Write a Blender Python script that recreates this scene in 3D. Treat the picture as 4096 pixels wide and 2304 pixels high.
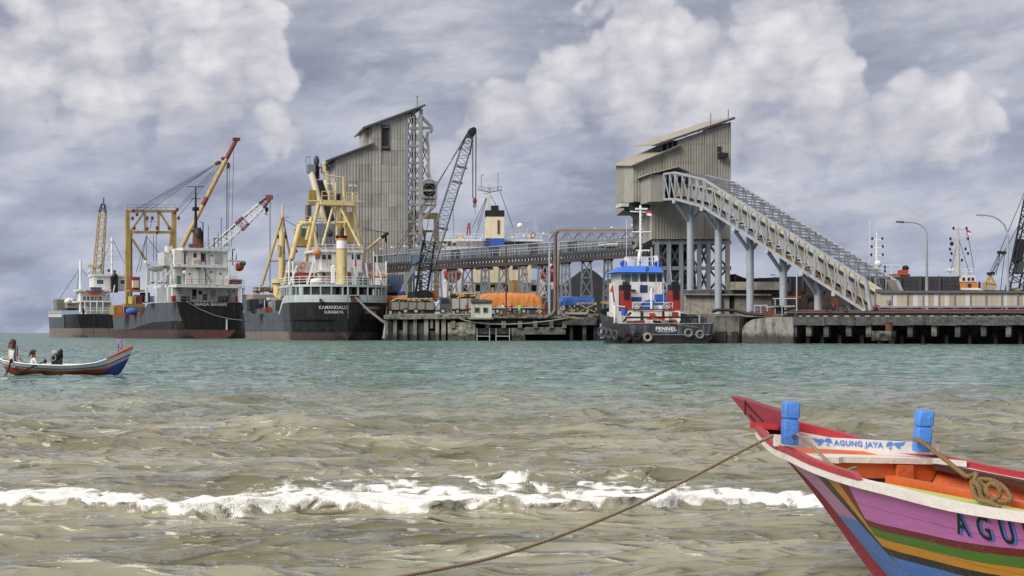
import bpy, bmesh, math, random
import numpy as np
from mathutils import Vector, Matrix
random.seed(7); R = random.random
SC = bpy.context.scene
for o in list(bpy.data.objects): bpy.data.objects.remove(o)
COL = SC.collection
# ---------------------------------------------------------------- camera
F, CX, HY, H = 5689.0, 2048.0, 1331.0, 1.3      # focal length and horizon row in photo pixels, eye height above the water
cam = bpy.data.cameras.new('camera'); camo = bpy.data.objects.new('camera', cam); COL.objects.link(camo)
camo.location = (0, 0, H); camo.rotation_euler = (math.pi/2, 0, 0)
cam.sensor_width = 36; cam.lens = 36*F/4096; cam.shift_y = (HY-1152)/4096
cam.clip_start = 0.1; cam.clip_end = 90000
SC.camera = camo
SC.render.resolution_x, SC.render.resolution_y = 1024, 576
SC.view_settings.view_transform = 'Standard'; SC.view_settings.look = 'None'
SC.view_settings.exposure = 1.25; SC.view_settings.gamma = 1; SC.view_settings.use_curve_mapping = False
SC.render.engine = 'CYCLES'; SC.cycles.use_denoising = True; SC.cycles.max_bounces = 6
EXPO = 2**SC.view_settings.exposure
def lin(r, g, b):
    f = lambda c: c/12.92 if c <= .04045 else ((c+.055)/1.055)**2.4
    return tuple(f(x/255) for x in (r, g, b))
# ---------------------------------------------------------------- node helpers
class NT:
    def __init__(s, tree, flat=False): s.t = tree; s.flat = flat
    def n(s, typ, **kw):
        x = s.t.nodes.new(typ)
        for k, v in kw.items(): setattr(x, k, v)
        return x
    def put(s, sock, v):
        if isinstance(v, bpy.types.NodeSocket): s.t.links.new(v, sock)
        elif v is not None:
            if sock.type == 'RGBA' and len(v) == 3: v = (*v, 1)
            sock.default_value = v
    def m(s, op, a, b=None, c=None, clamp=False):
        x = s.n('ShaderNodeMath', operation=op, use_clamp=clamp)
        s.put(x.inputs[0], a)
        if b is not None: s.put(x.inputs[1], b)
        if c is not None: s.put(x.inputs[2], c)
        return x.outputs[0]
    def mix(s, f, a, b, blend='MIX'):
        x = s.n('ShaderNodeMix', data_type='RGBA', blend_type=blend)
        s.put(x.inputs[0], f); s.put(x.inputs[6], a); s.put(x.inputs[7], b)
        return x.outputs[2]
    def step(s, v, a, b):
        x = s.n('ShaderNodeMapRange', interpolation_type='SMOOTHSTEP')
        s.put(x.inputs[0], v); s.put(x.inputs[1], a); s.put(x.inputs[2], b)
        return x.outputs[0]
    def vec(s, x, y, z):
        c = s.n('ShaderNodeCombineXYZ'); s.put(c.inputs[0], x); s.put(c.inputs[1], y); s.put(c.inputs[2], z); return c.outputs[0]
    def sep(s, v):
        c = s.n('ShaderNodeSeparateXYZ'); s.put(c.inputs[0], v); return c.outputs
    def noise(s, v, scale, detail=4, rough=.55, dist=0):
        c = s.n('ShaderNodeTexNoise', noise_dimensions='2D' if s.flat else '3D'); s.put(c.inputs['Vector'], v); c.inputs['Scale'].default_value = scale
        c.inputs['Detail'].default_value = detail; c.inputs['Roughness'].default_value = rough; c.inputs['Distortion'].default_value = dist
        return c.outputs[0]
    def vscale(s, v, k):
        c = s.n('ShaderNodeVectorMath', operation='MULTIPLY'); s.put(c.inputs[0], v); c.inputs[1].default_value = k; return c.outputs[0]
# ---------------------------------------------------------------- sky: broken overcast
SUN_EL, SUN_AZ = math.radians(39), math.radians(-136)      # azimuth from +Y clockwise: behind the camera, to its left
wd = bpy.data.worlds.new('World'); SC.world = wd; wd.use_nodes = True
wd.cycles.sampling_method = 'MANUAL'; wd.cycles.sample_map_resolution = 256
wt = wd.node_tree; wt.nodes.clear(); q = NT(wt, True)
SKS = 0.1
def sk(r, g, b): return tuple(c/SKS/EXPO for c in lin(r, g, b))
dirv = q.n('ShaderNodeTexCoord').outputs['Generated']
x_, y_, z_ = q.sep(dirv)
az = q.m('MULTIPLY', q.m('ARCTAN2', x_, y_), 57.2958)
el = q.m('MULTIPLY', q.m('ARCSINE', z_), 57.2958)
uv = q.vec(az, el, 0)
warp = q.noise(q.vscale(uv, (.25, .45, 1)), 1, 5, .6)
wv = q.m('MULTIPLY', q.m('SUBTRACT', warp, .5), 3.0)
els = q.m('ADD', el, wv)
nish = q.n('ShaderNodeTexSky', sky_type='NISHITA', sun_disc=False)
nish.sun_elevation = SUN_EL; nish.sun_rotation = SUN_AZ; nish.air_density = 1.0; nish.dust_density = 2.0
base = q.mix(q.step(els, -.5, 4.5), sk(172, 184, 210), sk(166, 172, 192))
base = q.mix(q.step(els, 5, 12), base, sk(160, 163, 177))
base = q.mix(.04, base, nish.outputs[0])
st1 = q.noise(q.vec(q.m('MULTIPLY', az, .13), q.m('SUBTRACT', q.m('MULTIPLY', el, .40), q.m('MULTIPLY', az, .03)), 3.1), 1, 5, .55, .1)
base = q.mix(q.m('MULTIPLY', q.step(st1, .48, .72), .8), base, sk(204, 206, 216))
base = q.mix(q.m('MULTIPLY', q.step(st1, .52, .28), .75), base, sk(131, 138, 160))
st2 = q.noise(q.vec(q.m('MULTIPLY', az, .42), q.m('SUBTRACT', q.m('MULTIPLY', el, .95), q.m('MULTIPLY', az, .12)), 9.7), 1, 6, .58, .12)
base = q.mix(q.m('MULTIPLY', q.step(st2, .50, .76), .36), base, sk(210, 211, 220))
base = q.mix(q.m('MULTIPLY', q.step(st2, .50, .28), .3), base, sk(138, 143, 164))
# heaped clouds (azimuth, elevation, half sizes in degrees)
HEAPS = [(4.9, 12.0, 2.2, 2.2), (2.6, 10.0, 2.6, 1.7), (8.0, 10.9, 2.8, 1.9), (11.0, 10.0, 3.2, 1.7), (14.0, 8.6, 2.6, 1.1), (-.2, 9.3, 2.6, 1.0),
         (16.4, 8.9, 2.4, 1.2), (6.2, 8.8, 5.5, 1.5), (12.3, 12.6, 2.4, 1.6), (9.8, 13.6, 2.6, 1.2),
         (-12.3, 11.1, 3.7, 2.2), (-10.4, 10.9, 1.7, 1.4), (-16.0, 12.6, 3.6, 2.5), (-20.3, 9.9, 3.0, 2.0),
         (-30, 10, 5, 3), (31, 11, 6, 3)]
wp = q.n('ShaderNodeTexNoise', noise_dimensions='2D'); q.put(wp.inputs['Vector'], uv); wp.inputs['Scale'].default_value = .5; wp.inputs['Detail'].default_value = 3
wpv = q.n('ShaderNodeVectorMath', operation='MULTIPLY_ADD'); q.put(wpv.inputs[0], wp.outputs['Color']); wpv.inputs[1].default_value = (1.6, 1.6, 0); q.put(wpv.inputs[2], uv)
def puff(sc):
    v = q.n('ShaderNodeTexVoronoi', voronoi_dimensions='2D', feature='F1'); q.put(v.inputs['Vector'], wpv.outputs[0]); v.inputs['Scale'].default_value = sc
    return q.m('SUBTRACT', .45, v.outputs['Distance'])
p1, p2 = puff(.42), puff(1.05)
nb = q.noise(uv, .22, 4, .5, .2)
pert = q.m('ADD', q.m('MULTIPLY', p1, 1.5), q.m('ADD', q.m('MULTIPLY', p2, .55), q.m('MULTIPLY', q.m('SUBTRACT', nb, .5), 1.2)))
field = None
for a0, e0, ra, re in HEAPS:
    du = q.m('DIVIDE', q.m('SUBTRACT', az, a0), ra); dv = q.m('DIVIDE', q.m('SUBTRACT', el, e0), re)
    dv = q.m('MAXIMUM', dv, q.m('MULTIPLY', dv, -.38))
    qq = q.m('SUBTRACT', 1.0, q.m('ADD', q.m('MULTIPLY', du, du), q.m('MULTIPLY', dv, dv)))
    field = qq if field is None else q.m('SMOOTH_MAX', field, qq, .5)
over = q.m('SUBTRACT', q.m('MULTIPLY', q.step(el, 13.5, 19), q.m('MULTIPLY', q.m('SUBTRACT', nb, .38), 5)), q.m('MULTIPLY', q.step(el, 19, 13.5), 4))   # broken cloud added overhead, out of view, to brighten reflections in the water
field = q.m('MAXIMUM', field, over)
dens = q.m('ADD', field, pert)
soft = q.step(q.m('ADD', el, q.m('MULTIPLY', q.m('SUBTRACT', nb, .5), 5)), 5.0, 10.4)
edge = q.m('MULTIPLY', q.step(dens, -.05, .42), soft)
shade = q.m('ADD', q.m('ADD', q.m('MULTIPLY', p1, .85), q.m('MULTIPLY', p2, .4)), q.m('ADD', q.m('MULTIPLY', q.m('SUBTRACT', st2, .45), 1.3), .42), clamp=True)
ccol = q.mix(shade, sk(174, 177, 191), sk(236, 232, 235))
skyc = q.mix(q.m('MULTIPLY', edge, .9), base, ccol)
bg = q.n('ShaderNodeBackground'); q.put(bg.inputs[0], skyc); bg.inputs[1].default_value = SKS
wt.links.new(bg.outputs[0], q.n('ShaderNodeOutputWorld').inputs[0])
sun = bpy.data.lights.new('sun', 'SUN'); sun.energy = 1.5; sun.angle = math.radians(32); sun.color = (1, .955, .88)
suno = bpy.data.objects.new('sun', sun); COL.objects.link(suno); suno.location = (0, -20, 60)
suno.rotation_euler = (math.pi/2-SUN_EL, 0, math.pi-SUN_AZ)
# lamp -Z axis points from the sun: check direction
sd = Vector((math.sin(SUN_AZ)*math.cos(SUN_EL), math.cos(SUN_AZ)*math.cos(SUN_EL), math.sin(SUN_EL)))
suno.rotation_euler = (-sd).to_track_quat('-Z', 'Y').to_euler()
# ---------------------------------------------------------------- projection helpers: photo pixel + real distance -> place
def W(px, py, D): return Vector(((px-CX)/F*D, D, H+(HY-py)/F*D))
def G(px, D, z=0.): return Vector(((px-CX)/F*D, D, z))
def plane(p0, D0, p1, D1):
    a, b = G(p0, D0), G(p1, D1); t = (b-a).normalized(); n = Vector((t.y, -t.x, 0))
    if n.y > 0: n = -n
    def f(px, py, off=0.):                      # off: metres towards the viewer
        d = Vector(((px-CX)/F, 1, (HY-py)/F)); k = n.dot(a+n*off)/n.dot(d)
        return Vector((0, 0, H))+d*k
    f.n, f.t, f.a = n, t, a
    return f
# ---------------------------------------------------------------- materials
MATS = {}
def mat(name, rgb, rough=.6, metal=0., var=.18, sc=.8, streak=0., scol=(.05, .04, .035), rust=0., rcol=(.14, .055, .025), rsc=.5, bump=.0, bsc=8., spec=.4, zs=.12, tide=0., plates=0.):
    if name in MATS: return MATS[name]
    m = bpy.data.materials.new(name); m.use_nodes = True; t = m.node_tree; k = NT(t); b = t.nodes['Principled BSDF']
    P = k.n('ShaderNodeNewGeometry').outputs['Position']
    c = k.mix(k.noise(P, sc, 5, .6), tuple(x*(1-var) for x in rgb), tuple(min(1, x*(1+var)) for x in rgb))
    if streak:
        v = k.noise(k.vscale(P, (1.6, 1.6, zs)), 1, 6, .65)
        c = k.mix(k.m('MULTIPLY', k.step(v, .47, .72), streak), c, scol)
    if rust:
        v = k.noise(k.vscale(P, (1, 1, .35)), rsc, 8, .7)
        c = k.mix(k.step(v, .66-.3*rust, .74-.22*rust), c, rcol)
    if plates:                                 # welded plate seams and rust runs below them
        px_, py_, pz_ = k.sep(P); hx_ = k.m('ADD', px_, k.m('MULTIPLY', py_, .6))
        e1 = k.m('LESS_THAN', k.m('FRACT', k.m('DIVIDE', pz_, 1.7)), .035); e2 = k.m('LESS_THAN', k.m('FRACT', k.m('DIVIDE', hx_, 4.3)), .016)
        c = k.mix(k.m('MULTIPLY', k.m('MAXIMUM', e1, e2), .5), c, tuple(x*.4 for x in rgb))
        v = k.noise(k.vscale(P, (2.3, 2.3, .16)), 1, 7, .72); v2_ = k.noise(P, .28, 3)
        c = k.mix(k.m('MULTIPLY', k.m('MULTIPLY', k.step(v, .53, .68), k.step(v2_, .42, .62)), plates), c, (.13, .06, .032))
        v3 = k.noise(k.vscale(P, (3, 3, .25)), 1, 6, .7); c = k.mix(k.m('MULTIPLY', k.step(v3, .6, .7), plates*.5), c, (.24, .25, .26))
    if tide:                                   # algae and wet grime left by the tide
        z = k.m('ADD', k.sep(P)[2], k.m('MULTIPLY', k.noise(P, 1.4, 4), -1.1))
        c = k.mix(k.m('MULTIPLY', k.step(z, tide, tide-.7), .82), c, (.018, .019, .016))
    k.put(b.inputs['Base Color'], c); b.inputs['Roughness'].default_value = rough; b.inputs['Metallic'].default_value = metal
    b.inputs['Specular IOR Level'].default_value = spec
    if bump:
        bn = k.n('ShaderNodeBump'); bn.inputs['Strength'].default_value = bump; bn.inputs['Distance'].default_value = .05
        k.put(bn.inputs['Height'], k.noise(P, bsc, 5, .6)); k.put(b.inputs['Normal'], bn.outputs[0])
    MATS[name] = m; return m
def M(n): return MATS[n] if isinstance(n, str) else n
mat('white', (.72, .71, .69), .5, var=.14, streak=.6, scol=(.26, .20, .15), rust=.2, rcol=(.2, .1, .055), rsc=.8)
mat('clean_white', (.80, .79, .77), .45, var=.06)
mat('offwhite', (.55, .55, .53), .55, streak=.4, scol=(.2, .16, .12), rust=.1)
mat('cream', (.72, .64, .45), .55, streak=.3, scol=(.25, .17, .09))
mat('tug_hull', (.036, .038, .047), .6, var=.4, sc=.8, streak=.7, scol=(.20, .20, .22), zs=.2, plates=.5)
mat('frame_grey', (.27, .265, .25), .6, var=.3, streak=.5, scol=(.08, .075, .07), rust=.2)
mat('black', (.012, .012, .014), .55, streak=.5, scol=(.035, .035, .04))
mat('hull_black', (.010, .0105, .012), .5, streak=.6, scol=(.04, .042, .048), zs=.05, plates=0.55)
mat('hull_grey', (.085, .095, .113), .6, var=.45, sc=.6, streak=.95, scol=(.035, .04, .05), zs=.05, rust=.08, plates=0.6)
mat('hull_mid', (.055, .061, .07), .55, var=.35, sc=.5, streak=.8, scol=(.018, .02, .025), zs=.05, plates=0.6)
mat('hull_pale', (.47, .52, .52), .5, streak=.5, scol=(.12, .12, .11), zs=.1, plates=0.45)
mat('boot_patch', (.17, .07, .068), .7, var=.4, streak=.6, scol=(.05, .03, .03))
mat('boot_red', (.075, .044, .042), .7, var=.45, streak=.7, scol=(.035, .03, .03), plates=0.5)
mat('boot_tan', (.20, .16, .14), .75, var=.3, streak=.7, scol=(.07, .06, .06), plates=0.5)
mat('rust', (.13, .05, .025), .8, var=.45, sc=3, streak=.4)
mat('rust_red', (.20, .05, .04), .7, var=.3, sc=2, rust=.2)
mat('yellow', (.47, .335, .12), .55, var=.3, streak=.6, scol=(.16, .085, .03), rust=.32)
mat('yellow_pale', (.66, .53, .26), .55, var=.22, streak=.6, scol=(.25, .14, .05), rust=.26)
mat('yellow_dark', (.36, .25, .085), .6, streak=.6, scol=(.10, .07, .03), rust=.15)
mat('orange', (.62, .22, .05), .6)
mat('orange_red', (.45, .075, .04), .55, streak=.3)
mat('red', (.33, .03, .025), .55, streak=.3, scol=(.1, .02, .02))
mat('bright_red', (.50, .035, .03), .5)
mat('blue', (.03, .10, .42), .5, streak=.25)
mat('blue_bright', (.05, .17, .62), .5, var=.12)
mat('navy', (.02, .035, .12), .6)
mat('green', (.03, .12, .08), .6)
mat('glass', (.015, .02, .024), .12, spec=.6, var=.3)
mat('glass_green', (.04, .12, .10), .15, spec=.6)
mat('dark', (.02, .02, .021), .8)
mat('tyre', (.022, .021, .021), .9, var=.4, sc=4)
mat('steel', (.20, .22, .25), .5, streak=.4, scol=(.07, .07, .07), rust=.12)
mat('steel_light', (.40, .44, .49), .45, streak=.35, scol=(.16, .16, .16), rust=.06)
mat('steel_dark', (.06, .063, .07), .6, streak=.4, rust=.2)
mat('galv', (.35, .37, .39), .45, var=.3, streak=.5, scol=(.15, .14, .13), rust=.16)
mat('column', (.34, .38, .42), .5, var=.15, streak=.5, scol=(.17, .18, .19), rust=.05)
mat('sheet', (.335, .32, .285), .65, var=.26, sc=.5, streak=.5, scol=(.15, .135, .11), zs=.08)
mat('sheet_b', (.285, .272, .24), .65, var=.3, sc=.5, streak=.6, scol=(.12, .105, .09), zs=.08, rust=.05)
mat('sheet_c', (.365, .35, .315), .65, var=.25, sc=.5, streak=.5, scol=(.17, .15, .13), zs=.08)
mat('khaki', (.295, .28, .24), .65, var=.25, sc=.5, streak=.55, scol=(.13, .11, .08), zs=.08)
mat('khaki_b', (.26, .245, .205), .65, var=.3, sc=.5, streak=.6, scol=(.11, .09, .06), zs=.08)
mat('roof', (.36, .32, .25), .7, var=.2, streak=.4)
mat('concrete', (.185, .174, .152), .85, var=.4, sc=.9, streak=.85, scol=(.05, .045, .04), bump=.4, bsc=5, tide=.9)
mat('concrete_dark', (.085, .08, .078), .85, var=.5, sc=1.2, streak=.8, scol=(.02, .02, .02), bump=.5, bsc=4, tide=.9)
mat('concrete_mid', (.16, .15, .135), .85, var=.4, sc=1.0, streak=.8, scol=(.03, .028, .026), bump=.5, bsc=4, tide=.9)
mat('concrete_pale', (.28, .263, .215), .85, var=.3, sc=.8, streak=.6, scol=(.1, .09, .07), bump=.3, tide=.9)
mat('coal', (.016, .016, .018), .9, var=.5, sc=2, bump=1., bsc=2.5)
mat('beige', (.37, .33, .26), .6, var=.15, streak=.35, scol=(.2, .16, .1))
mat('beige_pale', (.48, .45, .43), .6, var=.1, streak=.3, scol=(.25, .2, .15))
mat('beige_dark', (.31, .255, .19), .6, var=.2, streak=.4, scol=(.15, .1, .07))
mat('brown', (.22, .15, .075), .7, var=.3, sc=2)
mat('tarp_orange', (.60, .22, .055), .75, var=.25, sc=1.2, streak=.35, scol=(.25, .09, .03), bump=1., bsc=2.2)
mat('tarp_blue', (.05, .15, .48), .65, var=.25, sc=1.2, streak=.35, scol=(.02, .05, .2), bump=1., bsc=2.2)
mat('sack', (.42, .30, .14), .9, var=.3, sc=2)
mat('truck_grey', (.20, .19, .165), .6, var=.25, streak=.5)
mat('truck_dark', (.07, .07, .07), .5, var=.3)
mat('truck_pale', (.36, .36, .34), .6, var=.2, streak=.4)
mat('hut', (.50, .52, .44), .7, var=.15, streak=.5, scol=(.2, .19, .15))
mat('container_blue', (.10, .15, .23), .55, streak=.5)
mat('skin', (.25, .13, .08), .6)
mat('hair', (.10, .045, .02), .7)
mat('shirt_cream', (.66, .62, .45), .8)
mat('shirt_white', (.7, .68, .64), .8)
mat('cable', (.03, .03, .035), .7)
mat('rope_grey', (.30, .27, .22), .9)
mat('pipe_rust', (.19, .13, .105), .7, var=.35, sc=1.5, streak=.5)
mat('pipe_black', (.018, .017, .017), .5)
mat('barge', (.028, .028, .033), .7, var=.4, streak=.5, scol=(.07, .055, .05), plates=0.6)
mat('barge_rust', (.055, .035, .028), .8, var=.5, streak=.5, rust=.25, plates=0.6)
mat('sand', (.30, .26, .19), .95, var=.2, sc=2, bump=.3)
mat('flag_red', (.6, .03, .03), .8); mat('flag_white', (.8, .8, .8), .8)
# ---------------------------------------------------------------- objects
I4 = Matrix.Identity(4)
def thing(name, label, cat, loc=(0, 0, 0), rz=0., group=None, world=True):
    o = bpy.data.objects.new(name, None); COL.objects.link(o); o.empty_display_size = .5
    o.location = loc; o.rotation_euler = (0, 0, rz); o['label'] = label; o['category'] = cat
    if group: o['group'] = group
    INV[o.name] = (Matrix.Translation(Vector(loc)) @ Matrix.Rotation(rz, 4, 'Z')).inverted() if world else I4
    return o
INV = {}
def tag(o, label, cat=None, group=None, kind=None):
    o['label'] = label
    if cat: o['category'] = cat
    if group: o['group'] = group
    if kind: o['kind'] = kind
    return o
def hang(o, parent):
    if parent is None: return o
    o.parent = parent
    o.matrix_parent_inverse = INV[parent.name] if parent.name in INV else parent.matrix_basis.inverted()
    return o
class MB:
    def __init__(s): s.v = []; s.f = []; s.uv = None
    def poly(s, pts, flip=False):
        i = len(s.v); s.v += [tuple(p) for p in pts]; r = list(range(i, i+len(pts))); s.f.append(r[::-1] if flip else r); return s
    def box(s, c, d, rz=0.):
        c = Vector(c); x, y, z = (k/2 for k in d); i = len(s.v); ca, sa = math.cos(rz), math.sin(rz)
        for dx, dy, dz in ((-x, -y, -z), (x, -y, -z), (x, y, -z), (-x, y, -z), (-x, -y, z), (x, -y, z), (x, y, z), (-x, y, z)):
            s.v.append((c.x+dx*ca-dy*sa, c.y+dx*sa+dy*ca, c.z+dz))
        for q_ in ((0, 3, 2, 1), (4, 5, 6, 7), (0, 1, 5, 4), (1, 2, 6, 5), (2, 3, 7, 6), (3, 0, 4, 7)): s.f.append([i+k for k in q_])
        return s
    def prism(s, pts, vec):
        pts = [Vector(p) for p in pts]; vec = Vector(vec); n = len(pts); i = len(s.v)
        s.v += [tuple(p) for p in pts]+[tuple(p+vec) for p in pts]
        s.f.append(list(range(i, i+n))); s.f.append(list(range(i+2*n-1, i+n-1, -1)))
        for k in range(n): j = (k+1) % n; s.f.append([i+k, i+n+k, i+n+j, i+j])
        return s
    def bar(s, p, q_, w, h=None, up=(0, 0, 1)):
        h = h or w; p, q_ = Vector(p), Vector(q_); d = (q_-p)
        if d.length < 1e-6: return s
        d.normalize(); u = Vector(up)
        if abs(d.dot(u)) > .98: u = Vector((0, 1, 0))
        a = d.cross(u).normalized(); b = a.cross(d)
        s.prism([p+a*w/2*i+b*h/2*j for i, j in ((-1, -1), (1, -1), (1, 1), (-1, 1))], q_-p); return s
    def tube(s, pts, r, n=6, cap=True):
        pts = [Vector(p) for p in pts]; i0 = len(s.v); rs = r if isinstance(r, (list, tuple)) else [r]*len(pts)
        a = None
        for k, p in enumerate(pts):
            d = (pts[min(k+1, len(pts)-1)]-pts[max(k-1, 0)]).normalized()
            if a is None:
                u = Vector((0, 0, 1)) if abs(d.z) < .95 else Vector((1, 0, 0)); a = d.cross(u).normalized()
            else: a = (a-d*a.dot(d)).normalized()
            b = d.cross(a)
            for j in range(n):
                t = 2*math.pi*j/n; s.v.append(tuple(p+(a*math.cos(t)+b*math.sin(t))*rs[k]))
        for k in range(len(pts)-1):
            for j in range(n):
                j2 = (j+1) % n; s.f.append([i0+k*n+j, i0+k*n+j2, i0+(k+1)*n+j2, i0+(k+1)*n+j])
        if cap: s.f.append(list(range(i0+n-1, i0-1, -1))); e = i0+(len(pts)-1)*n; s.f.append(list(range(e, e+n)))
        return s
    def lathe(s, prof, n=12, c=(0, 0, 0)):
        i0 = len(s.v)
        for r, z in prof:
            for j in range(n):
                t = 2*math.pi*j/n; s.v.append((c[0]+r*math.cos(t), c[1]+r*math.sin(t), c[2]+z))
        for k in range(len(prof)-1):
            for j in range(n):
                j2 = (j+1) % n; s.f.append([i0+k*n+j, i0+k*n+j2, i0+(k+1)*n+j2, i0+(k+1)*n+j])
        s.f.append(list(range(i0+n-1, i0-1, -1))); e = i0+(len(prof)-1)*n; s.f.append(list(range(e, e+n)))
        return s
    def torus(s, c, ax, R_, r, n=16, m_=6, a0=0, a1=2*math.pi):
        ax = Vector(ax).normalized(); u = Vector((0, 0, 1)) if abs(ax.z) < .9 else Vector((1, 0, 0)); a = ax.cross(u).normalized(); b = ax.cross(a)
        pts = [Vector(c)+(a*math.cos(a0+(a1-a0)*k/n)+b*math.sin(a0+(a1-a0)*k/n))*R_ for k in range(n+1)]
        return s.tube(pts, r, m_, cap=abs(a1-a0) < 6.2)
    def ell(s, c, d, n=10, m_=7, rz=0.):
        prof = [(math.sin(math.pi*k/m_), -math.cos(math.pi*k/m_)) for k in range(m_+1)]; prof[0] = (.02, -1); prof[-1] = (.02, 1)
        t = MB().lathe(prof, n); i = len(s.v); ca, sa = math.cos(rz), math.sin(rz)
        for x, y, z in t.v:
            x, y, z = x*d[0]/2, y*d[1]/2, z*d[2]/2; s.v.append((c[0]+x*ca-y*sa, c[1]+x*sa+y*ca, c[2]+z))
        s.f += [[i+k for k in f] for f in t.f]; return s
    def corr(s, b0, b1, t0, t1, nrm, pitch=.9, amp=.09, thick=0):
        b0, b1, t0, t1, nrm = map(Vector, (b0, b1, t0, t1, nrm)); L = (b1-b0).length; n = max(2, int(round(L/pitch))); i = len(s.v); ks = []
        for k in range(n):
            for f, o in ((0, 0), (.38, 0), (.5, 1), (.88, 1)): ks.append(((k+f)/n, o))
        ks.append((1, 0))
        for f, o in ks:
            s.v.append(tuple(b0.lerp(b1, f)+nrm*amp*o)); s.v.append(tuple(t0.lerp(t1, f)+nrm*amp*o))
        for k in range(len(ks)-1): s.f.append([i+2*k, i+2*k+2, i+2*k+3, i+2*k+1])
        return s
    def obj(s, name, m, parent=None, smooth=False, label=None, kind=None, loc=None):
        me = bpy.data.meshes.new(name); me.from_pydata(s.v, [], s.f); me.materials.append(M(m))
        bm = bmesh.new(); bm.from_mesh(me); bmesh.ops.recalc_face_normals(bm, faces=bm.faces); bm.to_mesh(me); bm.free()
        if smooth:
            me.polygons.foreach_set('use_smooth', [True]*len(me.polygons))
            if smooth != 2: me.set_sharp_from_angle(angle=math.radians(40))
        o = bpy.data.objects.new(name, me); COL.objects.link(o)
        if loc: o.location = loc
        if label: o['label'] = label
        if kind: o['kind'] = kind
        return hang(o, parent)
UB = {}
def beam(name, p, q_, w, m, parent, h=None, up=(0, 0, 1), rnd=False):
    """a straight member; alike members share one mesh"""
    p, q_ = Vector(p), Vector(q_); h = h or w; key = (M(m).name, rnd)
    if key not in UB:
        b = MB()
        if rnd: b.tube([(0, 0, -.5), (0, 0, .5)], .5, 8)
        else: b.box((0, 0, 0), (1, 1, 1))
        me = bpy.data.meshes.new('member_'+M(m).name); me.from_pydata(b.v, [], b.f); me.materials.append(M(m))
        if rnd: me.polygons.foreach_set('use_smooth', [len(f) == 4 for f in b.f])
        UB[key] = me
    o = bpy.data.objects.new(name, UB[key]); COL.objects.link(o)
    d = q_-p; L = max(d.length, 1e-4); d = d/L; u = Vector(up)
    if abs(d.dot(u)) > .98: u = Vector((0, 1, 0))
    a = d.cross(u).normalized(); b2 = a.cross(d)
    o.matrix_basis = Matrix(((a.x*w, b2.x*h, d.x*L, (p.x+q_.x)/2), (a.y*w, b2.y*h, d.y*L, (p.y+q_.y)/2), (a.z*w, b2.z*h, d.z*L, (p.z+q_.z)/2), (0, 0, 0, 1)))
    return hang(o, parent)
def clone(root, loc=None, rz=None, label=None, group=None, scale=None):
    r = root.copy(); COL.objects.link(r)
    if loc is not None: r.location = loc
    if rz is not None: r.rotation_euler = (0, 0, rz)
    if scale: r.scale = (scale,)*3
    if label: r['label'] = label
    if group: r['group'] = group
    for c in list(root.children):
        k = c.copy(); COL.objects.link(k); k.parent = r
        for g in list(c.children): l = g.copy(); COL.objects.link(l); l.parent = k
    return r
def lattice(parent, p, q_, w, m, nseg, rc=.12, rb=.06, h=None, w1=None, up=(0, 0, 1), n1='chord', n2='lattice_bar', faces=(0, 1, 2, 3)):
    """four chords and zigzag lacing between p and q (square w at p, w1 at q)"""
    p, q_ = Vector(p), Vector(q_); d = (q_-p).normalized(); u = Vector(up)
    if abs(d.dot(u)) > .98: u = Vector((0, 1, 0))
    a = d.cross(u).normalized(); b = a.cross(d); h = h or w; w1 = w1 or w; h1 = h*w1/w
    cr = [(-1, -1), (1, -1), (1, 1), (-1, 1)]
    at = lambda k, t: p.lerp(q_, t)+a*(w+(w1-w)*t)/2*cr[k][0]+b*(h+(h1-h)*t)/2*cr[k][1]
    for k in range(4): beam(n1, at(k, 0), at(k, 1), rc, m, parent, rnd=True)
    for k in faces:
        k2 = (k+1) % 4
        for i in range(nseg):
            t0, t1 = i/nseg, (i+1)/nseg
            if i % 2: beam(n2, at(k, t0), at(k2, t1), rb, m, parent)
            else: beam(n2, at(k2, t0), at(k, t1), rb, m, parent)
    return at
def rail(parent, pts, hgt, m, post=.06, nper=None, rails=(1., .55), sp=1.6, name='railing', closed=False):
    """one railing run: posts and rails of one guard rail"""
    b = MB(); pts = [Vector(p) for p in pts]
    for k in range(len(pts)-1):
        p, q_ = pts[k], pts[k+1]; n = max(1, int((q_-p).length/sp))
        for i in range(n+(k == len(pts)-2)): x = p.lerp(q_, i/n); b.bar(x, x+Vector((0, 0, hgt)), post)
        for r in rails: b.bar(p+Vector((0, 0, hgt*r)), q_+Vector((0, 0, hgt*r)), post)
    return b.obj(name, m, parent)
def cable(parent, pts, r=.045, m='cable', name='cable', sag=0., n=10):
    if len(pts) == 2 and sag:
        a, b = Vector(pts[0]), Vector(pts[1]); pts = [a.lerp(b, t/n)-Vector((0, 0, sag*4*(t/n)*(1-t/n))) for t in range(n+1)]
    return MB().tube(pts, r, 5).obj(name, m, parent, smooth=True)
def textmesh(txt, size, bold=0., spacing=1.):
    cu = bpy.data.curves.new('t', 'FONT'); cu.body = txt; cu.size = size; cu.offset = bold; cu.space_character = spacing; cu.align_x = 'CENTER'; cu.resolution_u = 3
    o = bpy.data.objects.new('t', cu); COL.objects.link(o)
    dg = bpy.context.evaluated_depsgraph_get(); me = o.evaluated_get(dg).to_mesh()
    v = [tuple(x.co) for x in me.vertices]; f = [list(p.vertices) for p in me.polygons]
    o.evaluated_get(dg).to_mesh_clear(); bpy.data.objects.remove(o); bpy.data.curves.remove(cu)
    return v, f
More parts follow.
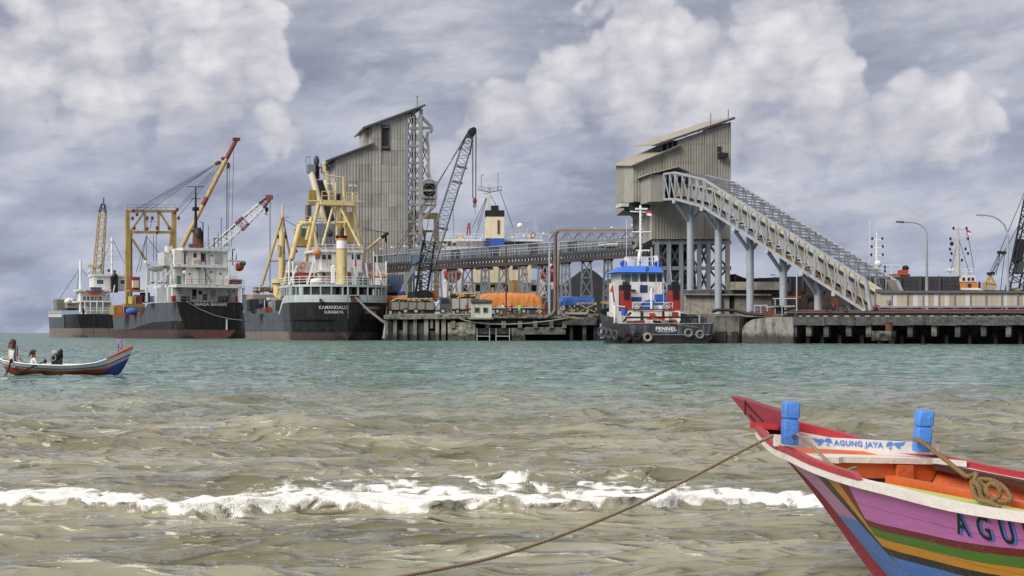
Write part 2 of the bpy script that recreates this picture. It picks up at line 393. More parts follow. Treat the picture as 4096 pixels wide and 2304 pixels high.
def lettering(parent, txt, size, fn, m, name='lettering', bold=0., spacing=1., label=None, sx=1.):
    """flat painted letters laid on a surface: fn(x, y) gives the place on it"""
    v, f = textmesh(txt, size, bold, spacing); b = MB(); b.v = [tuple(fn(x*sx, y)) for x, y, z in v]; b.f = f
    me = bpy.data.meshes.new(name); me.from_pydata(b.v, [], b.f); me.materials.append(M(m))
    o = bpy.data.objects.new(name, me); COL.objects.link(o)
    if label: o['label'] = label
    return hang(o, parent)
def person(name, label, loc, rz, pose, top, trousers, group=None, hat='hair', s=1., skinm='skin'):
    """one continuous skinned body; pose: dict of joints"""
    J = dict(pelvis=(0, 0, .92), chest=(0, .02, 1.28), neck=(0, .02, 1.47), head=(0, -.02, 1.60), crown=(0, -.02, 1.72),
             ls=(-.18, .02, 1.40), le=(-.25, .05, 1.12), lh=(-.25, -.08, .88), rs=(.18, .02, 1.40), re=(.25, .05, 1.12), rh=(.25, -.08, .88),
             lk=(-.10, -.02, .50), la=(-.10, .03, .08), lt=(-.11, -.13, .04), rk=(.10, -.02, .50), ra=(.10, .03, .08), rt=(.11, -.13, .04), lp=(-.10, 0, .88), rp=(.10, 0, .88))
    J.update(pose)
    rad = dict(pelvis=.135, chest=.145, neck=.06, head=.092, crown=.075, ls=.07, le=.047, lh=.035, rs=.07, re=.047, rh=.035, lk=.062, la=.042, lt=.035, rk=.062, ra=.042, rt=.035, lp=.092, rp=.092)
    E = [('pelvis', 'chest'), ('chest', 'neck'), ('neck', 'head'), ('head', 'crown'), ('chest', 'ls'), ('ls', 'le'), ('le', 'lh'), ('chest', 'rs'), ('rs', 're'), ('re', 'rh'),
         ('pelvis', 'lp'), ('lp', 'lk'), ('lk', 'la'), ('la', 'lt'), ('pelvis', 'rp'), ('rp', 'rk'), ('rk', 'ra'), ('ra', 'rt')]
    ks = list(J); me = bpy.data.meshes.new(name); me.from_pydata([Vector(J[k])*s for k in ks], [(ks.index(a), ks.index(b)) for a, b in E], [])
    o = bpy.data.objects.new(name, me); COL.objects.link(o); o.location = loc; o.rotation_euler = (0, 0, rz)
    md = o.modifiers.new('Skin', 'SKIN'); md.use_smooth_shade = True
    for i, k in enumerate(ks):
        sv = me.skin_vertices[0].data[i]; sv.radius = (rad[k]*s, rad[k]*s); sv.use_root = (k == 'pelvis')
    sb = o.modifiers.new('Sub', 'SUBSURF'); sb.levels = 1; sb.render_levels = 2
    mt = bpy.data.materials.new(name+'_cloth'); mt.use_nodes = True; k = NT(mt.node_tree); b = mt.node_tree.nodes['Principled BSDF']; b.inputs['Roughness'].default_value = .8
    z = k.sep(k.n('ShaderNodeTexCoord').outputs['Object'])[2]
    c = k.mix(k.m('GREATER_THAN', z, (J['pelvis'][2]+.02)*s), trousers, top); c = k.mix(k.m('GREATER_THAN', z, (J['neck'][2]-.01)*s), c, (.25, .13, .08))
    k.put(b.inputs['Base Color'], c); me.materials.append(mt)
    o['label'] = label; o['category'] = 'person'
    if group: o['group'] = group
    INV[o.name] = I4
    hd = Vector(J['crown'])*s; MB().ell(hd+Vector((0, .02*s, .005)), (.19*s, .21*s, .17*s)).obj('hair' if hat == 'hair' else 'cap', hat, o, True)
    return o
# ================================================================ sea
def hash2(i, j, s):
    h = (i.astype(np.int64)*374761393+j.astype(np.int64)*668265263+s*1442695041) & 0xffffffff
    h = ((h ^ (h >> 13))*1274126177) & 0xffffffff; h = h ^ (h >> 16)
    return (h & 0xffff)/65535.0
def vnoise(x, y, s=0):
    i, j = np.floor(x), np.floor(y); fx, fy = x-i, y-j; fx = fx*fx*(3-2*fx); fy = fy*fy*(3-2*fy)
    a, b, c, d = hash2(i, j, s), hash2(i+1, j, s), hash2(i, j+1, s), hash2(i+1, j+1, s)
    return a+(b-a)*fx+(c-a)*fy+(a-b-c+d)*fx*fy
def fbm(x, y, s=0, o=4): return sum(vnoise(x*2**k, y*2**k, s+k)*.5**(k+1) for k in range(o))/(1-.5**o)
def setattr_noise(k, v, sc):
    n = k.n('ShaderNodeTexNoise', noise_type='RIDGED_MULTIFRACTAL'); k.put(n.inputs['Vector'], v); n.inputs['Scale'].default_value = sc; n.inputs['Detail'].default_value = 3.5; n.inputs['Roughness'].default_value = .55
    n.inputs['Offset'].default_value = .9; n.inputs['Gain'].default_value = 1.2; n.inputs['Distortion'].default_value = .25
    return n.outputs[0]
def build_sea():
    ds = [5.2]
    while ds[-1] < 60000:
        d = ds[-1]
        if d < 100: st = min(max(d*d/3600, .034), .33)
        elif d < 300: st = .33+(d-100)*.0045
        else: st = d*.02
        ds.append(d+st)
    ds = np.array(ds); ang = np.radians(np.concatenate([np.linspace(-62, -25, 16)[:-1], np.linspace(-25, 25, 620), np.linspace(25, 62, 16)[1:]]))
    nr, nc = len(ds), len(ang)
    step = np.gradient(ds)
    D = np.repeat(ds[:, None], nc, 1); X = D*np.tan(ang)[None, :]; Y = D.copy(); S = np.repeat(step[:, None], nc, 1)
    rng = np.random.default_rng(5); Z = np.zeros_like(X); dX = np.zeros_like(X); dY = np.zeros_like(X)
    grp = .55+.9*fbm(X/7, Y/5, 3, 3)
    wps = [(fbm(X/s_, Y/(s_*.6), 40+i, 2)-.5)*9 for i, s_ in enumerate((1.6, 2.6, 4.2, 7.0))]
    grp2 = .35+1.3*fbm(X/2.2, Y/1.4, 23, 3)
    for i in range(58):
        lam = .22*(11.**(i/57.0))*(.9+.2*rng.random()); th = rng.normal(0, .30)+.06; k = 2*np.pi/lam
        amp = .0125*lam**.62*(.6+.8*rng.random())
        if lam > 1.1: amp *= .45
        fade = np.clip((lam/(S+1e-9)-1.6)/2.0, 0, 1)*np.clip(1.25-D/700, 0.2, 1)
        ph = k*(X*math.sin(th)-Y*math.cos(th))+rng.random()*6.283+wps[i % 4]
        g = amp*fade*(grp2 if i % 2 else grp)
        sn = np.sin(ph); Z += g*np.cos(ph); dX -= .5*g*sn*math.sin(th); dY += .5*g*sn*math.cos(th)
    near = .6+.4*np.clip((D-10)/8, 0, 1)
    Z *= near
    # breaker rolling in, about eleven metres out
    bx = np.array([-6, -3.9, -3.6, -3.2, -2.9, -2.6, -2.3, -2.0, -1.5, -1.0, -.65, -.3, 0, .5, .85, 1.2, 1.55, 1.8, 2.4, 4, 8.])
    bd = np.array([10.9, 10.75, 10.7, 10.62, 10.5, 10.22, 10.05, 10.15, 10.35, 10.2, 10.12, 10.3, 10.15, 10.15, 10.25, 10.5, 10.65, 10.9, 10.6, 10.6, 10.9])
    Df = np.interp(X, bx, bd)-.13+.10*(fbm(X*2.2, X*0+3, 9, 3)-.5)+.05*(fbm(X*9, X*0+7, 19, 2)-.5)
    t = D-Df; hx = .085*np.interp(X, [-6, -3.9, -3, -2.2, -1, .6, 1.6, 2.2, 3.5, 8], [.5, .75, .9, 1, 1.05, 1.15, .9, .6, .5, .5])
    lump = fbm(X*5, Y*5, 60, 4)-.5; lump2 = fbm(X*15, Y*15, 70, 3)-.5
    roll = np.where(t < 0, np.exp(-(t/.085)**2), np.exp(-(t/.75)**2))
    body = np.exp(-(t/1.1)**2)*.02
    backw = np.interp(X, [-6, -3.9, -3.4, -2.6, -2.2, -1.9, -1.2, 0, .8, 1.4, 1.9, 2.6, 8], [.05, .12, .3, .4, 1.2, 3.0, 4.0, 3.9, 3.6, 2.4, .8, .2, .05])
    near_foam = np.clip(1.3-np.abs(t-.11)/(.21+.2*(fbm(X*1.7, Y*0+1, 33, 3)-.3)), 0, 1)*np.clip((t+.16)/.07, 0, 1)
    back_foam = np.clip(1-(t-.1)/backw, 0, 1)*(t > 0)*np.clip((backw-.22)/.2, 0, 1)
    foam = np.maximum(near_foam, back_foam*.9)
    cut = np.clip((4.6-np.abs(X+.2))/.8, 0, 1)
    Z = Z*(1-.45*np.exp(-(t/.8)**2))+hx*roll+body+near_foam*(lump*.09+lump2*.014)
    dY -= .10*np.exp(-((t-.04)/.10)**2)*(hx/.085)
    # low swell humps nearer the shore and further out
    for d0, x0, sx, hgt, wd_ in ((8.15, .9, 1.2, .055, .35), (8.9, -1.9, 1.3, .03, .4), (19.6, -3.1, 1.7, .085, .5), (16.2, .3, 1.9, .06, .5), (22, 3.4, 2.2, .06, .7), (26.5, -5.2, 2.5, .05, .8), (14.3, -3.5, 1.8, .05, .45), (14.0, 2.4, 1.4, .06, .4)):
        tt = D-d0-.25*np.sin(X*1.1+d0); Z += hgt*np.where(tt < 0, np.exp(-(tt/(wd_*.6))**2), np.exp(-(tt/wd_)**2))*np.exp(-((X-x0)/sx)**2)*(.7+.6*fbm(X*2, Y*2, 81, 3))
    X2, Y2 = X+dX, Y+dY
    v = np.stack([X2, Y2, Z], -1).reshape(-1, 3).astype(np.float32)
    idx = np.arange(nr*nc).reshape(nr, nc); f = np.stack([idx[:-1, :-1], idx[:-1, 1:], idx[1:, 1:], idx[1:, :-1]], -1).reshape(-1, 4).astype(np.int32)
    me = bpy.data.meshes.new('water'); me.vertices.add(len(v)); me.vertices.foreach_set('co', v.ravel())
    me.loops.add(f.size); me.loops.foreach_set('vertex_index', f.ravel()); me.polygons.add(len(f))
    me.polygons.foreach_set('loop_start', np.arange(0, f.size, 4, dtype=np.int32)); me.polygons.foreach_set('loop_total', np.full(len(f), 4, np.int32))
    me.polygons.foreach_set('use_smooth', np.ones(len(f), bool)); me.update(calc_edges=True)
    at = me.attributes.new('foam', 'FLOAT', 'POINT'); at.data.foreach_set('value', (foam*cut).ravel().astype(np.float32))
    m = bpy.data.materials.new('sea_water'); m.use_nodes = True; k = NT(m.node_tree); b = m.node_tree.nodes['Principled BSDF']
    P = k.n('ShaderNodeNewGeometry').outputs['Position']; px, py, pz = k.sep(P)
    dist = k.m('ADD', py, k.m('MULTIPLY', k.m('SUBTRACT', k.noise(k.vscale(P, (.10, .30, 0)), 1, 6, .65), .5), 30))
    turb = k.step(dist, 44, 17)
    deep = k.mix(k.step(k.noise(k.vscale(P, (.16, .5, 0)), 1, 6, .62), .3, .7), (.066, .142, .116), (.15, .265, .225))
    shal = k.mix(k.step(k.noise(k.vscale(P, (.3, .95, 0)), 1, 5), .3, .7), (.150, .139, .080), (.325, .306, .222))
    c = k.mix(turb, deep, shal)
    fa = k.n('ShaderNodeAttribute', attribute_name='foam').outputs['Fac']
    ps = k.vscale(P, (1, .8, 1))
    n1 = k.noise(ps, 3.2, 6, .62, .8); vor = k.n('ShaderNodeTexVoronoi', feature='DISTANCE_TO_EDGE'); k.put(vor.inputs['Vector'], k.n('ShaderNodeVectorMath', operation='ADD').outputs[0])
    va = vor.inputs['Vector'].links[0].from_node; k.put(va.inputs[0], ps); nn = k.n('ShaderNodeTexNoise'); k.put(nn.inputs['Vector'], ps); nn.inputs['Scale'].default_value = 2.2
    va2 = k.vscale(nn.outputs['Color'], (.9, .9, .9)); k.put(va.inputs[1], va2); vor.inputs['Scale'].default_value = 2.6
    lace = k.m('SUBTRACT', .42, vor.outputs['Distance'])
    fm = k.m('ADD', fa, k.m('ADD', k.m('MULTIPLY', k.m('SUBTRACT', n1, .5), 2.2), k.m('MULTIPLY', k.m('SUBTRACT', lace, .22), 1.5)))
    fm = k.m('MULTIPLY', k.step(fm, .42, .86), k.step(fa, .02, .12))
    # scattered flecks of foam drifting behind the breaker
    fl = k.m('MULTIPLY', k.step(k.noise(k.vscale(P, (.5, 2.6, 0)), 1.5, 6, .62, .9), .58, .78), k.m('MULTIPLY', k.step(py, 26, 12), .42))
    fm = k.m('MAXIMUM', fm, fl)
    c = k.mix(fm, c, (.85, .835, .775)); k.put(b.inputs['Base Color'], c)
    k.put(b.inputs['Roughness'], k.m('ADD', k.m('MULTIPLY', fm, .75), k.m('ADD', .03, k.m('MULTIPLY', k.step(py, 20, 260), .2))))
    b.inputs['IOR'].default_value = 1.38; k.put(b.inputs['Specular IOR Level'], k.m('SUBTRACT', .5, k.m('MULTIPLY', fm, .4)))
    rdg = lambda v, sc: setattr_noise(k, v, sc)
    rip = k.m('ADD', k.m('MULTIPLY', rdg(k.vscale(P, (.55, 1.7, 1)), 2.9), k.step(py, 70, 8)), k.m('MULTIPLY', rdg(k.vscale(P, (.5, 1.2, 1)), 1.5), k.m('MULTIPLY', k.step(py, 10, 55), 4)))
    bn = k.n('ShaderNodeBump'); bn.inputs['Strength'].default_value = 1.; bn.inputs['Distance'].default_value = .07
    k.put(bn.inputs['Height'], k.m('ADD', k.m('MULTIPLY', rip, k.m('SUBTRACT', 1, k.m('MULTIPLY', fm, .8))), k.m('MULTIPLY', fm, k.m('MULTIPLY', k.noise(P, 9, 4), .5)))); k.put(b.inputs['Normal'], bn.outputs[0])
    me.materials.append(m); o = bpy.data.objects.new('water', me); COL.objects.link(o)
    return tag(o, 'green sea turning muddy brown towards the shore with a breaking wave', kind='structure')
build_sea()
b = MB(); b.poly([(-60, -40, 2.2), (60, -40, 2.2), (60, 3.2, .06), (-60, 3.2, .06)]); b.poly([(-60, 3.2, .06), (60, 3.2, .06), (60, 12, -.9), (-60, 12, -.9)])
tag(b.obj('beach', 'sand'), 'brown sandy beach sloping into the water', kind='structure')
# ================================================================ painted boat in the foreground
def interp(xs, ys): return lambda s: float(np.interp(s, xs, ys))
def smooth_interp(xs, ys):
    xs = np.array(xs); ys = np.array(ys); dydx = np.gradient(ys, xs)
    def f(s):
        s = min(max(s, xs[0]), xs[-1]); i = min(int(np.searchsorted(xs, s, 'right'))-1, len(xs)-2); h = xs[i+1]-xs[i]; t = (s-xs[i])/h
        return float((2*t**3-3*t**2+1)*ys[i]+(t**3-2*t**2+t)*h*dydx[i]+(-2*t**3+3*t**2)*ys[i+1]+(t**3-t**2)*h*dydx[i+1])
    return f
BO = Vector((1.28, 8.2, 0)); BA = Vector((.37, -.929, 0)); BE = Vector((.929, .37, 0)); HEEL = -.05
kh_of = lambda s: k_of(s-.10)
def bl(s, w, z): return BO+BA*s+BE*w+Vector((0, 0, z+HEEL*w))
b_of = smooth_interp([.30, .42, .6, .9, 1.2, 1.8, 2.5, 3.2, 4.0, 4.6, 5.2], [.015, .10, .19, .31, .395, .50, .60, .67, .69, .66, .5])
g_of = smooth_interp([.0, .30, .7, 1.0, 1.2, 1.5, 1.8, 2.2, 2.7, 3.2, 4.0, 5.2], [.80, .775, .735, .695, .683, .652, .632, .622, .610, .623, .65, .72])
k_of = smooth_interp([.0, .30, .71, 1.05, 1.378, 1.75, 2.2, 3, 5.2], [.93, .765, .565, .345, .12, -.06, -.13, -.15, -.08])
def bh(s, t, side, inset=0.):
    k, g, b = kh_of(s), g_of(s), b_of(s); p = .92-.30*min(1, max(0, (s-.8)/1.8))
    return bl(s, side*max(0, b-inset)*t**p, k+(g-k)*t)
boat = thing('fishing_boat', 'pink wooden fishing boat with painted stripes and blue posts, moored in the foreground', 'boat', (BO.x, BO.y, 0))
def boat_paint():
    m = bpy.data.materials.new('boat_paint'); m.use_nodes = True; k = NT(m.node_tree); b = m.node_tree.nodes['Principled BSDF']; b.inputs['Roughness'].default_value = .38
    u, v, _ = k.sep(k.n('ShaderNodeUVMap', uv_map='UVMap').outputs[0]); P = k.n('ShaderNodeNewGeometry').outputs['Position']
    wob = k.m('MULTIPLY', k.m('SUBTRACT', k.noise(P, 9, 3), .5), .006); v = k.m('ADD', v, wob)
    pk, mv, rd, gr, ye, bk, bu, wh = (.62, .19, .54), (.54, .24, .48), (.17, .012, .018), (.075, .21, .02), (.66, .29, .02), (.012, .012, .014), (.06, .22, .66), (.72, .68, .62)
    w = k.m('MINIMUM', .15, k.m('ADD', .088, k.m('MULTIPLY', k.m('SUBTRACT', 3.25, u), .048)))     # width of the pink strake
    v1 = k.m('ADD', .036, w)
    c = bu
    for off, col in ((.150, bk), (.115, ye), (.074, gr), (.032, rd)):
        c = k.mix(k.m('LESS_THAN', v, k.m('ADD', v1, off)), c, col)
    c = k.mix(k.m('LESS_THAN', v, v1), c, pk)
    lo = k.mix(k.m('GREATER_THAN', k.m('ADD', v, k.m('MULTIPLY', u, .105)), .389), mv, bu)
    dv = k.m('SUBTRACT', v, .036)
    for s0, sl, col in ((1.80, .05, rd), (1.70, .55, ye), (1.57, 1.05, bk), (1.43, 1.45, lo)):
        c = k.mix(k.m('LESS_THAN', u, k.m('ADD', s0, k.m('MULTIPLY', dv, sl))), c, col)
    c = k.mix(k.m('LESS_THAN', v, .012), c, wh)
    n = k.noise(k.vscale(P, (2, 2, 14)), 2, 5); c = k.mix(k.m('MULTIPLY', k.step(n, .5, .85), .35), c, (.09, .06, .06))
    n2 = k.noise(P, 26, 6, .7); c = k.mix(k.m('MULTIPLY', k.step(n2, .60, .68), .45), c, (.55, .5, .46))
    n3 = k.noise(k.vscale(P, (9, 9, 1.2)), 1.6, 6, .7); c = k.mix(k.m('MULTIPLY', k.step(n3, .58, .75), .4), c, (.12, .09, .08))
    seam = k.m('LESS_THAN', k.m('FRACT', k.m('DIVIDE', k.m('ADD', v, k.m('MULTIPLY', u, .012)), .135)), .022); c = k.mix(k.m('MULTIPLY', seam, .55), c, (.05, .03, .03))
    k.put(b.inputs['Base Color'], c); bn = k.n('ShaderNodeBump'); bn.inputs['Strength'].default_value = .25; bn.inputs['Distance'].default_value = .01
    k.put(bn.inputs['Height'], k.noise(k.vscale(P, (3, 3, 12)), 4, 5)); k.put(b.inputs['Normal'], bn.outputs[0]); return m
def grid_obj(name, fn, us, vs, m, parent, uvf=None, smooth=True):
    b = MB(); nu, nv = len(us), len(vs); uvs = []
    for u in us:
        for v in vs: b.v.append(tuple(fn(u, v))); uvs.append(uvf(u, v) if uvf else (u, v))
    for i in range(nu-1):
        for j in range(nv-1): b.f.append([i*nv+j, (i+1)*nv+j, (i+1)*nv+j+1, i*nv+j+1])
    me = bpy.data.meshes.new(name); me.from_pydata(b.v, [], b.f); me.materials.append(M(m))
    L = me.uv_layers.new(name='UVMap'); L.data.foreach_set('uv', [c for p in me.polygons for i in p.vertices for c in uvs[i]])
    if smooth: me.polygons.foreach_set('use_smooth', [True]*len(me.polygons))
    o = bpy.data.objects.new(name, me); COL.objects.link(o); return hang(o, parent)
mat('boat_red', (.40, .035, .045), .4, var=.2, sc=6, streak=.25, scol=(.12, .02, .02), bump=.15, bsc=30)
mat('boat_beak', (.23, .03, .042), .5, var=.25, sc=8, bump=.2, bsc=30)
mat('boat_orange', (.60, .125, .035), .5, var=.18, sc=4, streak=.3, scol=(.25, .06, .02), bump=.2, bsc=25)
mat('boat_white', (.74, .70, .64), .5, var=.12, sc=8, streak=.3, scol=(.4, .33, .27), rust=.06, bump=.2, bsc=30)
mat('boat_blue', (.08, .26, .72), .5, var=.25, sc=10, streak=.35, scol=(.03, .09, .3), rust=.22, rcol=(.16, .15, .15), rsc=9, bump=.25, bsc=35)
mat('boat_lime', (.52, .56, .13), .55, var=.15, sc=5, streak=.3)
mat('boat_wood', (.07, .022, .016), .7, var=.4, sc=6, bump=.4, bsc=20)
mat('paint_black', (.012, .012, .012), .5); mat('paint_blue', (.07, .24, .70), .5, var=.1)
paint = boat_paint()
us = np.linspace(.42, 5.2, 110); ts = np.linspace(0, 1, 30)
for side in (-1, 1):
    grid_obj('hull_side', lambda u, v: bh(u, v, side), us, ts, paint, boat, lambda u, v: (u, (g_of(u)-kh_of(u))*(1-v)))
ui = np.linspace(.55, 5.15, 80)
for side in (-1, 1): grid_obj('inner_planking', lambda u, v: bh(u, v, side, .035), ui, np.linspace(.12, .985, 16), 'boat_orange', boat)
b = MB(); b.v += [tuple(bh(5.2, t, s)) for s in (-1, 1) for t in (np.linspace(0, 1, 8) if s < 0 else np.linspace(1, 0, 8))]; b.f.append(list(range(16))); b.obj('transom', 'boat_red', boat)
# stem piece and beak
def ow(s, z):
    k, g = k_of(s), g_of(s); t = min(1, max(0, (z-k)/(g-k))); return b_of(s)*t**(.92-.30*min(1, max(0, (s-.8)/1.8)))
b = MB(); st = [(s, k_of(s)) for s in np.linspace(.28, 2.05, 16)]
for (s0, z0), (s1, z1) in zip(st, st[1:]):
    b.prism([bl(s0-.01, -.024, z0-.012), bl(s1-.01, -.024, z1-.012), bl(s1+.125, -.030, z1+.004), bl(s0+.125, -.030, z0+.004)], BE*.054)
b.obj('stem', 'boat_beak', boat)
bk = [(0, .934), (.16, .915), (.36, .892), (.62, .862), (.66, .80), (.42, .772), (.31, .752), (.16, .842)]
b = MB(); b.prism([bl(s, -.026-.05*max(0, s-.3), z) for s, z in bk], BE*.06); bko = b.obj('beak', 'boat_beak', boat)
b = MB()
for (s0, z0), (s1, z1) in (((.17, .918), (.17, .835)), ((.18, .90), (.40, .79)), ((.22, .838), (.30, .79))):
    b.bar(bl(s0, -.029, z0), bl(s1, -.029, z1), .007)
b.obj('groove', 'paint_black', bko)
# rails
def run(name, s0, s1, w0f, w1f, z0f, z1f, m, n=40):
    b = MB(); ss = np.linspace(s0, s1, n)
    for s in ss: b.v += [tuple(bl(s, w0f(s), z0f(s))), tuple(bl(s, w1f(s), z0f(s))), tuple(bl(s, w1f(s), z1f(s))), tuple(bl(s, w0f(s), z1f(s)))]
    for i in range(n-1):
        for j in range(4): j2 = (j+1) % 4; b.f.append([i*4+j, i*4+j2, i*4+4+j2, i*4+4+j])
    b.f += [[3, 2, 1, 0], [4*n-4, 4*n-3, 4*n-2, 4*n-1]]
    return b.obj(name, m, boat, True)
for sd in (-1, 1):
    run('rub_rail', .31, 5.2, lambda s: sd*(b_of(s)+.016), lambda s: sd*(b_of(s)-.055), lambda s: g_of(s)-.028, lambda s: g_of(s)+.006, 'boat_white')
run('red_cap_rail', .33, 1.98, lambda s: -(b_of(s)+.020), lambda s: -(b_of(s)-.022)-max(0, (s-1.9)*.3), lambda s: g_of(s)+.0065, lambda s: g_of(s)+.034-max(0, (s-1.9))*.3, 'boat_red')
run('red_cap_rail', .34, 5.2, lambda s: b_of(s)+.03, lambda s: b_of(s)-.01, lambda s: g_of(s)+.0065, lambda s: g_of(s)+.035+.03*max(0, 1-(s-.34)/.5), 'boat_red')
b = MB(); b.prism([bl(.34, -.10, g_of(.4)+.006), bl(.34, .06, g_of(.4)+.006), bl(.46, .15, g_of(.4)+.006), bl(.52, -.02, g_of(.4)+.006), bl(.44, -.16, g_of(.4)+.006)], (0, 0, .032)); b.obj('breasthook', 'boat_red', boat)
# foredeck sunk below the rail, bulkhead with a dark slot, side deck
b = MB(); ss = np.linspace(.45, 1.28, 12); b.v += [tuple(bl(s, -(b_of(s)-.03), g_of(s)-.035)) for s in ss]+[tuple(bl(s, b_of(s)-.03, g_of(s)-.035)) for s in ss[::-1]]; b.f.append(list(range(24))); b.obj('foredeck', 'boat_orange', boat)
sB = 1.36
def hw(s, z):
    k, g = kh_of(s), g_of(s); t = min(1, max(0, (z-k)/(g-k))); return max(0, b_of(s)-.035)*t**(.92-.30*min(1, max(0, (s-.8)/1.8)))
def bulk(w0, w1, z0, z1, name, m, s=sB, d=.02): return MB().prism([bl(s, w0, z0), bl(s, w1, z0), bl(s, w1, z1), bl(s, w0, z1)], -BA*d).obj(name, m, boat)
zz = np.linspace(kh_of(sB)+.06, .663, 8); MB().prism([bl(sB, -hw(sB-.03, z)+.004, z) for z in zz]+[bl(sB, hw(sB-.03, z)-.004, z) for z in zz[::-1]], -BA*.02).obj('bulkhead', 'boat_orange', boat)
bulk(-.20, .10, .572, .590, 'slot', 'paint_black', sB+.004, .003); bulk(.10, .19, .46, .66, 'bulkhead_post', 'boat_orange', sB+.03, .025)
b = MB(); b.prism([bl(1.22, -.40, .728), bl(1.30, -.40, .728), bl(1.44, .45, .752), bl(1.36, .45, .752)], (0, 0, .0)); 
b = MB(); b.prism([bl(1.16, -.36, .665), bl(1.42, -.39, .665), bl(1.44, -.28, .665), bl(1.385, -.22, .665), bl(1.385, .31, .665), bl(1.50, .42, .665), bl(1.24, .38, .665)], (0, 0, .028)); b.obj('shelf_board', 'boat_white', boat)
# name board across the bow and its two posts
PL = bl(1.20, -.452, .70); PR = bl(1.245, .40, .70)
A0 = W(3098, 1784, 7.07); A1 = W(3750, 1819, 7.14); ax = (A1-A0).normalized(); up = Vector((0, 0, 1)); bn_ = ax.cross(up).normalized()
if bn_.y > 0: bn_ = -bn_
b = MB(); b.prism([A0+bn_*.02, A1+bn_*.02, A1+bn_*.02+up*.056, A0+bn_*.02+up*.056], -bn_*.045); nbd = b.obj('name_board', 'boat_white', boat)
def on_board(px, py):
    d = Vector(((px-CX)/F, 1, (HY-py)/F)); k = bn_.dot(A0+bn_*.0235-Vector((0, 0, H)))/bn_.dot(d); return Vector((0, 0, H))+d*k
bc = on_board(3434, 1786)
lettering(nbd, 'AGUNG JAYA', .0375, lambda x, y: bc+ax*x+up*(y), 'paint_blue', bold=.0012, spacing=1.12, label='blue painted boat name with serif letters')
def flourish(cx, cy, sgn):
    b = MB(); P = lambda x, y: on_board(cx+sgn*x, cy+y)+bn_*.0005
    for pts in ([(0, 0), (14, -12), (30, -10), (36, 2), (40, 14), (30, 8), (22, 12), (12, 6)], [(-2, 6), (-18, 12), (-40, 4), (-54, -14), (-40, -10), (-24, -6), (-12, -8), (2, -4)], [(-6, 12), (-22, 22), (-34, 16), (-20, 14)], [(8, 14), (16, 24), (28, 22), (20, 16)]):
        b.poly([P(x*.86, y*.86) for x, y in pts])
    b.obj('painted_flourish', 'paint_blue', nbd)
flourish(3296, 1763, 1); flourish(3577, 1777, -1)
def post(px, ytop, ybot, D, tilt, wpx):
    sc = D/F; base = W(px-6, ybot, D); top = W(px+tilt, ytop, D); d = (top-base); L = d.length; d.normalize(); a = ax; c = d.cross(a).normalized(); w = wpx*sc/2; b = MB()
    prof = [(0, .92), (.02, .98), (.52, 1.02), (.56, 1.0), (.585, .80), (.605, .80), (.63, 1.0), (.66, 1.04), (.93, 1.06), (.975, .96), (1, .78)]
    for f, r in prof:
        for i, j in ((-1, -.8), (-.8, -1), (.8, -1), (1, -.8), (1, .8), (.8, 1), (-.8, 1), (-1, .8)): b.v.append(tuple(base+d*L*f+a*i*w*r+c*j*w*r*.95))
    n = len(prof)
    for k in range(n-1):
        for j in range(8): j2 = (j+1) % 8; b.f.append([k*8+j, k*8+j2, k*8+8+j2, k*8+8+j])
    b.f += [list(range(7, -1, -1)), list(range(8*n-8, 8*n))]
    o = b.obj('mooring_post', 'boat_blue', boat, True)
    kb = base+d*L*.19+bn_*(w*.97)+a*w*.3; MB().torus(kb, bn_, .008, .004, 10, 5).obj('bolt_hole', 'rust', o)
post(3164, 1607, 1778, 6.97, 0, 60); post(3690, 1641, 1806, 7.05, 10, 60)
# floor, thwarts and stringers seen inside
b = MB(); ss = np.linspace(1.42, 2.5, 14); b.v += [tuple(bl(s, -.30, .588-.02*(s-1.4))) for s in ss]+[tuple(bl(s, -.02, .578-.02*(s-1.4))) for s in ss[::-1]]; b.f.append(list(range(28))); b.obj('lime_floor_board', 'boat_lime', boat)
MB().prism([bl(1.42, .0, .56), bl(3.6, .06, .49), bl(3.6, .12, .49), bl(1.42, .06, .56)], (0, 0, .05)).obj('stringer', 'boat_orange', boat)
MB().prism([bl(1.75, .10, .38), bl(3.6, .20, .36), bl(3.6, .34, .36), bl(1.75, .24, .38)], (0, 0, .03)).obj('floor_board', 'boat_orange', boat)
MB().prism([bl(1.38, .31, .64), bl(3.4, .50, .52), bl(3.4, .58, .52), bl(1.38, .37, .64)], (0, 0, .03)).obj('dark_stringer', 'boat_wood', boat)
MB().prism([bl(2.9, -.52, .50), bl(2.9, .55, .50), bl(3.06, .56, .50), bl(3.06, -.53, .50)], (0, 0, .035)).obj('thwart', 'boat_orange', boat)
# painted name on the pink strake
def on_hull(s, v):
    t = 1-v/(g_of(s)-kh_of(s)); p = bh(s, t, -1); p1 = bh(s+.01, t, -1); p2 = bh(s, t-.02, -1); n = (p1-p).cross(p2-p).normalized()
    if n.dot(-BE) < 0: n = -n
    return p, n
def hull_text(txt, s0, v0, size, m, off, name, sx=1.):
    def fn(x, y):
        p, n = on_hull(s0+x+.30*y, v0-y); return p+n*off
    return lettering(boat, txt, size, fn, m, name, bold=size*.012, spacing=1.15, sx=sx)
for ch, s0 in (('A', 2.68), ('G', 2.825), ('U', 2.966), ('N', 3.11), ('G', 3.255)):
    hull_text(ch, s0+.012,  .121, .130, 'paint_blue', .0025, 'letter_shadow', .95); hull_text(ch, s0, .118, .130, 'paint_black', .004, 'painted_letter', .95)
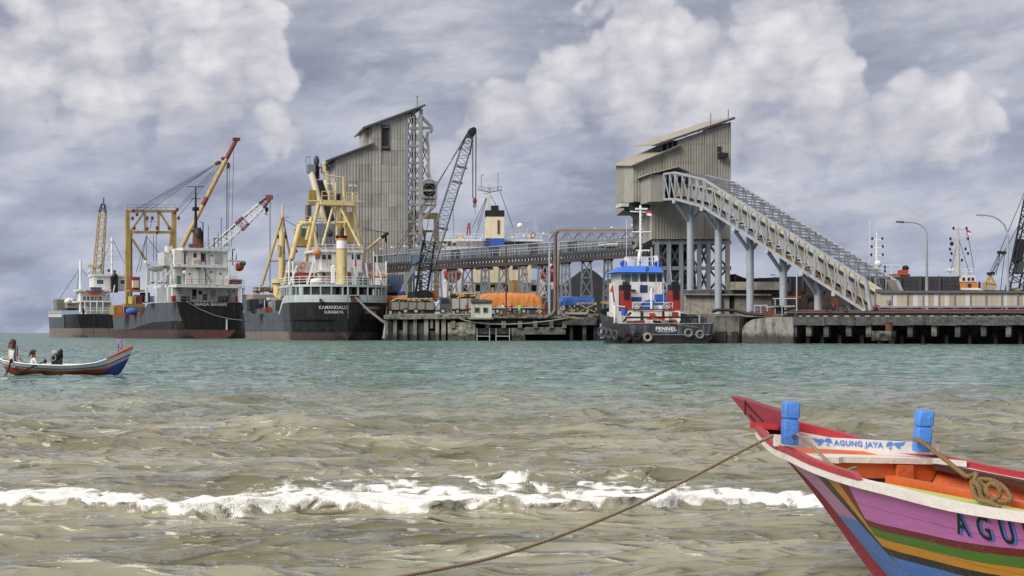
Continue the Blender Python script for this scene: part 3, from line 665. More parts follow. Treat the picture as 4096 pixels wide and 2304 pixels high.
# ropes: three strands laid round a path
mat('rope', (.27, .20, .125), .95, var=.35, sc=25); mat('rope_dark', (.20, .13, .06), .95, var=.4, sc=25)
def laid_rope(name, pts, r, m, parent, pitch=.055):
    P = [Vector(p) for p in pts]; acc = [0]
    for a, c in zip(P, P[1:]): acc.append(acc[-1]+(c-a).length)
    fs = [smooth_interp(acc, [p[i] for p in P]) for i in range(3)]; n = max(8, int(acc[-1]/pitch*7)); b = MB(); line = [Vector((fs[0](L), fs[1](L), fs[2](L))) for L in np.linspace(0, acc[-1], n)]
    a = None; fr = []
    for i in range(n):
        d = (line[min(i+1, n-1)]-line[max(i-1, 0)]).normalized()
        if a is None: a = d.cross(Vector((.1, .2, 1))).normalized()
        a = (a-d*a.dot(d)).normalized(); fr.append((a.copy(), d.cross(a)))
    for k in range(3):
        b.tube([line[i]+(fr[i][0]*math.cos(6.283*(acc[-1]*i/(n-1)/pitch+k/3))+fr[i][1]*math.sin(6.283*(acc[-1]*i/(n-1)/pitch+k/3)))*r*.55 for i in range(n)], r*.58, 5)
    return b.obj(name, m, parent, 2)
rp = [(3092, 1743, 6.92), (3030, 1772, 6.86), (2830, 1876, 6.62), (2544, 2018, 6.3), (2274, 2130, 6.0), (1987, 2226, 5.7), (1640, 2300, 5.35), (1250, 2372, 4.95), (800, 2440, 4.5)]
o = laid_rope('mooring_rope', [W(*p) for p in rp], .0078, 'rope', None)
tag(o, 'tan mooring rope running from the bow down to the left', 'rope')
o = laid_rope('bow_line', [W(3188, 1735, 6.92), W(3240, 1776, 6.88), W(3290, 1825, 6.75), W(3340, 1868, 6.62), W(3365, 1882, 6.6), W(3400, 1878, 6.66), W(3425, 1872, 6.7), W(3400, 1890, 6.66), W(3425, 1892, 6.7)], .008, 'rope', None)
tag(o, 'pale rope tied from the left blue post to the inside of the pink boat', 'rope')
cl = [(3655, 1755, 7.0), (3690, 1768, 6.93), (3730, 1800, 6.85), (3790, 1845, 6.6), (3840, 1885, 6.4), (3875, 1905, 6.3), (3905, 1895, 6.25), (3895, 1930, 6.2), (3900, 1965, 6.15), (3925, 1990, 6.1), (3940, 1950, 6.1), (3915, 1920, 6.12),
      (3960, 1920, 6.1), (4010, 1945, 6.05), (4035, 1975, 6.0), (4045, 1995, 5.98), (4020, 2008, 5.98), (3970, 1995, 6.0), (3945, 1965, 6.02), (3960, 1935, 6.04), (4000, 1960, 6.0), (3995, 1985, 6.0), (3960, 2005, 5.98), (3925, 1985, 6.05), (3915, 1945, 6.08), (3890, 1925, 6.12), (3905, 1990, 6.05), (3960, 2010, 5.95), (4000, 2030, 5.9)]
o = laid_rope('rope_coil', [W(*p) for p in cl], .0105, 'rope_dark', None, .05)
tag(o, 'thick brown rope hanging in loops from the right blue post', 'rope')
# ================================================================ rowing boat with two people on the left
SBD = 43.6; SBX = lambda px: (px-CX)/F*SBD; SBZ = lambda py: H+(HY-py)/F*SBD; Y0 = SBD
tw = thing('outrigger_skiff', 'small white and orange wooden skiff with raised bow floating at far left', 'boat', (SBX(265), SBD, 0))
xs_ = [3, 20, 60, 130, 200, 280, 350, 400, 440, 480, 512, 533]
top_ = smooth_interp(xs_, [1432, 1440, 1447, 1455, 1459, 1461, 1457, 1450, 1437, 1418, 1401, 1390])
keel_ = smooth_interp(xs_, [1436, 1475, 1500, 1504, 1505, 1505, 1503, 1500, 1497, 1494, 1440, 1394])
half_ = smooth_interp(xs_, [.12, .26, .40, .50, .55, .56, .53, .47, .40, .27, .12, .02])
def sh(u, t, side, ins=0.): return Vector((SBX(u), Y0+side*max(0, half_(u)-ins)*t**.6, SBZ(keel_(u))+(SBZ(top_(u))-SBZ(keel_(u)))*t))
def skiff_paint():
    m = bpy.data.materials.new('skiff_paint'); m.use_nodes = True; k = NT(m.node_tree); b = m.node_tree.nodes['Principled BSDF']; b.inputs['Roughness'].default_value = .5
    u, v, _ = k.sep(k.n('ShaderNodeUVMap', uv_map='UVMap').outputs[0]); P = k.n('ShaderNodeNewGeometry').outputs['Position']
    c = (.45, .09, .028)
    c = k.mix(k.m('GREATER_THAN', k.m('ADD', u, k.m('MULTIPLY', v, 12.8)), 650.), c, (.025, .05, .26))
    for lim, col in ((9.4, (.33, .30, .24)), (8.4, (.50, .33, .50)), (6.5, (.045, .03, .13)), (5.2, (.68, .66, .64))):
        c = k.mix(k.m('LESS_THAN', v, k.m('ADD', lim, k.m('MULTIPLY', k.step(u, 350, 480), lim*.55))), c, col)
    n = k.noise(k.vscale(P, (6, 6, 1.5)), 2, 5); c = k.mix(k.m('MULTIPLY', k.step(n, .55, .8), .4), c, (.3, .2, .1)); k.put(b.inputs['Base Color'], c); return m
sp = skiff_paint(); uu = np.linspace(3, 533, 60)
for sd in (-1, 1):
    grid_obj('hull_side', lambda u, t: sh(u, t, sd), uu, np.linspace(0, 1, 14), sp, tw, lambda u, t: (u, (keel_(u)-top_(u))*(1-t)*.42 if True else 0))
    grid_obj('inner_planking', lambda u, t: sh(u, t, sd, .03), np.linspace(10, 520, 40), np.linspace(.2, .99, 6), 'truck_pale', tw)
    b = MB(); b.tube([sh(u, 1, sd)+Vector((0, 0, .01)) for u in uu], .022, 5); b.obj('gunwale', 'clean_white', tw, True)
b = MB(); b.tube([Vector((SBX(u), Y0-half_(u)-.01, SBZ(top_(u))+.03)) for u in np.linspace(440, 533, 8)], [.02, .03, .035, .04, .045, .05, .05, .03], 6); b.obj('bow_rail', 'orange_red', tw, True)
b = MB(); b.tube([Vector((SBX(u), Y0+half_(u)*.8, SBZ(top_(u)-8))) for u in np.linspace(385, 505, 8)], .03, 6); b.obj('far_rail', 'paint_black', tw, True)
MB().prism([Vector((SBX(352), Y0+.1, SBZ(1452))), Vector((SBX(385), Y0+.1, SBZ(1440))), Vector((SBX(450), Y0+.1, SBZ(1424))), Vector((SBX(442), Y0+.1, SBZ(1436))), Vector((SBX(400), Y0+.1, SBZ(1446)))], (0, .3, 0)).obj('foredeck', 'paint_blue', tw)
for u in (70, 165, 300): MB().box((SBX(u), Y0, SBZ(1466)), (.2, .95, .03)).obj('thwart', 'truck_pale', tw)
for u, h_ in ((473, 1347), (488, 1347)): beam('flag_staff', (SBX(u), Y0, SBZ(1425)), (SBX(u), Y0, SBZ(h_)), .028, 'green', tw, rnd=True)
mat('ribbon', (.42, .22, .40), .8)
for py, h_ in ((1362, 14), (1372, 10), (1397, 8)):
    b = MB(); b.prism([Vector((SBX(470), Y0-.03, SBZ(py+h_/2))), Vector((SBX(474), Y0-.05, SBZ(py+h_/2-3))), Vector((SBX(491), Y0-.02, SBZ(py+h_/2-1))), Vector((SBX(490), Y0-.03, SBZ(py-h_/2))), Vector((SBX(480), Y0-.06, SBZ(py-h_/2-3))), Vector((SBX(471), Y0-.03, SBZ(py-h_/2+2)))], (0, .04, 0)); b.obj('ribbon', 'ribbon', tw)
# engine
en = thing('boat_engine', 'black boat engine with grey tank mounted amidships in the white skiff', 'engine', (SBX(230), SBD, .1))
def pxl(u, y, dy=0.): return Vector((SBX(u), Y0+dy, SBZ(y)))
b = MB(); b.box(pxl(228, 1450), (.26, .26, .18)); b.box(pxl(224, 1432), (.18, .2, .2)); b.tube([pxl(232, 1440), pxl(240, 1425), pxl(244, 1410)], .06, 8); b.obj('engine_block', 'black', en, True)
b = MB(); b.ell(pxl(221, 1412), (.24, .24, .20)); b.obj('fuel_tank', 'truck_pale', en, True)
b = MB(); b.ell(pxl(243, 1408), (.14, .16, .20)); b.tube([pxl(243, 1405), pxl(250, 1420), pxl(247, 1440)], .022, 6); b.obj('exhaust', 'dark', en, True)
MB().torus(pxl(219, 1432, -.14), (0, 1, 0), .08, .02).obj('flywheel', 'steel', en, True)
for nm, pts, lb in (('steering_oar', [(66, 1440, -.45), (62, 1458, -.5), (57, 1478, -.55), (53, 1490, -.6)], 'black oar hanging over the stern beside the sitting rower'), ('rowing_oar', [(198, 1442, -.3), (162, 1462, -.55), (125, 1485, -.85), (105, 1496, -1.0)], 'long dark oar reaching from the skiff into the water')):
    t = thing(nm, lb, 'oar', pxl(*pts[0]))
    P = [pxl(*p) for p in pts]; MB().tube(P, [.022, .03, .03, .025], 6).obj('shaft', 'black', t, True)
    d = (P[-1]-P[-2]).normalized(); MB().prism([P[-1]+Vector((-.05, 0, -.02)), P[-1]+Vector((.05, 0, .02)), P[-1]+d*.22+Vector((.07, 0, .02)), P[-1]+d*.22+Vector((-.07, 0, -.04))], (0, .02, 0)).obj('blade', 'rust', t)
    MB().ell(P[0]+(P[1]-P[0])*.1, (.11, .11, .14)).obj('grip', 'black', t, True)
# two people
sit = dict(pelvis=(0, 0, .25), chest=(0, -.02, .58), neck=(0, -.03, .78), head=(0, -.05, .90), crown=(0, -.05, 1.02), ls=(-.18, -.02, .71), rs=(.18, -.02, .71), le=(-.27, -.05, .45), re=(.27, -.06, .46), lh=(-.22, -.25, .32), rh=(.24, -.26, .36),
           lp=(-.1, -.03, .22), rp=(.1, -.03, .22), lk=(-.12, -.42, .28), rk=(.12, -.42, .28), la=(-.12, -.48, -.1), ra=(.12, -.48, -.1), lt=(-.12, -.6, -.12), rt=(.12, -.6, -.12))
p1 = person('person', 'person in a cream shirt with brown headcloth sitting at the stern of the skiff', (SBX(50), Y0+.05, SBZ(1480)), math.radians(150), sit, (.64, .60, .44), (.03, .04, .07), s=.84)
p2 = person('person', 'person in a white shirt slumped low in the skiff beside the engine', (SBX(131), Y0, SBZ(1502)), math.radians(120), dict(sit, le=(-.3, -.1, .5), re=(.3, -.15, .52), rh=(.2, -.45, .55)), (.68, .64, .60), (.1, .1, .1), s=.72)
for p, z, s_ in ((p1, .87, 1.), (p2, .74, .8)):
    b = MB(); b.ell((0, .01, z-.02), (.19*s_, .21*s_, .21*s_)); b.prism([(-.09*s_, .05, z), (.09*s_, .05, z), (.10*s_, .09, z-.2*s_), (-.10*s_, .09, z-.2*s_)], (0, .03, 0)); b.obj('headcloth', 'hair', p, True)
pd = thing('bundle_of_poles', 'purple wrapped poles propped upright beside the person at the stern', 'poles', pxl(72, 1450))
for u, y0, y1, r in ((70, 1445, 1388, .035), (75, 1442, 1386, .025), (79, 1425, 1387, .02)): MB().tube([pxl(u, y0, -.2), pxl(u-1, (y0+y1)/2, -.2), pxl(u+1, y1, -.2)], [r*1.2, r, r*.7], 6).obj('pole', 'navy' if u != 75 else 'ribbon', pd, True)
# ================================================================ storage tower, transfer tower, conveyors
def lerp(a, b, t): return a+(b-a)*t
def yline(x0, y0, x1, y1): return lambda x: y0+(y1-y0)*(x-x0)/(x1-x0)
def cladding(parent, f, cols, rows, topf, mats, pitch, amp, off, skip=(), name='wall_panel'):
    """separate profiled sheets, row by row, cut to the roof line"""
    n = 0
    for i in range(len(cols)-1):
        for j in range(len(rows)-1):
            x0, x1, yb, yt = cols[i], cols[i+1], rows[j], rows[j+1]
            if (i, j) in skip: continue
            a, c = max(yt, topf(x0+.01)), max(yt, topf(x1-.01))
            if a > yb-3 or c > yb-3: 
                if a > yb-3 and c > yb-3: continue
                a, c = min(a, yb-.5), min(c, yb-.5)
            o_ = off+((i*7+j*5) % 3)*.02; g = .6
            MB().corr(f(x0+.3, yb, o_), f(x1-.3, yb, o_), f(x0+.3, a+g, o_), f(x1-.3, c+g, o_), f.n, pitch, amp).obj(name, mats[(i*3+j*5+(i*j) % 4) % len(mats)], parent); n += 1
    return n
def roof_slab(parent, pts, th, m, name='roof', ribs=0):
    b = MB(); b.prism(pts, (0, 0, th)); o = b.obj(name, m, parent)
    return o
# ---- tall storage tower
f = plane(1340, 296, 1625, 300); vec = G(1313, 309)-G(1341, 296); base = f(1480, 1250); base.z = 4.4
silo = thing('storage_tower', 'tall grey corrugated storage tower with stepped sloping roof behind the yellow-masted ship', 'building', base)
t1, t2 = yline(1341, 637, 1490, 579), yline(1487, 497, 1623, 452); topf = lambda x: t1(x) if x < 1487 else t2(x)
MB().prism([f(1341, 1255), f(1623, 1255), f(1623, 453), f(1487, 498), f(1487, 581), f(1341, 638)], vec).obj('wall_core', 'sheet_b', silo)
cladding(silo, f, [1341, 1388, 1437, 1487, 1526, 1556, 1590, 1623], [1255, 1140, 1030, 974, 927, 880, 828, 775, 725, 659, 602, 554, 500, 440], topf, ['sheet', 'sheet_b', 'sheet_c', 'sheet', 'sheet_c'], .62, .065, .08, skip={(4, 9), (4, 10), (4, 11)} - {(4, 8)})
for yb, yt in ((1020, 930), (930, 840), (840, 750), (750, 640)):
    p0, p1 = f(1341, yb), f(1341, yb)+vec; h_ = f(1341, yt).z-f(1341, yb).z; nn = Vector((-vec.y, vec.x, 0)).normalized(); nn = nn if nn.x < 0 else -nn
    MB().corr(p0+nn*.05, p1+nn*.05, p0+nn*.05+Vector((0, 0, h_-.03)), p1+nn*.05+Vector((0, 0, h_-.03)), nn, .7, .08).obj('wall_panel', 'sheet_c', silo)
p0 = f(1487, 577); MB().corr(p0-f.t*.06, p0+vec-f.t*.06, p0-f.t*.06+Vector((0, 0, 3.6)), p0+vec-f.t*.06+Vector((0, 0, 3.6)), -f.t, .7, .06).obj('wall_panel', 'sheet_c', silo)
MB().prism([f(1527, 601, .03), f(1555, 601, .03), f(1555, 500, .03), f(1527, 500, .03)], f.n*.04).obj('opening', 'dark', silo)
for y in (508, 590): MB().box(f(1541, y, .25), (1.5, .3, .5)).obj('sill', 'steel_dark', silo)
for x in (1526, 1556): beam('jamb', f(x, 602, .2), f(x, 498, .2), .25, 'steel_dark', silo)
for (x0, y0, x1, y1) in ((1303, 645, 1494, 574), (1452, 512, 1702, 420)):
    a, c = f(x0, y0, .9), f(x1, y1, .9); v2 = vec*1.08-f.n*.9
    ro = MB().prism([a, c, c+v2, a+v2], (0, 0, .28)).obj('roof', 'sheet_b', silo)
    b = MB(); b.bar(a-Vector((0, 0, .05)), c-Vector((0, 0, .05)), .14, .34); b.obj('verge_trim', 'steel_dark', ro)
    for k in range(7): p = a.lerp(c, (k+.5)/7)-Vector((0, 0, .2)); MB().bar(p, p+v2*.4, .12, .2).obj('purlin', 'steel_dark', ro)
beam('aerial', f(1669, 424), f(1669, 386), .16, 'steel_dark', silo, rnd=True); MB().box(f(1669, 386), (.5, .3, .25)).obj('aerial_head', 'yellow_dark', silo)
MB().prism([f(1464, 590, .0)+vec*.3, f(1487, 588)+vec*.3, f(1487, 505)+vec*.3, f(1464, 512)+vec*.3], vec*.5).obj('stair_head', 'sheet_c', silo)
# ---- open steel frame with lift machinery beside it
fr = thing('steel_elevator_tower', 'open grey steel elevator frame with braced bays standing against the storage tower', 'tower', f(1655, 1255))
for off in (0., -5.5):
    beam('column', f(1628, 1255, off), f(1628, 455, off), .55, 'steel', fr); beam('column', f(1682, 1250 if off else 940, off), f(1684, 438, off), .8, 'frame_grey', fr); beam('column', f(1655, 1250 if off else 1000, off), f(1656, 446, off), .4, 'frame_grey', fr)
    ys = [452, 514, 585, 652, 713, 761, 819, 887, 935, 1000]
    for k, y in enumerate(ys[1:]): beam('girder', f(1626, y, off), f(1694 if k < 6 else 1688, y, off), .55, 'frame_grey', fr)
    for ya, yb in zip(ys, ys[1:]):
        ym = (ya+yb)/2
        for sg in ((1628, ya, 1655, yb), (1655, ya, 1628, yb), (1656, ya, 1683, yb), (1683, ya, 1656, yb))[:4 if off == 0 else 2]: beam('brace', f(sg[0], sg[1], off), f(sg[2], sg[3], off), .22, 'frame_grey', fr)
        if off == 0: beam('stair_flight', f(1632, yb, -2), f(1650, ya, -2), .5, 'steel_dark', fr, h=.15)
    beam('leg', f(1683, 935, off), f(1640, 1030, off), .7, 'frame_grey', fr); beam('leg', f(1683, 935, off), f(1686, 1120, off), .6, 'frame_grey', fr)
for y in (514, 585, 652, 713, 761, 819, 887): beam('tie', f(1679, y, 0), f(1679, y, -5.5), .4, 'steel', fr)
MB().prism([f(1652, 1000, -1.5), f(1664, 1000, -1.5), f(1664, 470, -1.5), f(1652, 470, -1.5)], -f.n*1.5).obj('elevator_casing', 'steel_dark', fr)
for p in ([(1684, 465), (1728, 510), (1728, 522), (1722, 530)], [(1682, 512), (1728, 512)], [(1684, 588), (1710, 606), (1716, 640)], [(1712, 528), (1706, 556), (1714, 590), (1714, 690), (1720, 712)]):
    for a, c in zip(p, p[1:]): beam('bracket', f(*a, 0), f(*c, 0), .55, 'frame_grey', fr)
for ya, yb in ((530, 590), (590, 650), (650, 712)):
    beam('hoist_brace', f(1686, ya), f(1712, yb), .2, 'steel', fr); beam('hoist_brace', f(1712, ya), f(1686, yb), .2, 'steel', fr)
cb = thing('machine_cabin', 'dark steel machine cabin with round cage hung off the elevator frame', 'cabin', f(1716, 890))
MB().prism([f(1689, 789, .5), f(1745, 789, .5), f(1745, 732, .5), f(1689, 732, .5)], -f.n*3).obj('cabin_core', 'dark', cb)
for a, c in (((1687, 790), (1747, 790)), ((1687, 730), (1747, 730)), ((1689, 792), (1689, 728)), ((1746, 792), (1746, 728)), ((1689, 745), (1700, 730)), ((1746, 745), (1735, 730)), ((1689, 775), (1700, 790)), ((1746, 775), (1735, 790)), ((1692, 762), (1744, 762))): beam('frame', f(*a, .7), f(*c, .7), .42, 'frame_grey', cb)
MB().prism([f(1684, 728, .8), f(1749, 728, .8), f(1720, 715, .8), f(1712, 715, .8)], -f.n*3.4).obj('cabin_roof', 'steel', cb)
MB().torus(f(1717, 758, .75), f.n, .95, .12).obj('guard_ring', 'steel_dark', cb, True)
for a, c in (((1693, 792), (1693, 820)), ((1741, 792), (1741, 820)), ((1690, 806), (1744, 806)), ((1680, 820), (1744, 820)), ((1742, 822), (1688, 876)), ((1712, 820), (1688, 850))): beam('support', f(*a, .5), f(*c, .5), .5, 'frame_grey', cb)
MB().box(f(1718, 800, -.5), (2.1, 1.6, .7)).obj('motor', 'steel_light', cb)
# ---- long level gallery
g1 = plane(1490, 266, 2650, 232)
gal = thing('conveyor_gallery', 'long grey covered conveyor gallery on trestles rising gently to the right', 'conveyor', g1(2050, 1255))
gt = lambda x: float(np.interp(x, [1490, 1740, 2199, 2540, 2650], [1027, 1004, 972, 949, 941])); gm = lambda x: float(np.interp(x, [1490, 1740, 2199, 2500, 2650], [1060, 1046, 1017, 996, 987])); gb = lambda x: float(np.interp(x, [1490, 1740, 2199, 2500, 2650], [1092, 1075, 1051, 1028, 1018]))
xs_ = list(range(1490, 2660, 39))
for k, (a, c) in enumerate(zip(xs_, xs_[1:])):
    MB().corr(g1(a+.4, gm(a)), g1(c-.4, gm(c)), g1(a+.4, gt(a)), g1(c-.4, gt(c)), g1.n, .55, .12).obj('side_panel', 'steel' if k % 4 else 'hull_grey', gal)
    MB().corr(g1(a+.4, gm(a), -4), g1(c-.4, gm(c), -4), g1(a+.4, gt(a), -4), g1(c-.4, gt(c), -4), -g1.n, .9, .12).obj('side_panel', 'steel', gal)
    MB().prism([g1(a, gt(a)-1, .2), g1(c, gt(c)-1, .2), g1(c, gt(c)-1, -4.2), g1(a, gt(a)-1, -4.2)], (0, 0, .12)).obj('roof_sheet', 'steel_light', gal)
    MB().prism([g1(a, gm(a)+2, .1), g1(c, gm(c)+2, .1), g1(c, gm(c)+2, -4.1), g1(a, gm(a)+2, -4.1)], (0, 0, -.12)).obj('floor_plate', 'steel_dark', gal)
for off in (.15, -4.1):
    for yf, w_, m_ in ((gm, .4, 'steel_dark'), (gb, .36, 'boot_red' if off > 0 else 'steel_dark')):
        for a, c in ((1490, 1740), (1740, 2199), (2199, 2500), (2500, 2650)): beam('chord', g1(a, yf(a), off), g1(c, yf(c), off), w_, m_, gal)
    for k, x in enumerate(np.arange(1490, 2640, 13)): beam('lattice_bar', g1(x, gb(x), off), g1(x+13, gm(x+13), off), .26, 'steel_dark', gal); beam('lattice_bar', g1(x, gm(x), off), g1(x+13, gb(x+13), off), .26, 'steel_dark', gal)
rail(gal, [g1(x, gt(x)-1, -.2) for x in (1500, 1740, 1960)], 1.15, 'steel', .07, sp=1.2); rail(gal, [g1(x, gm(x)-8, .5) for x in range(1700, 2600, 60)], 1.0, 'steel_light', .08, sp=1.6)
xw = [1745, 1809, 1871, 1941, 2015, 2091, 2171, 2263, 2346, 2432]
for k, x in enumerate(xw):
    D = g1(x, 1200).y; tt = thing('trestle', f'{["first","second","third","fourth","fifth","sixth","seventh","eighth","ninth","tenth"][k]} braced grey steel trestle under the gallery, counting from the storage tower', 'trestle', g1(x, 1255, -1.), group='steel trestles under the conveyor gallery')
    wt_, wb = (13, 22) if k % 2 else (16, 26); zb = 4.46
    for off in (-.3, -3.6):
        y0 = gb(x)+2; P = lambda i, s, y1=1262: g1(x+s*lerp(wt_, wb, i), lerp(y0, y1, i), off)
        for s in (-1, 1): beam('leg', P(0, s), P(1, s), .34, 'steel', tt)
        if k % 2: beam('leg', P(0, 0), P(1, 0), .3, 'steel', tt)
        nt = 3
        for i in range(nt):
            beam('brace', P(i/nt, -1), P((i+1)/nt, 1), .16, 'steel', tt); beam('brace', P(i/nt, 1), P((i+1)/nt, -1), .16, 'steel', tt); beam('strut', P((i+1)/nt-.02, -1), P((i+1)/nt-.02, 1), .2, 'steel', tt)
    for off in (-.3, -3.6): beam('cap_beam', g1(x-wt_-6, gb(x)+2, off), g1(x+wt_+6, gb(x)+2, off), .55, 'steel_dark', tt)
# floodlights on thin poles along the gallery
fl = [(1527, 996), (1571, 990), (1624, 986), (1672, 984), (1779, 978), (1820, 968), (1877, 963), (1930, 957), (2055, 950), (2102, 943), (2180, 935), (2316, 921), (2385, 917), (2453, 911), (2535, 901)]
for k, (x, y) in enumerate(fl):
    t = thing('floodlight', f'small white floodlight on a thin pole above the gallery, {["first","second","third","fourth","fifth","sixth","seventh","eighth","ninth","tenth","eleventh","twelfth","thirteenth","fourteenth","fifteenth"][k]} from the left', 'lamp', g1(x, gt(x), -2), group='floodlights along the gallery roof')
    beam('pole', g1(x+4, gt(x)-1, -2), g1(x+4, y+2, -2), .08, 'steel', t)
    MB().bar(g1(x-7, y-2, -1.6), g1(x+8, y+3, -2.4), .42, .2).obj('lamp_head', 'clean_white', t)
bn = thing('banner', 'faded white banner with red and green print on the conveyor gallery side', 'banner', g1(2435, 980, .4))
MB().prism([g1(2396, 986, .35), g1(2473, 984, .35), g1(2473, 966, .35), g1(2396, 968, .35)], g1.n*.03).obj('cloth', 'offwhite', bn)
MB().prism([g1(2400, 972, .39), g1(2470, 970, .39), g1(2470, 967.5, .39), g1(2400, 969, .39)], g1.n*.01).obj('green_print', 'green', bn)
for a, c in ((2420, 2436), (2438, 2452), (2453, 2462)): MB().prism([g1(a, 982, .39), g1(c, 981.5, .39), g1(c, 978, .39), g1(a, 978.5, .39)], g1.n*.01).obj('red_print', 'red', bn)
# ---- pipe bridge with the big rusty pipe
pb = plane(2190, 234, 2675, 212)
br = thing('pipe_bridge', 'grey lattice pipe bridge carrying a rusty pipe above the orange truck', 'bridge', pb(2197, 1255))
for off in (0, -1.6):
    for y in (928, 960): beam('chord', pb(2197, y, off), pb(2669, y, off), .28, 'steel', br)
    for k in range(20):
        x0 = 2197+k*23.6; a, c = (928, 960) if k % 2 else (960, 928)
        beam('lattice_bar', pb(x0, a, off), pb(x0+23.6, c, off), .17, 'steel', br)
        if k % 2: beam('post', pb(x0, 928, off), pb(x0, 960, off), .15, 'steel', br)
    for x in (2197, 2233): beam('column', pb(x, 925, off), pb(x, 1258, off), .3, 'steel_light', br)
    for x in (2641, 2669): beam('column', pb(x, 925, off), pb(x, 1255, off), .36, 'steel', br)
    for k in range(7): y0, y1 = 960+k*42, 1002+k*42; beam('brace', pb(2641, y0, off), pb(2669, y1, off), .18, 'steel', br); beam('brace', pb(2669, y0, off), pb(2641, y1, off), .18, 'steel', br)
pts = [pb(1990, 1273, 2.5), pb(2140, 1271, 2.2), pb(2185, 1268, 1.8), pb(2210, 1257, 1.0), pb(2220, 1240, .6), pb(2221, 1180, .4), pb(2221, 1000, .4), pb(2221, 945, .4), pb(2224, 930, .3), pb(2232, 923, .1), pb(2250, 921, -.4), pb(2400, 922, -.8), pb(2540, 922, -.8)]
tag(MB().tube(pts, .3, 10).obj('rusty_pipe', 'pipe_rust', None, True), 'big rusty pipe rising from the quay and bending along the pipe bridge', 'pipe')
tag(MB().tube([pb(2238, 1000, 1), pb(2231, 1200, 1), pb(2236, 1240, 1), pb(2255, 1262, 1), pb(2290, 1272, 1), pb(2340, 1276, 1)], .16, 8).obj('drain_pipe', 'pipe_rust', None, True), 'thin rusty pipe curving right at the foot of the pipe bridge', 'pipe')
# ---- transfer tower on legs
f2 = plane(2536, 205, 2924, 208); v2 = G(2467, 230)-G(2536, 205)
tr = thing('transfer_tower', 'khaki corrugated transfer tower on steel legs where the inclined conveyor arrives', 'building', f2(2740, 1245))
ta, tb_ = yline(2536, 660, 2716, 588), yline(2712, 558, 2924, 486); top2 = lambda x: ta(x) if x < 2712 else tb_(x)
MB().prism([f2(2536, 806), f2(2610, 806), f2(2610, 956), f2(2922, 956), f2(2924, 487), f2(2712, 559), f2(2712, 591), f2(2536, 661)], v2).obj('wall_core', 'khaki_b', tr)
cladding(tr, f2, [2536, 2573, 2610, 2660, 2712, 2764, 2817, 2870, 2923], [806, 728, 651, 576, 470], top2, ['khaki', 'khaki_b', 'khaki'], .42, .065, .06)
cladding(tr, f2, [2610, 2660, 2712, 2764, 2817, 2870, 2922], [956, 880, 806], lambda x: 0, ['khaki_b', 'khaki'], .42, .065, .06)
nn = Vector((-v2.y, v2.x, 0)).normalized(); nn = nn if nn.x < 0 else -nn
for px, rows in ((2536, (806, 728, 664)), (2610, (956, 880, 808))):
    for ya, yb in zip(rows, rows[1:]):
        p0 = f2(px, ya)+nn*.05; h_ = f2(px, yb).z-f2(px, ya).z
        e_ = 3.0 if (px == 2536 and yb == 664) else 0
        for k in range(2): MB().corr(p0+v2*(k/2), p0+v2*((k+1)/2-.005), p0+v2*(k/2)+Vector((0, 0, h_-.03+e_*k/2)), p0+v2*((k+1)/2-.005)+Vector((0, 0, h_-.03+e_*(k+1)/2)), nn, .5, .08).obj('wall_panel', 'beige_dark' if False else ('khaki' if k else 'sheet_c'), tr)
for (x0, y0, x1, y1) in ((2527, 665, 2722, 582), (2622, 580, 2940, 471)):
    a, c = f2(x0, y0, .7), f2(x1, y1, .7); vv = v2*1.04-f2.n*.7+Vector((0, 0, 3.2)); n_ = 6
    ro = MB().bar(a-Vector((0, 0, .05)), c-Vector((0, 0, .05)), .12, .3).obj('verge_trim', 'steel_dark', tr)
    for k in range(n_):
        p, r_ = a.lerp(c, k/n_), a.lerp(c, (k+1)/n_-.003); MB().prism([p, r_, r_+vv, p+vv], (0, 0, .16+.02*(k % 2))).obj('roof_sheet', 'roof', tr)
    for k in range(6): p = a.lerp(c, (k+.3)/6)-Vector((0, 0, .2)); beam('purlin', p, p+vv*.3, .14, 'steel_dark', tr)
MB().prism([f2(2644, 592, -.6), f2(2712, 590, -.6), f2(2712, 562, -.6), f2(2644, 580, -.6)], v2*.8).obj('ridge_vent', 'dark', tr); MB().prism([f2(2712, 592, -.3), f2(2712, 560, -.3), f2(2712, 560, -.3)+v2+Vector((0, 0, 3)), f2(2712, 592, -.3)+v2], f2.t*.2).obj('clerestory_wall', 'khaki_b', tr); MB().prism([f2(2924, 490, -.3), f2(2924, 490, -.3)+v2+Vector((0, 0, 3)), f2(2924, 490, -.3)+v2], -f2.t*.2).obj('gable_wall', 'khaki_b', tr)
for x in (2646, 2670, 2690, 2708): beam('vent_post', f2(x, 605), f2(x, 565), .25, 'steel_dark', tr)
MB().prism([f2(2868, 607, .12), f2(2885, 607, .12), f2(2885, 586, .12), f2(2868, 586, .12)], f2.n*.1).obj('window', 'glass', tr)
MB().prism([f2(2870, 634, .1), f2(2904, 632, .1), f2(2904, 616, .1), f2(2870, 612, .1)], f2.n*1.1).obj('vent_hood', 'dark', tr)
for x, y in ((2843, 452), (2913, 436)): beam('aerial', f2(x, y+45, -2), f2(x, y, -2), .1, 'steel_dark', tr)
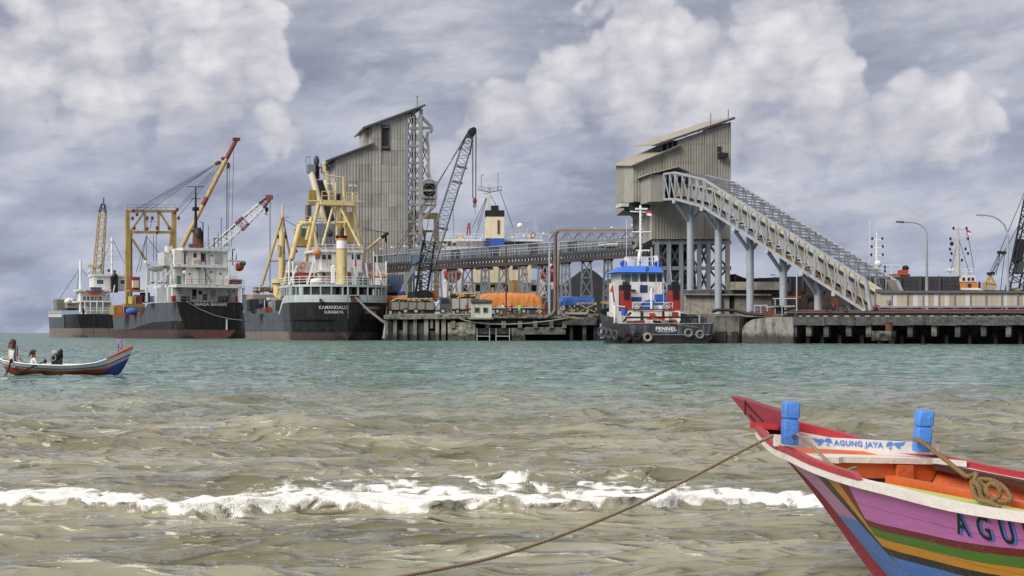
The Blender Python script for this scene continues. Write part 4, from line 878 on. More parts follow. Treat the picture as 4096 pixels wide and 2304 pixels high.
# supporting frame
xc = [2627, 2675, 2724, 2797, 2833, 2910]
for off in (-.5, -8, -15):
    for x in xc: beam('column', f2(x, 1248, off), f2(x, 957, off), .62 if off > -1 else .5, 'steel' if x != 2910 else 'sheet', tr)
    for y in (970, 1073, 1165): beam('girder', f2(2612, y, off), f2(2922, y, off), .55, 'steel', tr)
    for a, c in zip(xc, xc[1:]):
        for ya, yb in ((975, 1073), (1073, 1165)): beam('brace', f2(a, ya, off), f2(c, yb, off), .26, 'steel_dark', tr); beam('brace', f2(c, ya, off), f2(a, yb, off), .26, 'steel_dark', tr)
MB().prism([f2(2640, 1240, -6), f2(2790, 1240, -6), f2(2775, 970, -6), f2(2660, 970, -6)], -f2.n*3).obj('hopper', 'dark', tr)
for a, c in (((2484, 812), (2545, 878)), ((2520, 812), (2560, 852)), ((2484, 816), (2600, 816)), ((2484, 826), (2600, 826))): beam('bracket', f2(*a, -2), f2(*c, -2), .4, 'steel_dark', tr)
MB().prism([f2(2486, 826, -1), f2(2515, 826, -1), f2(2515, 812, -1), f2(2486, 812, -1)], -f2.n*3).obj('duct', 'offwhite', tr)
# entrance hood of the conveyor
hd = thing('conveyor_hood', 'grey box-shaped hood with small gable roof where the conveyor enters the tower', 'hood', f2(2640, 806, 3))
MB().prism([f2(2602, 806, 5), f2(2652, 806, 5), f2(2652, 699, 5), f2(2602, 699, 5)], -f2.n*4.9).obj('hood_wall', 'sheet', hd)
MB().prism([f2(2652, 806, 4.9), f2(2658, 806, 4.9), f2(2658, 699, 4.9), f2(2652, 699, 4.9)], -f2.n*.6).obj('hood_edge', 'steel_dark', hd)
a, c, e = f2(2592, 699, 5.6), f2(2712, 668, 5.2), f2(2762, 690, 5)
MB().prism([a, c, c-f2.n*5.1, a-f2.n*5.4], (0, 0, .2)).obj('roof', 'roof', hd); MB().prism([c, e, e-f2.n*4.9, c-f2.n*5.1], (0, 0, .2)).obj('roof', 'khaki_b', hd)
MB().prism([f2(2662, 800, .3), f2(2756, 800, .3), f2(2756, 692, .3), f2(2712, 676, .3), f2(2662, 690, .3)], f2.n*.1).obj('opening', 'dark', hd)
# ---- inclined truss conveyor
NBt = [W(2656, 798, 199), W(2700, 796, 197.4), W(2811, 826, 192), W(3463, 1245, 172)]; NTp = [W(2656, 696, 199), W(2700, 690, 197.4), W(2816, 718, 192), W(3463, 1119, 172)]
LAT = Vector((.77, .63, 0))*6.2
inc = thing('inclined_conveyor', 'long light grey truss conveyor bridge sloping down from the khaki tower to the wharf', 'conveyor', G(3100, 183, 3.7))
def nb(i, t): return NBt[i].lerp(NBt[i+1], t)
def nt_(i, t): return NTp[i].lerp(NTp[i+1], t)
for sgn, L in ((0, Vector()), (1, LAT)):
    for i in range(3):
        beam('bottom_chord', NBt[i]+L, NBt[i+1]+L, .32, 'galv', inc); beam('top_chord', NTp[i]+L, NTp[i+1]+L, .26, 'galv', inc)
    for i, n in ((0, 2), (1, 4), (2, 17)):
        for k in range(n):
            a, c = k/n, (k+1)/n; b0 = (k+.5)/n
            beam('vertical', nb(i, a)+L, nt_(i, a)+L, .15 if k % 3 else .26, 'galv', inc)
            beam('diagonal', nb(i, c)+L, nt_(i, a)+L, .13, 'galv' if not sgn else 'steel', inc)
            beam('diagonal', nb(i, a)+L, nt_(i, b0)+L, .09, 'steel', inc)
for i, n in ((0, 2), (1, 6), (2, 30)):
    for k in range(n): beam('top_tie', nt_(i, k/n), nt_(i, k/n)+LAT, .17, 'galv', inc); beam('floor_tie', nb(i, k/n), nb(i, k/n)+LAT, .2, 'steel_dark', inc)
    for k in range(0, n-1, 2): beam('top_brace', nt_(i, k/n), nt_(i, (k+2)/n)+LAT, .1, 'steel', inc)
for i, n in ((0, 1), (1, 3), (2, 17)):
    for k in range(n):
        a, c = (k+.01)/n, (k+.99)/n; up_ = Vector((0, 0, 1))
        def q4(fr, l): return nb(i, fr)*(1-.0)+LAT*l
        def at(fr, l, h_): return nb(i, fr).lerp(nt_(i, fr), h_)+LAT*l
        MB().prism([at(a, .30, .14), at(c, .30, .14), at(c, .30, .56), at(a, .30, .56)], LAT*.02).obj('belt_cover_side', 'beige_pale' if k % 3 else 'beige', inc)
        MB().prism([at(a, .27, .58), at(c, .27, .58), at(c, .74, .58), at(a, .74, .58)], (0, 0, .08)).obj('belt_cover_top', 'cream', inc)
        MB().prism([at(a, .70, .14), at(c, .70, .14), at(c, .70, .56), at(a, .70, .56)], LAT*.02).obj('belt_cover_side', 'beige', inc)
        MB().prism([at(a, .02, .03), at(c, .02, .03), at(c, .27, .03), at(a, .27, .03)], (0, 0, .08)).obj('walkway_plate', 'brown' if k > 5 else 'steel', inc)
    b = MB(); b.bar(nb(i, 0).lerp(nt_(i, 0), .58)+LAT*.26, nb(i, 1).lerp(nt_(i, 1), .58)+LAT*.26, .1, .35); b.obj('cover_edge', 'steel_dark', inc)
beam('end_post', NTp[3], W(3484, 1242, 171.4), .4, 'galv', inc); beam('end_post', NTp[3]+LAT, W(3609, 1175, 176), .45, 'galv', inc)
MB().prism([NTp[3]+LAT*.72, NTp[3]+LAT*.97, W(3606, 1172, 176.2), W(3574, 1172, 175)], (0, 0, .1)).obj('end_plate', 'beige', inc)
def ctr(px):
    best = min(((abs((CX+F*p.x/p.y)-px), p) for i in range(3) for p in [nb(i, k/80)+LAT*.5 for k in range(81)]), key=lambda z: z[0]); return best[1]
words_n = ['tallest', 'second tallest', 'third tallest', 'fourth tallest', 'fifth tallest', 'shortest']
for k, px in enumerate((2762, 2873, 3000, 3133, 3274, 3402)):
    c = ctr(px); t = thing('conveyor_pylon', f'round grey steel column under the inclined conveyor, the {words_n[k]} of six', 'pylon', (c.x, c.y, 3.7), group='round columns of the inclined conveyor')
    b = MB(); r = .50; zt = c.z-.5; b.lathe([(r+.25, 0), (r+.25, .18), (r, .2), (r, (zt-3.7)*.5), (r+.03, (zt-3.7)*.5+.02), (r+.03, (zt-3.7)*.5+.12), (r, (zt-3.7)*.5+.14), (r, zt-3.7)], 16, (c.x, c.y, 3.7)); b.obj('shaft', 'column', t, True)
    beam('head_beam', c-LAT*.55-Vector((0, 0, .35)), c+LAT*.55-Vector((0, 0, .35)), .5, 'steel_light', t)
    if k < 5:
        for s in (-1, 1): beam('knee_brace', c+LAT*.47*s-Vector((0, 0, .6)), c+LAT*.06*s-Vector((0, 0, 2.9)), .36, 'steel_light', t)
# ---- low gallery along the wharf
lg = plane(3478, 172.5, 4110, 160)
low = thing('low_gallery', 'long low beige panelled conveyor gallery running along the wharf to the right edge', 'conveyor', lg(3800, 1240))
def ly(y): return lambda x: y
xs_ = [3500]+list(range(3525, 4420, 21)); cols_ = ['beige', 'beige', 'beige_pale', 'beige', 'beige_dark', 'beige', 'beige_pale']
for k, (a, c) in enumerate(zip(xs_, xs_[1:])):
    drop = lambda x: max(0, 3525-x)*-.3
    MB().prism([lg(a+.3, 1225+drop(a)), lg(c-.3, 1225+drop(c)), lg(c-.3, 1171+drop(c)), lg(a+.3, 1171+drop(a))], -lg.n*(.12+.02*(k % 2))).obj('side_panel', cols_[(k*5+k//3) % 7], low)
    MB().prism([lg(a, 1172+drop(a), .35), lg(c, 1172+drop(c), .35), lg(c, 1163+drop(c), .1), lg(a, 1163+drop(a), .1)], -lg.n*3.4).obj('roof_sheet', 'steel_dark', low)
    if k % 3 == 0: beam('post', lg(a, 1238, .12), lg(a, 1168, .12), .13, 'steel', low); beam('leg', lg(a, 1250, -.5), lg(a, 1226, -.5), .3, 'steel_dark', low)
    if k % 3 == 1: MB().prism([lg(a, 1236, -.2), lg(c, 1236, -.2), lg(c, 1229, -.2), lg(a, 1229, -.2)], -lg.n*.8).obj('roller_box', 'steel_dark', low)
beam('base_rail', lg(3500, 1228, .1), lg(4420, 1226, .1), .22, 'steel', low)
MB().prism([lg(3550, 1214, .16), lg(3561, 1214, .16), lg(3561, 1200, .16), lg(3550, 1200, .16)], lg.n*.2).obj('switch_box', 'steel', low)
a0, a1 = nb(2, 1).lerp(nt_(2, 1), .05)+LAT*.3, nb(2, 1).lerp(nt_(2, 1), .62)+LAT*.3
MB().prism([a0, lg(3500, 1218), lg(3500, 1165), a1], LAT*.42).obj('transition_box', 'beige', low); MB().prism([a1+Vector((0, 0, .02)), lg(3502, 1164)+Vector((0, 0, .02)), lg(3502, 1164)+LAT*.45, a1+LAT*.45], (0, 0, .1)).obj('transition_cover', 'cream', low)
# ================================================================ ships
class Ship:
    """local frame: x to starboard, y forward, z up; origin at the stern on the waterline"""
    def __init__(s, name, label, px, D, left, cat='ship'):
        s.O = G(px, D); a = math.radians(left); s.h = Vector((-math.sin(a), math.cos(a), 0)); s.r = Vector((math.cos(a), math.sin(a), 0))
        s.o = thing(name, label, cat, s.O, a, world=False)
    def S(s, px, py, y=0.):
        d = Vector(((px-CX)/F, 1, (HY-py)/F)); c = Vector((0, 0, H)); k = (y-(c-s.O).dot(s.h))/d.dot(s.h); p = c+d*k
        return Vector(((p-s.O).dot(s.r), y, p.z))
    def box(s, x0, x1, y0, y1, yf, dep, name, m, par=None, sm=False):
        a, b = s.S(x0, y1, yf), s.S(x1, y0, yf)
        return MB().box(((a.x+b.x)/2, yf+dep/2, (a.z+b.z)/2), (abs(b.x-a.x), dep, abs(b.z-a.z))).obj(name, m, par or s.o)
    def pane(s, x0, x1, y0, y1, yf, name='window', m='glass', par=None, fr='clean_white'):
        o = s.box(x0, x1, y0, y1, yf-.06, .12, name, m, par)
        return o
    def port(s, px, py, yf, r=.22, par=None):
        p = s.S(px, py, yf-.05); return MB().tube([p, p+Vector((0, .1, 0))], r, 10).obj('porthole', 'glass', par or s.o)
    def bar(s, a, b, y, w, m, name='strut', y2=None, rnd=True): return beam(name, s.S(*a, y), s.S(*b, y if y2 is None else y2), w, m, s.o, rnd=rnd)
    def line(s, a, b, ya, yb, r=.05, name='rigging', sag=0.): return cable(s.o, [s.S(*a, ya), s.S(*b, yb)], r, 'cable', name, sag)
def hull(sh, ys, bd, bw, top, ex, bands, under=-1.2):
    """bands: (name, material, z0(y), z1(y), sides, y range)"""
    def X(y, z):
        t = top(y); k = min(1, max(0, z/t)); return bw(y)+(bd(y)-bw(y))*k**ex(y)
    for name, m, z0, z1, sides, (ya, yb) in bands:
        for sd in sides:
            yy = [y for y in ys if ya <= y <= yb]; grid_obj(name, lambda y, t: (sd*X(y, z0(y)+(z1(y)-z0(y))*t), y, z0(y)+(z1(y)-z0(y))*t), yy, np.linspace(0, 1, 9), m, sh.o)
    return X
K = lambda c: (lambda y: c)
def lifebuoy(sh, px, py, y, r=.37, m='orange_red'): return MB().torus(sh.S(px, py, y), (0, 1, 0), r, .085, 14, 6).obj('lifebuoy', m, sh.o, True)
def lifeboat(sh, c, L, w, h, m, cover, rz=0., name='lifeboat', label=None):
    t = MB(); n = 10; ca, sa = math.cos(rz), math.sin(rz)
    for i in range(n+1):
        u = -1+2*i/n; k = max(.04, (1-abs(u)**2.4)); sh_ = .16*u*u*h
        for j in range(7):
            th = math.pi*j/6; x = math.cos(th)*w/2*k**.6; z = -math.sin(th)**.8*h*.75*k**.5+sh_
            t.v.append((c.x+u*L/2*ca-x*sa, c.y+u*L/2*sa+x*ca, c.z+z))
    for i in range(n):
        for j in range(6): t.f.append([i*7+j, i*7+7+j, i*7+8+j, i*7+j+1])
    o = t.obj(name, m, sh.o, 2, label); b = MB()
    for i in range(n+1):
        u = -1+2*i/n; k = max(.04, (1-abs(u)**2.4)); sh_ = .16*u*u*h
        for j in range(5):
            x = (-1+j/2)*w/2*k**.6; z = sh_+.02+(.24*h*(1-((j-2)/2)**2) if cover else -.25*h*(1-((j-2)/2)**2))
            b.v.append((c.x+u*L/2*ca-x*sa, c.y+u*L/2*sa+x*ca, c.z+z))
    for i in range(n):
        for j in range(4): b.f.append([i*5+j, i*5+5+j, i*5+6+j, i*5+j+1])
    b.obj('cover' if cover else 'interior', cover or 'dark', o, 2); return o
def davit(sh, pts, y, w=.3, m='white', name='davit'):
    b = MB(); P = [sh.S(*p, y) for p in pts]
    for a, c in zip(P, P[1:]): b.bar(a, c, w, w*.8)
    return b.obj(name, m, sh.o)
def flag(sh, px, py, y, w, h, name='flag'):
    p = sh.S(px, py, y); b = MB(); r_ = MB()
    for q_, z0, z1 in ((b, 0, h/2), (r_, h/2, h)):
        n = 6
        for i in range(n+1): u = i/n; x = u*w; yy = .12*math.sin(u*6); q_.v += [(p.x+x, p.y+yy, p.z-.1*u+z0), (p.x+x, p.y+yy, p.z-.1*u+z1)]
        for i in range(n): q_.f.append([2*i, 2*i+2, 2*i+3, 2*i+1])
    o = r_.obj(name, 'flag_red', sh.o, 2); b.obj('lower_half', 'flag_white', o, 2); return o
# ---------------------------------------------------------------- black-sterned ship with the yellow gantry
N = Ship('cargo_ship', 'black-sterned cargo ship with white deckhouse, yellow gantry and red-tipped boom', 845, 315, 32)
ys = sorted(set(list(np.linspace(0, 10, 11))+list(np.linspace(10, 19, 6))+list(np.linspace(19, 24, 8))+list(np.linspace(24, 52, 10))+list(np.linspace(52, 65, 10))))
bd = smooth_interp([0, 4, 10, 46, 55, 62, 65], [7.95, 8.1, 8.1, 8.1, 6, 2.6, .1]); bw = smooth_interp([0, 1.2, 4, 8, 14, 46, 55, 62, 65], [2.4, 7.2, 7.8, 7.9, 8.0, 7.9, 5, 1.2, .05])
tp = interp([0, 18.5, 19.5, 21, 23, 50, 52, 65], [8.05, 8.05, 7.6, 5.8, 5.0, 5.0, 7.5, 8.2]); ex = interp([0, 8, 40, 60], [.38, .38, .6, 1.3])
X = hull(N, ys, bd, bw, tp, ex, [
    ('boot_topping', 'boot_red', K(-1.2), K(1.95), (-1, 1), (0, 65)), ('hull_belt', 'hull_black', K(1.95), interp([0, 16, 30, 65], [3.9, 3.7, 2.1, 2.0]), (-1, 1), (0, 65)),
    ('hull_plating', 'hull_grey', interp([0, 16, 30, 65], [3.9, 3.7, 2.1, 2.0]), tp, (-1,), (0, 65)), ('hull_plating', 'hull_black', interp([0, 16, 30, 65], [3.9, 3.7, 2.1, 2.0]), tp, (1,), (0, 65)),
    ('bulwark', 'rust_red', lambda y: tp(y)+.02, lambda y: tp(y)+1.1, (-1, 1), (23, 50))])
zz = np.linspace(.05, 8.05, 14); b = MB(); zr = [z for z in np.linspace(-.6, 1.95, 7)]; zk = [z for z in np.linspace(1.95, 8.05, 12)]
MB().poly([(-X(0, z), 0, z) for z in zk]+[(X(0, z), 0, z) for z in zk[::-1]]).obj('transom', 'hull_black', N.o)
MB().poly([(-X(0, max(z, 0))*(1 if z > 0 else .9), 0, z) for z in zr]+[(X(0, max(z, 0))*(1 if z > 0 else .9), 0, z) for z in zr[::-1]]).obj('transom_boot', 'boot_patch', N.o)
b = MB(); b.v += [(-bd(y)+.05, y, 7.0) for y in (0, 4, 10, 20)]+[(bd(y)-.05, y, 7.0) for y in (20, 10, 4, 0)]; b.f.append(list(range(8))); b.obj('poop_deck', 'rust', N.o)
b = MB(); b.v += [(-bd(y)+.05, y, 4.6) for y in (19, 30, 46, 55, 62)]+[(bd(y)-.05, y, 4.6) for y in (62, 55, 46, 30, 19)]; b.f.append(list(range(10))); b.obj('main_deck', 'rust', N.o)
tc = N.S(838, 1223, -.02); lettering(N.o, 'NIAGA BAHARI', .98, lambda x, y: Vector((tc.x+x*1.12+.3, -.03, tc.z+y)), 'offwhite', label='white painted ship name across the black stern', bold=.012)
cable(N.o, [N.S(746, 1206, -.1), N.S(800, 1237, -.3), N.S(860, 1262, -.6), N.S(920, 1276, -.8), N.S(968, 1281, -1.)], .09, 'rope_grey', 'mooring_line')
beam('draught_post', N.S(907, 1320, -.15), N.S(907, 1277, -.15), .25, 'white', N.o)
# poop house in the shade of the boat deck
N.box(690, 958, 1149, 1212, 3.2, 6, 'poop_house', 'white'); N.box(628, 676, 1150, 1207, .6, .25, 'side_screen', 'white'); N.box(585, 592, 1150, 1208, .5, .4, 'screen_post', 'white'); N.box(672, 684, 1148, 1207, .3, .5, 'pillar', 'white'); N.box(955, 963, 1148, 1207, .2, .5, 'pillar', 'white'); N.box(972, 979, 1148, 1207, .4, .5, 'pillar', 'white')
N.pane(769, 786, 1157, 1197, 3.2, 'door', 'dark'); N.pane(795, 808, 1163, 1178, 3.2, 'hatch', 'dark'); N.pane(811, 828, 1177, 1200, 3.2, 'locker', 'steel_dark'); p = N.box(842, 862, 1156, 1194, 3.0, .2, 'striped_board', 'offwhite')
for k in range(4): beam('stripe', N.S(843, 1172+k*7, 2.98), N.S(861, 1160+k*7, 2.98), .12, 'rust_red', p)
for x, y in ((913, 1166), (936, 1165)): N.port(x, y, 3.2)
for x, c in ((690, 'bright_red'), (948, 'bright_red'), (730, 'dark'), (745, 'rust'), (880, 'rust'), (900, 'dark')): N.box(x, x+14, 1183, 1206, 1.6, 1., 'deck_gear', c)
for k in range(5): N.box(712+k*2, 724+k*2, 1150+k*11, 1153+k*11, 1.8, .8, 'stair_tread', 'steel_dark')
rail(N.o, [N.S(686, 1206, .25), N.S(960, 1206, .25)], 1.1, 'steel', .07, sp=1.7)
b = MB(); z0 = N.S(800, 1150, 0).z; b.prism([(-7.9, 16, z0), (-7.9, .2, z0), (7.9, .2, z0), (7.9, 16, z0)], (0, 0, .65)); b.obj('boat_deck', 'white', N.o); zb = z0+.65
rail(N.o, [(-7.8, 14, zb), (-7.8, .3, zb), (7.8, .3, zb), (7.8, 10, zb)], 1.1, 'steel', .07, sp=1.7)
# deckhouse
N.box(745, 912, 1064, 1136, 3.6, 8, 'deckhouse', 'white'); N.box(752, 911, 999, 1064, 3.9, 7.5, 'upper_house', 'white'); N.box(697, 738, 1000, 1136, 5.0, 6, 'side_house', 'white'); N.box(656, 697, 1010, 1062, 6.0, 4, 'bridge_wing', 'offwhite')
N.box(732, 920, 996, 1001, 3.4, 8.5, 'monkey_island', 'white'); N.box(700, 914, 1062, 1067, 3.0, 8.5, 'bridge_deck', 'white')
N.pane(774, 786, 1013, 1030, 3.9); N.pane(804, 819, 1013, 1046, 3.9, 'door', 'dark'); N.pane(690, 697, 1020, 1034, 6.0); N.box(776, 798, 1038, 1060, 3.3, .6, 'vent_box', 'cream'); lv = N.box(859, 887, 1019, 1054, 3.75, .2, 'louvre', 'steel')
for k in range(8): N.box(860, 886, 1021+k*4.2, 1023+k*4.2, 3.65, .12, 'slat', 'offwhite', lv)
for x, y in ((848, 1022), (759, 1096), (846, 1088), (882, 1095), (866, 1034)): N.port(x, y, 3.85 if y < 1064 else 3.55)
for k in range(9): N.box(737, 750, 1008+k*6.5, 1010+k*6.5, 3.7, .3, 'ladder_rung', 'steel')
beam('stair_stringer', N.S(812, 1070, 3), N.S(846, 1134, 1.6), .2, 'green', N.o); beam('stair_stringer', N.S(824, 1070, 3), N.S(850, 1128, 1.6), .14, 'steel', N.o); N.box(712, 724, 1103, 1136, 2.4, .8, 'locker', 'green')
p = N.S(739, 1090, 2.6); MB().ell(p, (1.05, .3, .9)).obj('satellite_dish', 'clean_white', N.o, True); N.box(785, 803, 1068, 1075, 3.1, .4, 'lamp_bracket', 'steel_dark'); beam('standpipe', N.S(798, 1075, 3.3), N.S(798, 1135, 3.3), .12, 'steel', N.o)
for x in (737, 822): beam('drain_pipe', N.S(x, 1010, 3.4), N.S(x, 1134, 3.4), .16, 'rust', N.o)
rail(N.o, [N.S(700, 1062, 3.2), N.S(752, 1062, 3.2)], 1.1, 'steel', .06); rail(N.o, [N.S(775, 1060, 3.2), N.S(826, 1060, 3.2)], 1.1, 'steel', .06); rail(N.o, [N.S(735, 996, 3.6), N.S(918, 996, 3.6), N.S(918, 996, 9)], 1.2, 'steel', .06, sp=1.1)
N.box(755, 808, 978, 996, 4.4, .12, 'red_screen', 'rust_red'); N.box(670, 690, 985, 1002, 6.5, 2, 'lookout_box', 'white')
f_ = MB(); c0 = N.S(790, 996, 7); f_.lathe([(1.15, 0), (1.1, 2.6), (1.05, 3.6)], 14, tuple(c0)); fo = f_.obj('funnel', 'rust', N.o, True); MB().lathe([(1.08, 2.4), (1.12, 3.4), (.7, 4.6), (.4, 4.8)], 12, (c0.x+.1, c0.y-.15, c0.z)).obj('soot_cap', 'black', fo, True)
ms = N.S(783, 960, 8); b = MB(); b.lathe([(.42, 0), (.36, 5), (.22, 9), (.12, 12.2)], 8, tuple(ms)); mo = b.obj('mast', 'black', N.o, True)
for py, w in ((747, 34), (795, 20), (830, 11), (842, 14)): beam('crosstree', N.S(783-w, py, 8), N.S(783+w, py, 8), .14, 'black', mo)
for py in (835, 925): MB().box(N.S(783, py, 8), (1.3, 1, .7)).obj('lantern_platform', 'black', mo)
for a, c in (((800, 905), (812, 935)), ((812, 890), (812, 990)), ((798, 888), (812, 890)), ((857, 954), (857, 996)), ((857, 954), (870, 954)), ((930, 1000), (930, 1060)), ((930, 997), (940, 997)), ((946, 1015), (946, 1040)), ((833, 900), (833, 996)), ((885, 870), (885, 996)), ((873, 930), (873, 996))): beam('vent_pipe', N.S(*a, 6), N.S(*c, 6), .2 if a[0] in (857, 930, 812) else .1, 'black', N.o)
lifeboat(N, N.S(625, 1068, 9), 4.6, 2.0, 1.5, 'offwhite', None, rz=.15, label='grey lifeboat on the port side'); davit(N, [(662, 1022), (688, 1060), (688, 1136)], 4, .45); davit(N, [(688, 1075), (640, 1130)], 4, .25); N.box(588, 600, 1058, 1140, 9, .8, 'davit_post', 'offwhite'); N.box(584, 618, 1043, 1050, 8, 1.5, 'wing_screen', 'clean_white')
for x in (606, 630, 652): N.box(x, x+9, 1085, 1136, 8, .6, 'stanchion', 'offwhite')
for x in (610, 640, 662): MB().ell(N.S(x, 1128, 6), (1.0, 1.2, .8)).obj('liferaft', 'truck_pale', N.o, True)
lifeboat(N, N.S(957, 1062, 6), 4.0, 2.2, 1.8, 'orange_red', 'orange_red', rz=1.4, label='orange lifeboat with green tarpaulin on the starboard side'); MB().ell(N.S(972, 1054, 5), (1.3, 2.0, 1.2)).obj('tarpaulin', 'green', N.o, True)
davit(N, [(918, 1110), (918, 1030), (942, 1030), (942, 1110), (918, 1110)], 3, .22); davit(N, [(918, 1030), (942, 1070), (918, 1108)], 3, .14); N.box(913, 952, 1105, 1114, 2.4, 1.6, 'crane_platform', 'white'); N.box(908, 974, 1042, 1046, 5, 2, 'wing_screen', 'clean_white'); N.box(930, 968, 1118, 1136, 3, 2, 'deck_gear', 'rust_red')
# gantry and derrick boom
yg = 36
for x0, x1, yt, yb in ((504, 520, 842, 1216), (691, 706, 842, 1070)):
    p = N.box(x0, x1, yt, yb, yg, 1.0, 'gantry_post', 'yellow')
N.box(522, 530, 930, 1215, yg+1.5, .6, 'gantry_stay', 'yellow_dark')
for a, c, w in (((504, 845), (706, 845), .6), ((512, 929), (700, 929), .6), ((520, 928), (578, 848), .42), ((638, 848), (690, 928), .42), ((580, 848), (580, 929), .4), ((634, 848), (634, 929), .4), ((522, 944), (586, 1045), .45), ((686, 930), (672, 1040), .4), ((572, 885), (640, 885), .12)): N.bar(a, c, yg+.3, w, 'yellow', 'gantry_beam', rnd=False)
rail(N.o, [N.S(508, 842, yg), N.S(703, 842, yg)], 1.4, 'steel', .08, sp=2.4, rails=(1., .5))
for x, y in ((534, 842), (548, 857), (530, 873), (537, 912), (588, 872), (609, 872), (588, 915), (628, 912), (628, 930), (709, 838), (700, 848), (714, 872), (676, 912)): MB().ell(N.S(x, y, yg-.5), (.8, .5, 1.0)).obj('pulley_block', 'rust_red', N.o, True)
for a, c in (((588, 872), (588, 915)), ((609, 872), (600, 915)), ((614, 940), (614, 1045)), ((625, 940), (625, 1045)), ((585, 945), (560, 1085)), ((585, 945), (545, 1090)), ((585, 945), (650, 1030)), ((586, 940), (586, 1100))): N.line(a, c, yg, yg, .07)
for a, c, w, m_ in (((716, 1010), (811, 822), 1.15, 'yellow'), ((811, 822), (827, 790), 1.2, 'rust_red'), ((827, 790), (905, 637), 1.15, 'yellow'), ((905, 637), (944, 560), 1.1, 'rust_red')): N.bar(a, c, 30, w, m_, 'derrick_boom')
MB().box(N.S(945, 557, 30), (1.6, 1.2, .7)).obj('boom_head', 'rust_red', N.o); MB().ell(N.S(914, 662, 30), (.9, .6, 1.6)).obj('hook_block', 'rust_red', N.o, True)
for x, y in ((868, 654), (875, 650), (893, 634)): MB().ell(N.S(x, y, 30), (1.3, .6, .9)).obj('pulley_block', 'rust_red', N.o, True)
for a, c in (((540, 838), (862, 654)), ((545, 842), (866, 658)), ((560, 846), (862, 662)), ((600, 838), (868, 656)), ((706, 836), (895, 634)), ((712, 842), (880, 660)), ((712, 866), (880, 668))): N.line(a, c, yg, 30, .06)
for x0, x1 in ((907, 906), (918, 912), (935, 926), (910, 908)): N.line((x0, 662 if x0 < 930 else 600), (x1, 985), 30, 30, .055)
for a, c in (((560, 1090), (520, 1230)), ((835, 990), (930, 700))): pass
# cargo gear forward
N.box(530, 560, 1108, 1160, 32, 3, 'winch_house', 'rust_red'); N.box(532, 556, 1122, 1150, 31, .8, 'winch_front', 'cream'); N.box(520, 580, 1160, 1165, 30, 4, 'winch_platform', 'yellow_dark')
for x0, x1, y0, y1, m_ in ((468, 490, 1220, 1255, 'orange'), (455, 470, 1222, 1258, 'yellow_dark'), (500, 580, 1215, 1228, 'yellow_dark'), (528, 545, 1185, 1215, 'yellow'), (550, 570, 1180, 1215, 'rust_red'), (575, 600, 1170, 1210, 'dark')): N.box(x0, x1, y0, y1, 30, 3, 'cargo_gear', m_)
MB().ell(N.S(528, 1245, 26), (3, 2, 1.8)).obj('blue_tarpaulin', 'tarp_blue', N.o, True)
for k in range(5): N.box(588, 618, 1185+k*5, 1188+k*5, 14, 2, 'stacked_plank', 'steel_dark')
# ---------------------------------------------------------------- ship with the yellow mast
Kd = Ship('freighter', 'rounded-stern freighter with yellow funnel, yellow masts and orange lifeboats', 1392, 240, 22.4)
st = [6.5*(1-math.cos(t)) for t in np.linspace(0, math.pi/2, 16)]
ys = sorted(set([round(y, 4) for y in st]+list(np.linspace(6.5, 11, 6))+list(np.linspace(11, 14, 6))+list(np.linspace(14, 40, 8))+list(np.linspace(40, 43, 5))+list(np.linspace(43, 64, 12))))
def bd(y):
    if y < 6.5: return .05+8.55*max(0, 1-((6.5-y)/6.5)**2.3)**.5
    return float(np.interp(y, [6.5, 44, 52, 58, 62, 64], [8.6, 8.6, 7.3, 4.8, 2, .1]))
def bw(y):
    y2 = max(0, y-.9)
    if y2 < 8: return .02+8.1*max(0, 1-((8-y2)/8)**2.2)**.5
    return float(np.interp(y, [8.9, 44, 52, 58, 62, 64], [8.2, 8.2, 5.8, 3, 1, .05]))
tp = interp([0, 9.5, 11, 13.5, 15, 38, 41, 64], [6.45, 6.45, 6.3, 4.6, 3.9, 3.9, 7.4, 8.4]); ex = interp([0, 8, 44, 60], [.6, .6, .7, 1.3])
X = hull(Kd, ys, bd, bw, tp, ex, [('boot_topping', 'boot_red', K(-1.2), K(1.35), (1,), (0, 64)), ('boot_topping', 'boot_red', K(-1.2), K(1.35), (-1,), (0, 8.3)), ('boot_topping', 'boot_tan', K(-1.2), K(1.5), (-1,), (7.4, 64)),
    ('hull_plating', 'hull_black', K(1.35), tp, (1,), (0, 64)), ('hull_plating', 'hull_black', K(1.35), tp, (-1,), (0, 6.5)), ('hull_plating', 'hull_mid', K(1.35), tp, (-1,), (6.5, 11.7)), ('hull_plating', 'hull_grey', K(1.5), tp, (-1,), (11, 64)),
    ('bulwark', 'hull_pale', lambda y: tp(y)+.01, lambda y: tp(y)+float(np.interp(y, [0, 9.5, 13.5, 16], [1.25, 1.25, .5, .4])), (-1, 1), (0, 14)), ('bulwark', 'hull_grey', lambda y: tp(y)+.01, lambda y: tp(y)+1.0, (-1, 1), (14, 63))])
b = MB(); yk = [y for y in ys if y < 64][::3]; b.v += [(-bd(y)+.08, y, 3.5) for y in yk]+[(bd(y)-.08, y, 3.5) for y in yk[::-1]]; b.f.append(list(range(2*len(yk)))); b.obj('main_deck', 'rust', Kd.o)
def outline(ins, ymax, n=14, y0=0.):
    yy = [y for y in ys if y <= ymax]; return [(-max(.02, bd(y)-ins), y+ins*(1-y/ymax), 0) for y in yy[::-1]]+[(max(.02, bd(y)-ins), y+ins*(1-y/ymax), 0) for y in yy]
def deckslab(z, th, ins, ymax, name, m): return MB().prism([(x, y, z) for x, y, _ in outline(ins, ymax)], (0, 0, th)).obj(name, m, Kd.o)
zb = Kd.S(1392, 1147, 0).z; deckslab(zb, .38, .02, 16, 'boat_deck', 'hull_pale'); zb += .38
deckslab(6.3, zb-6.8, 2.2, 16, 'poop_house', 'offwhite')
ol = outline(.12, 14)
